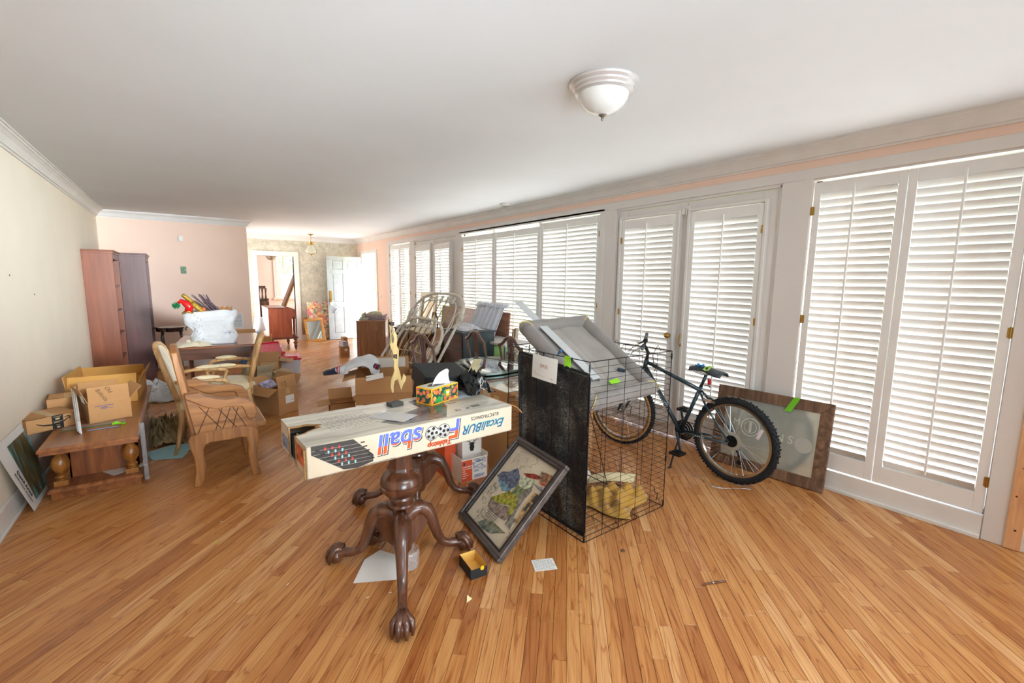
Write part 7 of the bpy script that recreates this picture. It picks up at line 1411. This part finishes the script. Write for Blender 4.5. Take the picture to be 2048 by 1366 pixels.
# mustard cloth and plush toy on the crate floor
MUS = cloth('mustard felt', '#b78a38', bmp=0.2, wscale=200); 
def mc(u, v):
    x, y = (u-0.5)*0.40, (v-0.5)*0.34; f = 0.040*abs(math.sin(u*9+v*3.2))**1.5+0.035*abs(math.sin(v*11-u*4))**2+0.02*abs(noise.noise(Vector((u*5, v*5, 1)))); e = min(u, 1-u, v, 1-v)
    return (x*(1+0.15*math.sin(v*5)), y+0.03*math.sin(u*6), 0.006+f*min(1, e*5)*1.3)
b = MB(); b.grid(mc, 40, 34); tag(b.build('mustard_cloth', MUS, None, loc=(2.31, 1.94, 0.012), rot=(0, 0, R(25)), solid=0.003, autosmooth=50), 'crumpled mustard yellow felt cloth on the crate floor', 'cloth')
b = MB(); b.grid(lambda u, v: (-0.04+0.085*u+0.16*v*v-0.02, 0.30*(v-0.5)*-1.0, 0.045+0.035*math.sin(v*3.1)+0.03*u), 10, 18); tag(b.build('cream_felt_strip', cloth('cream felt', '#ddcda0', bmp=0.2), None, loc=(2.40, 2.06, 0.012), rot=(0, 0, R(28)), solid=0.004, autosmooth=50), 'cream felt strip arched over the mustard cloth in the crate', 'cloth')
t = thing('plush_toy', 'small cream plush toy with a pink nose lying on the crate floor', 'plush toy', (2.33, 2.24, 0.012), R(20)); PL = cloth('cream plush', '#dcd2c4', bmp=0.6, wscale=90)
b = MB(); b.ball((0, 0, 0.055), 0.05, 18, 12, (1.1, 1, 1)); b.build('head', PL, t, smooth=True); b = MB(); b.ball((0.09, 0.04, 0.04), 0.04, 14, 10, (1.5, 0.9, 0.9)); b.build('body', PL, t, smooth=True)
for s in (-1, 1): b = MB(); b.ball((0.035, 0.035+0.03*s, 0.105), 0.018, 10, 8, (1, 0.5, 1.4)); b.build('ear', PL, t, smooth=True)
b = MB(); b.ball((-0.055, -0.01, 0.05), 0.012, 10, 8); b.build('nose', plain('pink nose', '#c2595a', 0.5), t, smooth=True)

# ================================================================ BICYCLE
FRM = plain('dark teal bicycle enamel', '#27404c', 0.25, metal=0.3, var=0.1, coat=0.6); RUB = plain('black tyre rubber', '#1a1d22', 0.75, var=0.2); ALU = plain('polished alloy', '#c6c8ca', 0.22, metal=1.0); TAN = plain('tan sidewall', '#b98f54', 0.7); GRIP = plain('grey rubber grip', '#6b7378', 0.7)
bk = thing('mountain_bicycle', 'dark teal mountain bicycle on its kickstand by the french doors', 'bicycle', (3.30, 0, 0))
def wheel(name, y, z, rot, tan, label=None):
    w = bpy.data.objects.new(name, None); C.objects.link(w); w.parent = bk; w.location = (0, y, z); w.rotation_euler = (0, 0, rot)
    def ring(rad, r, n=56, x=0): return [(x, rad*math.cos(2*math.pi*k/n), rad*math.sin(2*math.pi*k/n)) for k in range(n)]
    b = MB(); b.tube(ring(0.300, 0), 0.025, 12, closed=True); o = b.build('tyre', RUB, w, smooth=True)
    b = MB()
    for k in range(84):
        a = 2*math.pi*k/84
        for x in ((-0.014, 0.014) if k % 2 else (0.0, -0.022, 0.022)):
            rad = 0.325 if abs(x) < 0.02 else 0.314; M = Matrix.Rotation(a, 3, 'X'); b.cbox(tuple(M @ Vector((x, rad, 0))), (0.010, 0.007, 0.012), M)
    b.build('tread_knobs', RUB, w, fixn=False)['kind'] = 'stuff'
    if tan:
        for x in (-0.019, 0.019): b = MB(); b.tube(ring(0.291, 0, x=x), 0.0105, 8, closed=True); b.build('sidewall', TAN, w, smooth=True)
    b = MB(); b.strip([(0.282*math.cos(2*math.pi*k/56), 0.282*math.sin(2*math.pi*k/56)) for k in range(56)], [(0.262*math.cos(2*math.pi*k/56), 0.262*math.sin(2*math.pi*k/56)) for k in range(56)], -0.012, 0.012, 'YZ'); b.build('rim', ALU, w, autosmooth=30)
    for k in range(36):
        a = 2*math.pi*k/36; s = 1 if k % 2 else -1; h = a+(0.55 if (k//2) % 2 else -0.55); b = MB(); b.tube([(s*0.028, 0.022*math.cos(h), 0.022*math.sin(h)), (s*0.002, 0.264*math.cos(a), 0.264*math.sin(a))], 0.0011, 4); b.build('spoke', ALU, w)
    b = MB(); b.lathe([(0.008, -0.055), (0.012, -0.03), (0.026, -0.03), (0.026, -0.024), (0.014, -0.02), (0.014, 0.02), (0.026, 0.024), (0.026, 0.03), (0.012, 0.032), (0.008, 0.055)], 18, axis='X'); b.build('hub', STEEL, w, autosmooth=40)
    return w
RH, FH = (1.645, 0.312), (2.690, 0.312)
rw = wheel('rear_wheel', RH[0], RH[1]+0.014, 0, False); ST = R(12); fw = wheel('front_wheel', FH[0], FH[1]+0.014, ST, True)
fw.location.x = -0.04
b = MB(); b.lathe([(0.01, -0.034), (0.072, -0.034), (0.072, -0.032), (0.01, -0.03)], 32, axis='X'); b.build('spoke_guard', plain('clear spoke disc', '#d8dcdc', 0.15, metal=0.6, alpha=0.7), rw)
for k in range(6): b = MB(); r_ = 0.045-0.005*k; b.lathe([(r_-0.006, -0.036-0.005*k), (r_, -0.036-0.005*k), (r_, -0.038-0.005*k), (r_-0.006, -0.038-0.005*k)], 20, axis='X'); b.build('sprocket', plain('dark sprocket', '#3a3c40', 0.3, metal=0.9) if k == 0 else MATS['dark sprocket'], rw)
b = MB(); b.cbox((-0.006, -0.21*math.cos(R(28)), 0.21*math.sin(R(28))-0.0), (0.004, 0.022, 0.085), Matrix.Rotation(R(22), 3, 'X')); b.build('reflector', plain('white wheel reflector', '#e3d9de', 0.3), rw, bevel=0.006)
BB, SC, SP, HT, HB = (2.096, 0.272), (1.945, 0.666), (1.902, 0.785), (2.469, 0.826), (2.486, 0.745)
def bt_(name, a, c, r0, r1=None, x0=0.0, x1=0.0, m=FRM): b = MB(); b.tube([(x0, a[0], a[1]), (x1, c[0], c[1])], [r0, r1 or r0], 14); return b.build(name, m, bk, smooth=True)
bt_('seat_tube', BB, (1.938, 0.685), 0.0155); bt_('top_tube', (1.948, 0.655), (2.450, 0.798), 0.0165); bt_('down_tube', BB, (2.470, 0.750), 0.0185); bt_('head_tube', HB, HT, 0.021); bt_('seatpost', (1.94, 0.68), SP, 0.0125, m=FRM)
for s in (-1, 1):
    b = MB(); b.tube([(s*0.014, BB[0], BB[1]), (s*0.04, 1.98, 0.285), (s*0.065, RH[0]+0.01, RH[1])], [0.011, 0.010, 0.008], 10); b.build('chainstay', FRM, bk, smooth=True)
    b = MB(); b.tube([(s*0.012, 1.94, 0.65), (s*0.05, 1.86, 0.55), (s*0.065, RH[0]+0.005, RH[1]+0.01)], [0.009, 0.0085, 0.007], 10); b.build('seatstay', FRM, bk, smooth=True)
    b = MB(); b.tube([(s*0.05-0.0, 2.52, 0.70), (s*0.055-0.01, 2.56, 0.60), (s*0.052-0.03, FH[0]-0.015, FH[1]+0.06), (s*0.052-0.04, FH[0], FH[1]+0.012)], [0.017, 0.015, 0.011, 0.009], 10); b.build('fork_blade', FRM, bk, smooth=True)
b = MB(); b.tube([(-0.058, 2.515, 0.705), (0.058, 2.515, 0.705)], 0.018, 10); b.tube([(0, 2.515, 0.705), (0, HB[0], HB[1])], 0.018, 10); b.build('fork_crown', FRM, bk, smooth=True)
b = MB(); b.tube([(0, HT[0], HT[1]), (0, 2.458, 0.89), (0.01, 2.50, 0.935)], [0.014, 0.014, 0.016], 10); b.build('stem', BLACK, bk, smooth=True)
bd = Vector((0.82, 0.56, 0.05)).normalized(); ctr = Vector((0.0, 2.50, 0.94))
bars = [ctr-bd*0.29+Vector((0, 0, 0.035)), ctr-bd*0.12+Vector((0, 0, 0.02)), ctr, ctr+bd*0.12+Vector((0, 0, 0.03)), ctr+bd*0.29+Vector((0, 0, 0.06))]
b = MB(); b.tube(bars, 0.012, 10); b.build('handlebar', BLACK, bk, smooth=True)
for a, c in ((0, 1), (4, 3)):
    e = bars[a]; f = e.lerp(bars[c], 0.7); b = MB(); b.tube([e+(e-f)*0.05, f], 0.0165, 12); b.build('grip', GRIP, bk, smooth=True)
    g_ = bars[c]; b = MB(); b.tube([g_, g_+Vector((-0.02, 0.05, -0.03)), g_+(e-g_)*0.5+Vector((-0.05, 0.07, -0.045)), g_+(e-g_)*0.8+Vector((-0.055, 0.07, -0.05))], [0.012, 0.009, 0.006, 0.006], 8); b.build('brake_lever', STEEL, bk, smooth=True)
    b = MB(); b.tube([g_+bd*0.02, g_-bd*0.02], 0.022, 12); b.build('shifter', BLACK, bk)
for k, (dx, sg) in enumerate(((-0.05, 0.02), (0.04, -0.03), (0.09, 0.0))):
    b = MB(); b.tube([bars[1] if k == 0 else bars[3], Vector((-0.09+dx, 2.62, 0.93+sg)), Vector((-0.13+dx, 2.66, 0.83)), Vector((-0.04+dx*0.5, 2.58, 0.76)), Vector((0.0, 2.48, 0.74))], 0.0028, 6); b.build('cable', BLACK, bk, smooth=True)
SAD = plain('grey black saddle', '#3c444c', 0.45, var=0.1)
b = MB()
def sad(u, v):
    y = 2.04-0.285*u; w = 0.022+0.062*max(0, (u-0.38)/0.62)**1.1 if u > 0.38 else 0.022; w *= (1-0.35*max(0, (u-0.88)/0.12)); a = math.pi*v
    return (w*math.cos(a), y, 0.80+0.012*math.sin(u*4.4)+0.035*math.sin(a)**0.7*(1-0.25*abs(u-0.5)))
b.grid(sad, 18, 12); b.build('saddle', SAD, bk, smooth=True, solid=0.012)
b = MB(); b.tube([(0.018, 2.0, 0.80), (0.02, 1.93, 0.785), (0.022, 1.80, 0.80)], 0.0035, 6); b.tube([(-0.018, 2.0, 0.80), (-0.02, 1.93, 0.785), (-0.022, 1.80, 0.80)], 0.0035, 6); b.build('saddle_rail', STEEL, bk)
b = MB(); b.cbox((0, 1.872, 0.735), (0.028, 0.016, 0.045)); b.build('rear_reflector', plain('red reflector', '#c8202a', 0.2), bk, bevel=0.003)
b = MB(); b.tube([(0, 1.91, 0.70), (0, 1.88, 0.705), (-0.01, 1.86, 0.695)], 0.006, 6); b.build('reflector_bracket', STEEL, bk)
# drivetrain
b = MB(); b.lathe([(0.020, -0.035), (0.020, 0.035)], 16, (0, BB[0], BB[1]), axis='X'); b.build('bottom_bracket', BLACK, bk)
for k, rr in enumerate((0.085, 0.068, 0.05)):
    b = MB(); n = 40; o = [(BB[0]+(rr+0.003*(j % 2))*math.cos(2*math.pi*j/n), BB[1]+(rr+0.003*(j % 2))*math.sin(2*math.pi*j/n)) for j in range(n)]; i_ = [(BB[0]+(rr-0.014)*math.cos(2*math.pi*j/n), BB[1]+(rr-0.014)*math.sin(2*math.pi*j/n)) for j in range(n)]; b.strip(o, i_, 0.05-0.007*k, 0.053-0.007*k, 'YZ'); b.build('chainring', BLACK, bk)
for sx, (py, pz) in ((-0.055, (2.035, 0.125)), (0.065, (2.150, 0.425))):
    b = MB(); b.beam((sx, BB[0], BB[1]), (sx*1.25, py, pz), 0.022, 0.014, up=(1, 0, 0)); b.build('crank_arm', plain('dark crank', '#4a5661', 0.35, metal=0.5), bk, bevel=0.004)
    x0 = sx*1.3; s = -1 if sx < 0 else 1; b = MB()
    for yy in (-0.04, 0.04): b.box(min(x0, x0+s*0.09), max(x0, x0+s*0.09), py+yy-0.006, py+yy+0.006, pz-0.012, pz+0.012)
    for xx in (0.0, 0.045, 0.09): b.box(x0+s*xx-0.006, x0+s*xx+0.006, py-0.045, py+0.045, pz-0.009, pz+0.009)
    b.build('pedal', BLACK, bk)
b = MB(); n = 24; ch = [(BB[0]+0.083*math.cos(a), BB[1]+0.083*math.sin(a)) for a in [R(70)-R(220)*j/n if False else R(95)-math.pi*j/n for j in range(n+1)]]
ch = [(RH[0], RH[1]+0.03)]+[(BB[0]+0.080*math.cos(R(100-10*j)), BB[1]+0.080*math.sin(R(100-10*j))) for j in range(20)]+[(1.70, 0.175), (1.615, 0.13), (1.59, 0.17), (1.63, 0.26)]
b.tube([(0.045, y, z) for y, z in ch], 0.0035, 5); b.build('chain', plain('oily chain', '#3d3a38', 0.4, metal=0.8), bk)
b = MB(); b.beam((0.05, 1.64, 0.30), (0.055, 1.62, 0.19), 0.02, 0.012, up=(1, 0, 0)); b.lathe([(0.018, 0.045), (0.018, 0.055)], 14, (0, 1.615, 0.15), axis='X'); b.lathe([(0.016, 0.045), (0.016, 0.055)], 14, (0, 1.632, 0.235), axis='X'); b.build('rear_derailleur', BLACK, bk)
b = MB(); b.tube([(-0.03, 2.07, 0.262), (-0.10, 2.07, 0.14), (-0.165, 2.065, 0.0)], 0.007, 8); b.tube([(-0.15, 2.066, 0.004), (-0.185, 2.064, 0.004)], 0.009, 8); b.build('kickstand', BLACK, bk)
b = MB()
for s in (-1, 1): b.beam((s*0.045, 1.885, 0.60), (s*0.02, 1.83, 0.585), 0.012, 0.02); b.cbox((s*0.022, 1.83, 0.585), (0.014, 0.06, 0.014))
b.tube([(-0.04, 1.88, 0.60), (0, 1.90, 0.64), (0.04, 1.88, 0.60)], 0.003, 5); b.build('rim_brake', STEEL, bk)
b = MB()
for s in (-1, 1): b.beam((s*0.055-0.02, 2.56, 0.62), (s*0.025-0.02, 2.57, 0.60), 0.012, 0.02)
b.build('front_brake', STEEL, bk)
b = MB(); dn = Vector((0, HB[0]-BB[0], 0.75-BB[1])).normalized()
Md = frame_M((-0.0192, 2.27, 0.495), tuple(-dn), (0, 0.78, 1)); b.T = Md; q = random.Random(9)
for k in range(11): b.box(-0.10+k*0.019, -0.10+k*0.019+0.010, -0.006, 0.006+q.uniform(-.002, .003), 0, 0.0005)
b.T = frame_M((-0.058, 1.87, 0.296), (0, -1, 0.05), (0, 0, 1))
for k in range(7): b.box(-0.06+k*0.018, -0.06+k*0.018+0.011, -0.005, 0.004, 0, 0.0005)
b.build('silver_decal', plain('silver decal', '#c9d2d2', 0.3), bk)
b = MB(); b.grid(lambda u, v: (0.05-0.10*v, 1.90+0.05*u, 0.848-0.05*max(0, v-0.55)+0.003*math.sin(u*9)), 6, 10); tag(b.build('green_tape_strip', plain('pale lime tape', '#9fcf5a', 0.6), None, loc=(3.30, -0.04, 0.003), solid=0.0008), 'pale lime tape strip over the bicycle saddle', 'tape')
b = MB(); b.grid(lambda u, v: (0.02-0.05*v, 1.945+0.06*u, 0.852+0.014*math.sin(u*8)*math.sin(v*7)), 10, 8); tag(b.build('blue_tape_wad', plain('blue tape wad', '#2f87c8', 0.5), None, loc=(3.30, -0.02, 0.003), solid=0.001), 'wad of bright blue tape on top of the bicycle saddle', 'tape')

# ================================================================ BY THE WINDOWS
# wood framed advertising mirror on its side
BWD = wood('rough brown frame wood', '#4f3a2c', '#6e523e', '#8a6c54', axis='Y', coat=0.0, rough=0.7, bmp=0.5)
BWZ = wood('rough brown frame wood, upright', '#4f3a2c', '#6e523e', '#8a6c54', axis='Z', coat=0.0, rough=0.7, bmp=0.5)
mt_ = thing('advertising_mirror', 'large old etched mirror in a brown wood frame leaning on the window wall', 'mirror')
A_, B_ = Vector((3.600, 1.985, 0.004)), Vector((3.655, 1.150, 0.004)); e1_ = (B_-A_).normalized(); T_ = Vector((3.690, 1.988, 0.645)); e2_ = (T_-A_); LH = e2_.length; e2_ = (e2_-e1_*e2_.dot(e1_)).normalized(); n_ = e1_.cross(e2_); LW = (B_-A_).length
mt_.matrix_world = Matrix(((e1_.x, e2_.x, n_.x, A_.x), (e1_.y, e2_.y, n_.y, A_.y), (e1_.z, e2_.z, n_.z, A_.z), (0, 0, 0, 1)))
fwid = 0.082
for (pl4, m) in (([(0, 0), (LW, 0), (LW-fwid, fwid), (fwid, fwid)], BWD), ([(0, LH), (fwid, LH-fwid), (LW-fwid, LH-fwid), (LW, LH)], BWD), ([(0, 0), (fwid, fwid), (fwid, LH-fwid), (0, LH)], BWZ), ([(LW, 0), (LW, LH), (LW-fwid, LH-fwid), (LW-fwid, fwid)], BWZ)):
    b = MB(); b.prism(pl4, -0.005, 0.022, 'XY'); b.build('frame_rail', m, mt_, bevel=0.003)
MIRO, nt, bb = newmat('worn old mirror'); v = coords(nt, (1, 1, 1)); n1 = nt.nodes.new('ShaderNodeTexNoise'); n1.inputs['Scale'].default_value = 5; n1.inputs['Detail'].default_value = 10; n1.inputs['Roughness'].default_value = 0.7; L(nt, v, n1.inputs['Vector'])
L(nt, ramp(nt, n1.outputs[0], [(0.30, '#6b5b48'), (0.345, '#d5dbce'), (0.6, '#e3eae4')]), bb.inputs['Base Color']); L(nt, ramp(nt, n1.outputs[0], [(0.30, (0, 0, 0, 1)), (0.36, (0.62,)*3+(1,))]), bb.inputs['Metallic']); L(nt, ramp(nt, n1.outputs[0], [(0.4, (0.22,)*3+(1,)), (0.6, (0.10,)*3+(1,))]), bb.inputs['Roughness'])
b = MB(); b.box(fwid-0.005, LW-fwid+0.005, fwid-0.005, LH-fwid+0.005, 0.002, 0.006); b.build('mirror_glass', MIRO, mt_)
ETC = plain('etched lettering', '#c9cdc2', 0.7, var=0.05); Mm = Matrix.Translation((LW/2, LH/2, 0.0065))
b = MB(); b.T = Mm; b.strip([(0.075*math.cos(k*0.26)-0.13, 0.075*math.sin(k*0.26)+0.02) for k in range(24)], [(0.066*math.cos(k*0.26)-0.13, 0.066*math.sin(k*0.26)+0.02) for k in range(24)], 0, 0.0004, 'XY'); b.strip([(0.05*math.cos(k*0.26)-0.13, 0.05*math.sin(k*0.26)+0.02) for k in range(24)], [(0.045*math.cos(k*0.26)-0.13, 0.045*math.sin(k*0.26)+0.02) for k in range(24)], 0, 0.0004, 'XY'); b.box(-0.14, -0.12, -0.02, 0.06, 0, 0.0004); b.build('etched_ring', ETC, mt_)
for s, x, y, z_ in (('M', -0.24, 0.04, 0.075), ('N', 0.02, 0.03, 0.085), ('N S', 0.12, -0.005, 0.085)): text_mesh(s, z_, 'etched_lettering', ETC, mt_, Mm @ Matrix.Translation((x, y, 0)))
b = MB(); b.T = Mm; b.lathe([(0, 0), (0.058, 0), (0.058, 0.0005), (0, 0.0005)], 28, (0.255, -0.02, 0)); b.build('etched_disc', plain('frosted disc', '#b9bab2', 0.5), mt_)
b = MB(); b.grid(lambda u, v: (0.575+0.045*u-0.055*v, LH+0.003-0.115*v, 0.028-0.004*math.sin(v*3)+0.002), 4, 10); tag_ = tag(b.build('bright_green_tape', plain('bright green tape', '#6fc224', 0.5), None, solid=0.001), 'bright green tape strip hanging over the top of the old mirror frame', 'tape'); tag_.matrix_world = mt_.matrix_world
# wire hanger on the floor
b = MB(); hp = [(3.17, 1.895, 0.003), (3.22, 1.76, 0.003), (3.27, 1.60, 0.003), (3.30, 1.50, 0.004), (3.285, 1.485, 0.004), (3.24, 1.53, 0.003), (3.17, 1.585, 0.003), (3.14, 1.60, 0.004), (3.09, 1.63, 0.012), (3.06, 1.66, 0.02), (3.075, 1.69, 0.02), (3.10, 1.68, 0.01), (3.14, 1.61, 0.004), (3.13, 1.70, 0.003), (3.14, 1.80, 0.003), (3.15, 1.88, 0.003)]
b.tube(hp, 0.0014, 6, closed=False); tag(b.build('wire_hanger', STEEL, None), 'thin bent wire coat hanger on the floor below the rear wheel', 'hanger')
# bare lumber strip fixed to the wall
LUM = wood('bare pine lumber', '#c98f5f', '#dda878', '#ecc092', axis='Z', coat=0.0, rough=0.7)
t = thing('trim_10', kind='structure'); b = MB(); b.box(XR-0.028, XR, 0.205, 0.272, 0.004, 2.30); b.build('lumber_strip', LUM, t, bevel=0.002)
b = MB()
for y, z, r_ in ((0.25, 0.32, 0.005), (0.235, 0.12, 0.006), (0.24, 0.49, 0.004), (0.25, 0.62, 0.005), (0.23, 0.86, 0.006)): b.lathe([(0, 0), (r_, 0), (r_, -0.001), (0, -0.001)], 8, (XR-0.028, y, z), axis='X')
b.build('knot', plain('dark knot', '#4a2c18', 0.8), t)['kind'] = 'stuff'

# ================================================================ ON THE CEILING
FROST = plain('frosted white glass', '#e6e7e4', 0.25, var=0.02, coat=0.3); NICK = plain('satin nickel', '#9d978c', 0.35, metal=0.8); PANW = plain('pale satin metal ring', '#cfcbc9', 0.3, metal=0.25, var=0.02)
t = thing('ceiling_light', 'round white frosted dome light with a stepped ring on the ceiling', 'ceiling light', (1.808, 1.70, ZC))
b = MB(); b.lathe([(0.172, 0.0), (0.175, -0.006), (0.172, -0.014), (0.160, -0.024), (0.158, -0.032), (0.148, -0.042), (0.146, -0.050), (0.136, -0.056), (0.124, -0.058), (0.12, -0.045)], 56); b.build('base_ring', PANW, t, autosmooth=25)
b = MB(); b.lathe([(0.130, -0.05), (0.128, -0.062), (0.120, -0.085), (0.102, -0.112), (0.075, -0.134), (0.04, -0.148), (0.0, -0.153)], 48); b.build('glass_dome', FROST, t, smooth=True)
b = MB(); b.lathe([(0.0, -0.150), (0.02, -0.151), (0.021, -0.156), (0.010, -0.162), (0.006, -0.166), (0.008, -0.172), (0.006, -0.180), (0, -0.182)], 20); b.build('finial', NICK, t, autosmooth=35)
t = thing('smoke_detector', 'flat white round detector on the ceiling near the window crown moulding', 'smoke detector', (3.50, 4.95, ZC)); b = MB(); b.lathe([(0.07, 0), (0.07, -0.014), (0.055, -0.03), (0, -0.032)], 24); b.build('cover', WHITE, t, autosmooth=30); b = MB(); b.lathe([(0.045, -0.0315), (0.045, -0.034), (0.04, -0.034)], 20); b.build('vent_ring', NICK, t)
t = thing('glass_pendant', 'small brass and clear glass pendant lantern hanging in the foyer', 'pendant lamp', (2.465, 11.07, ZC))
b = MB(); b.lathe([(0.0, 0), (0.06, 0), (0.055, -0.015), (0.015, -0.035), (0.0, -0.04)], 20); b.build('canopy', BRASS, t, autosmooth=40)
for k in range(7): b = MB(); b.lathe([(0.004, -0.006), (0.0055, 0), (0.004, 0.006)], 8, (0, 0, -0.05-k*0.022)); b.build('chain_link', BRASS, t)
b = MB(); b.tube([(0, 0, -0.03), (0, 0, -0.2)], 0.003, 6); b.build('cord', BRASS, t)
b = MB(); b.lathe([(0.02, -0.20), (0.065, -0.185), (0.05, -0.225), (0.055, -0.235), (0.02, -0.24)], 12); b.build('crown', BRASS, t)
for k in range(8):
    a = 2*math.pi*k/8; c, s = math.cos(a), math.sin(a); b = MB(); b.tube([(0.05*c, 0.05*s, -0.235), (0.085*c, 0.085*s, -0.30), (0.125*c, 0.125*s, -0.37), (0.11*c, 0.11*s, -0.42), (0.05*c, 0.05*s, -0.445)], 0.003, 5); b.build('rib', BRASS, t)
b = MB(); b.lathe([(0.05, -0.235), (0.085, -0.30), (0.123, -0.37), (0.108, -0.42), (0.05, -0.443)], 8, caps=False); b.build('glass_body', glass('pale pendant glass', '#eef3e6', alpha=0.35), t, solid=0.002)
b = MB(); b.lathe([(0.0, -0.49), (0.008, -0.48), (0.006, -0.46), (0.05, -0.445), (0.05, -0.435)], 14); b.build('bottom_cap', BRASS, t)
b = MB(); b.lathe([(0.010, -0.40), (0.010, -0.32), (0.0, -0.30)], 10); b.build('candle_tube', WHITE, t)
t = thing('light_switch', 'white light switch on the peach wall between front door and shutters', 'light switch', (XR, 10.35, 1.10)); b = MB(); b.box(-0.008, 0, -0.036, 0.036, -0.058, 0.058); b.build('plate', WHITE, t, bevel=0.003); b = MB(); b.box(-0.016, -0.008, -0.006, 0.006, -0.012, 0.012); b.build('toggle', WHITE, t)
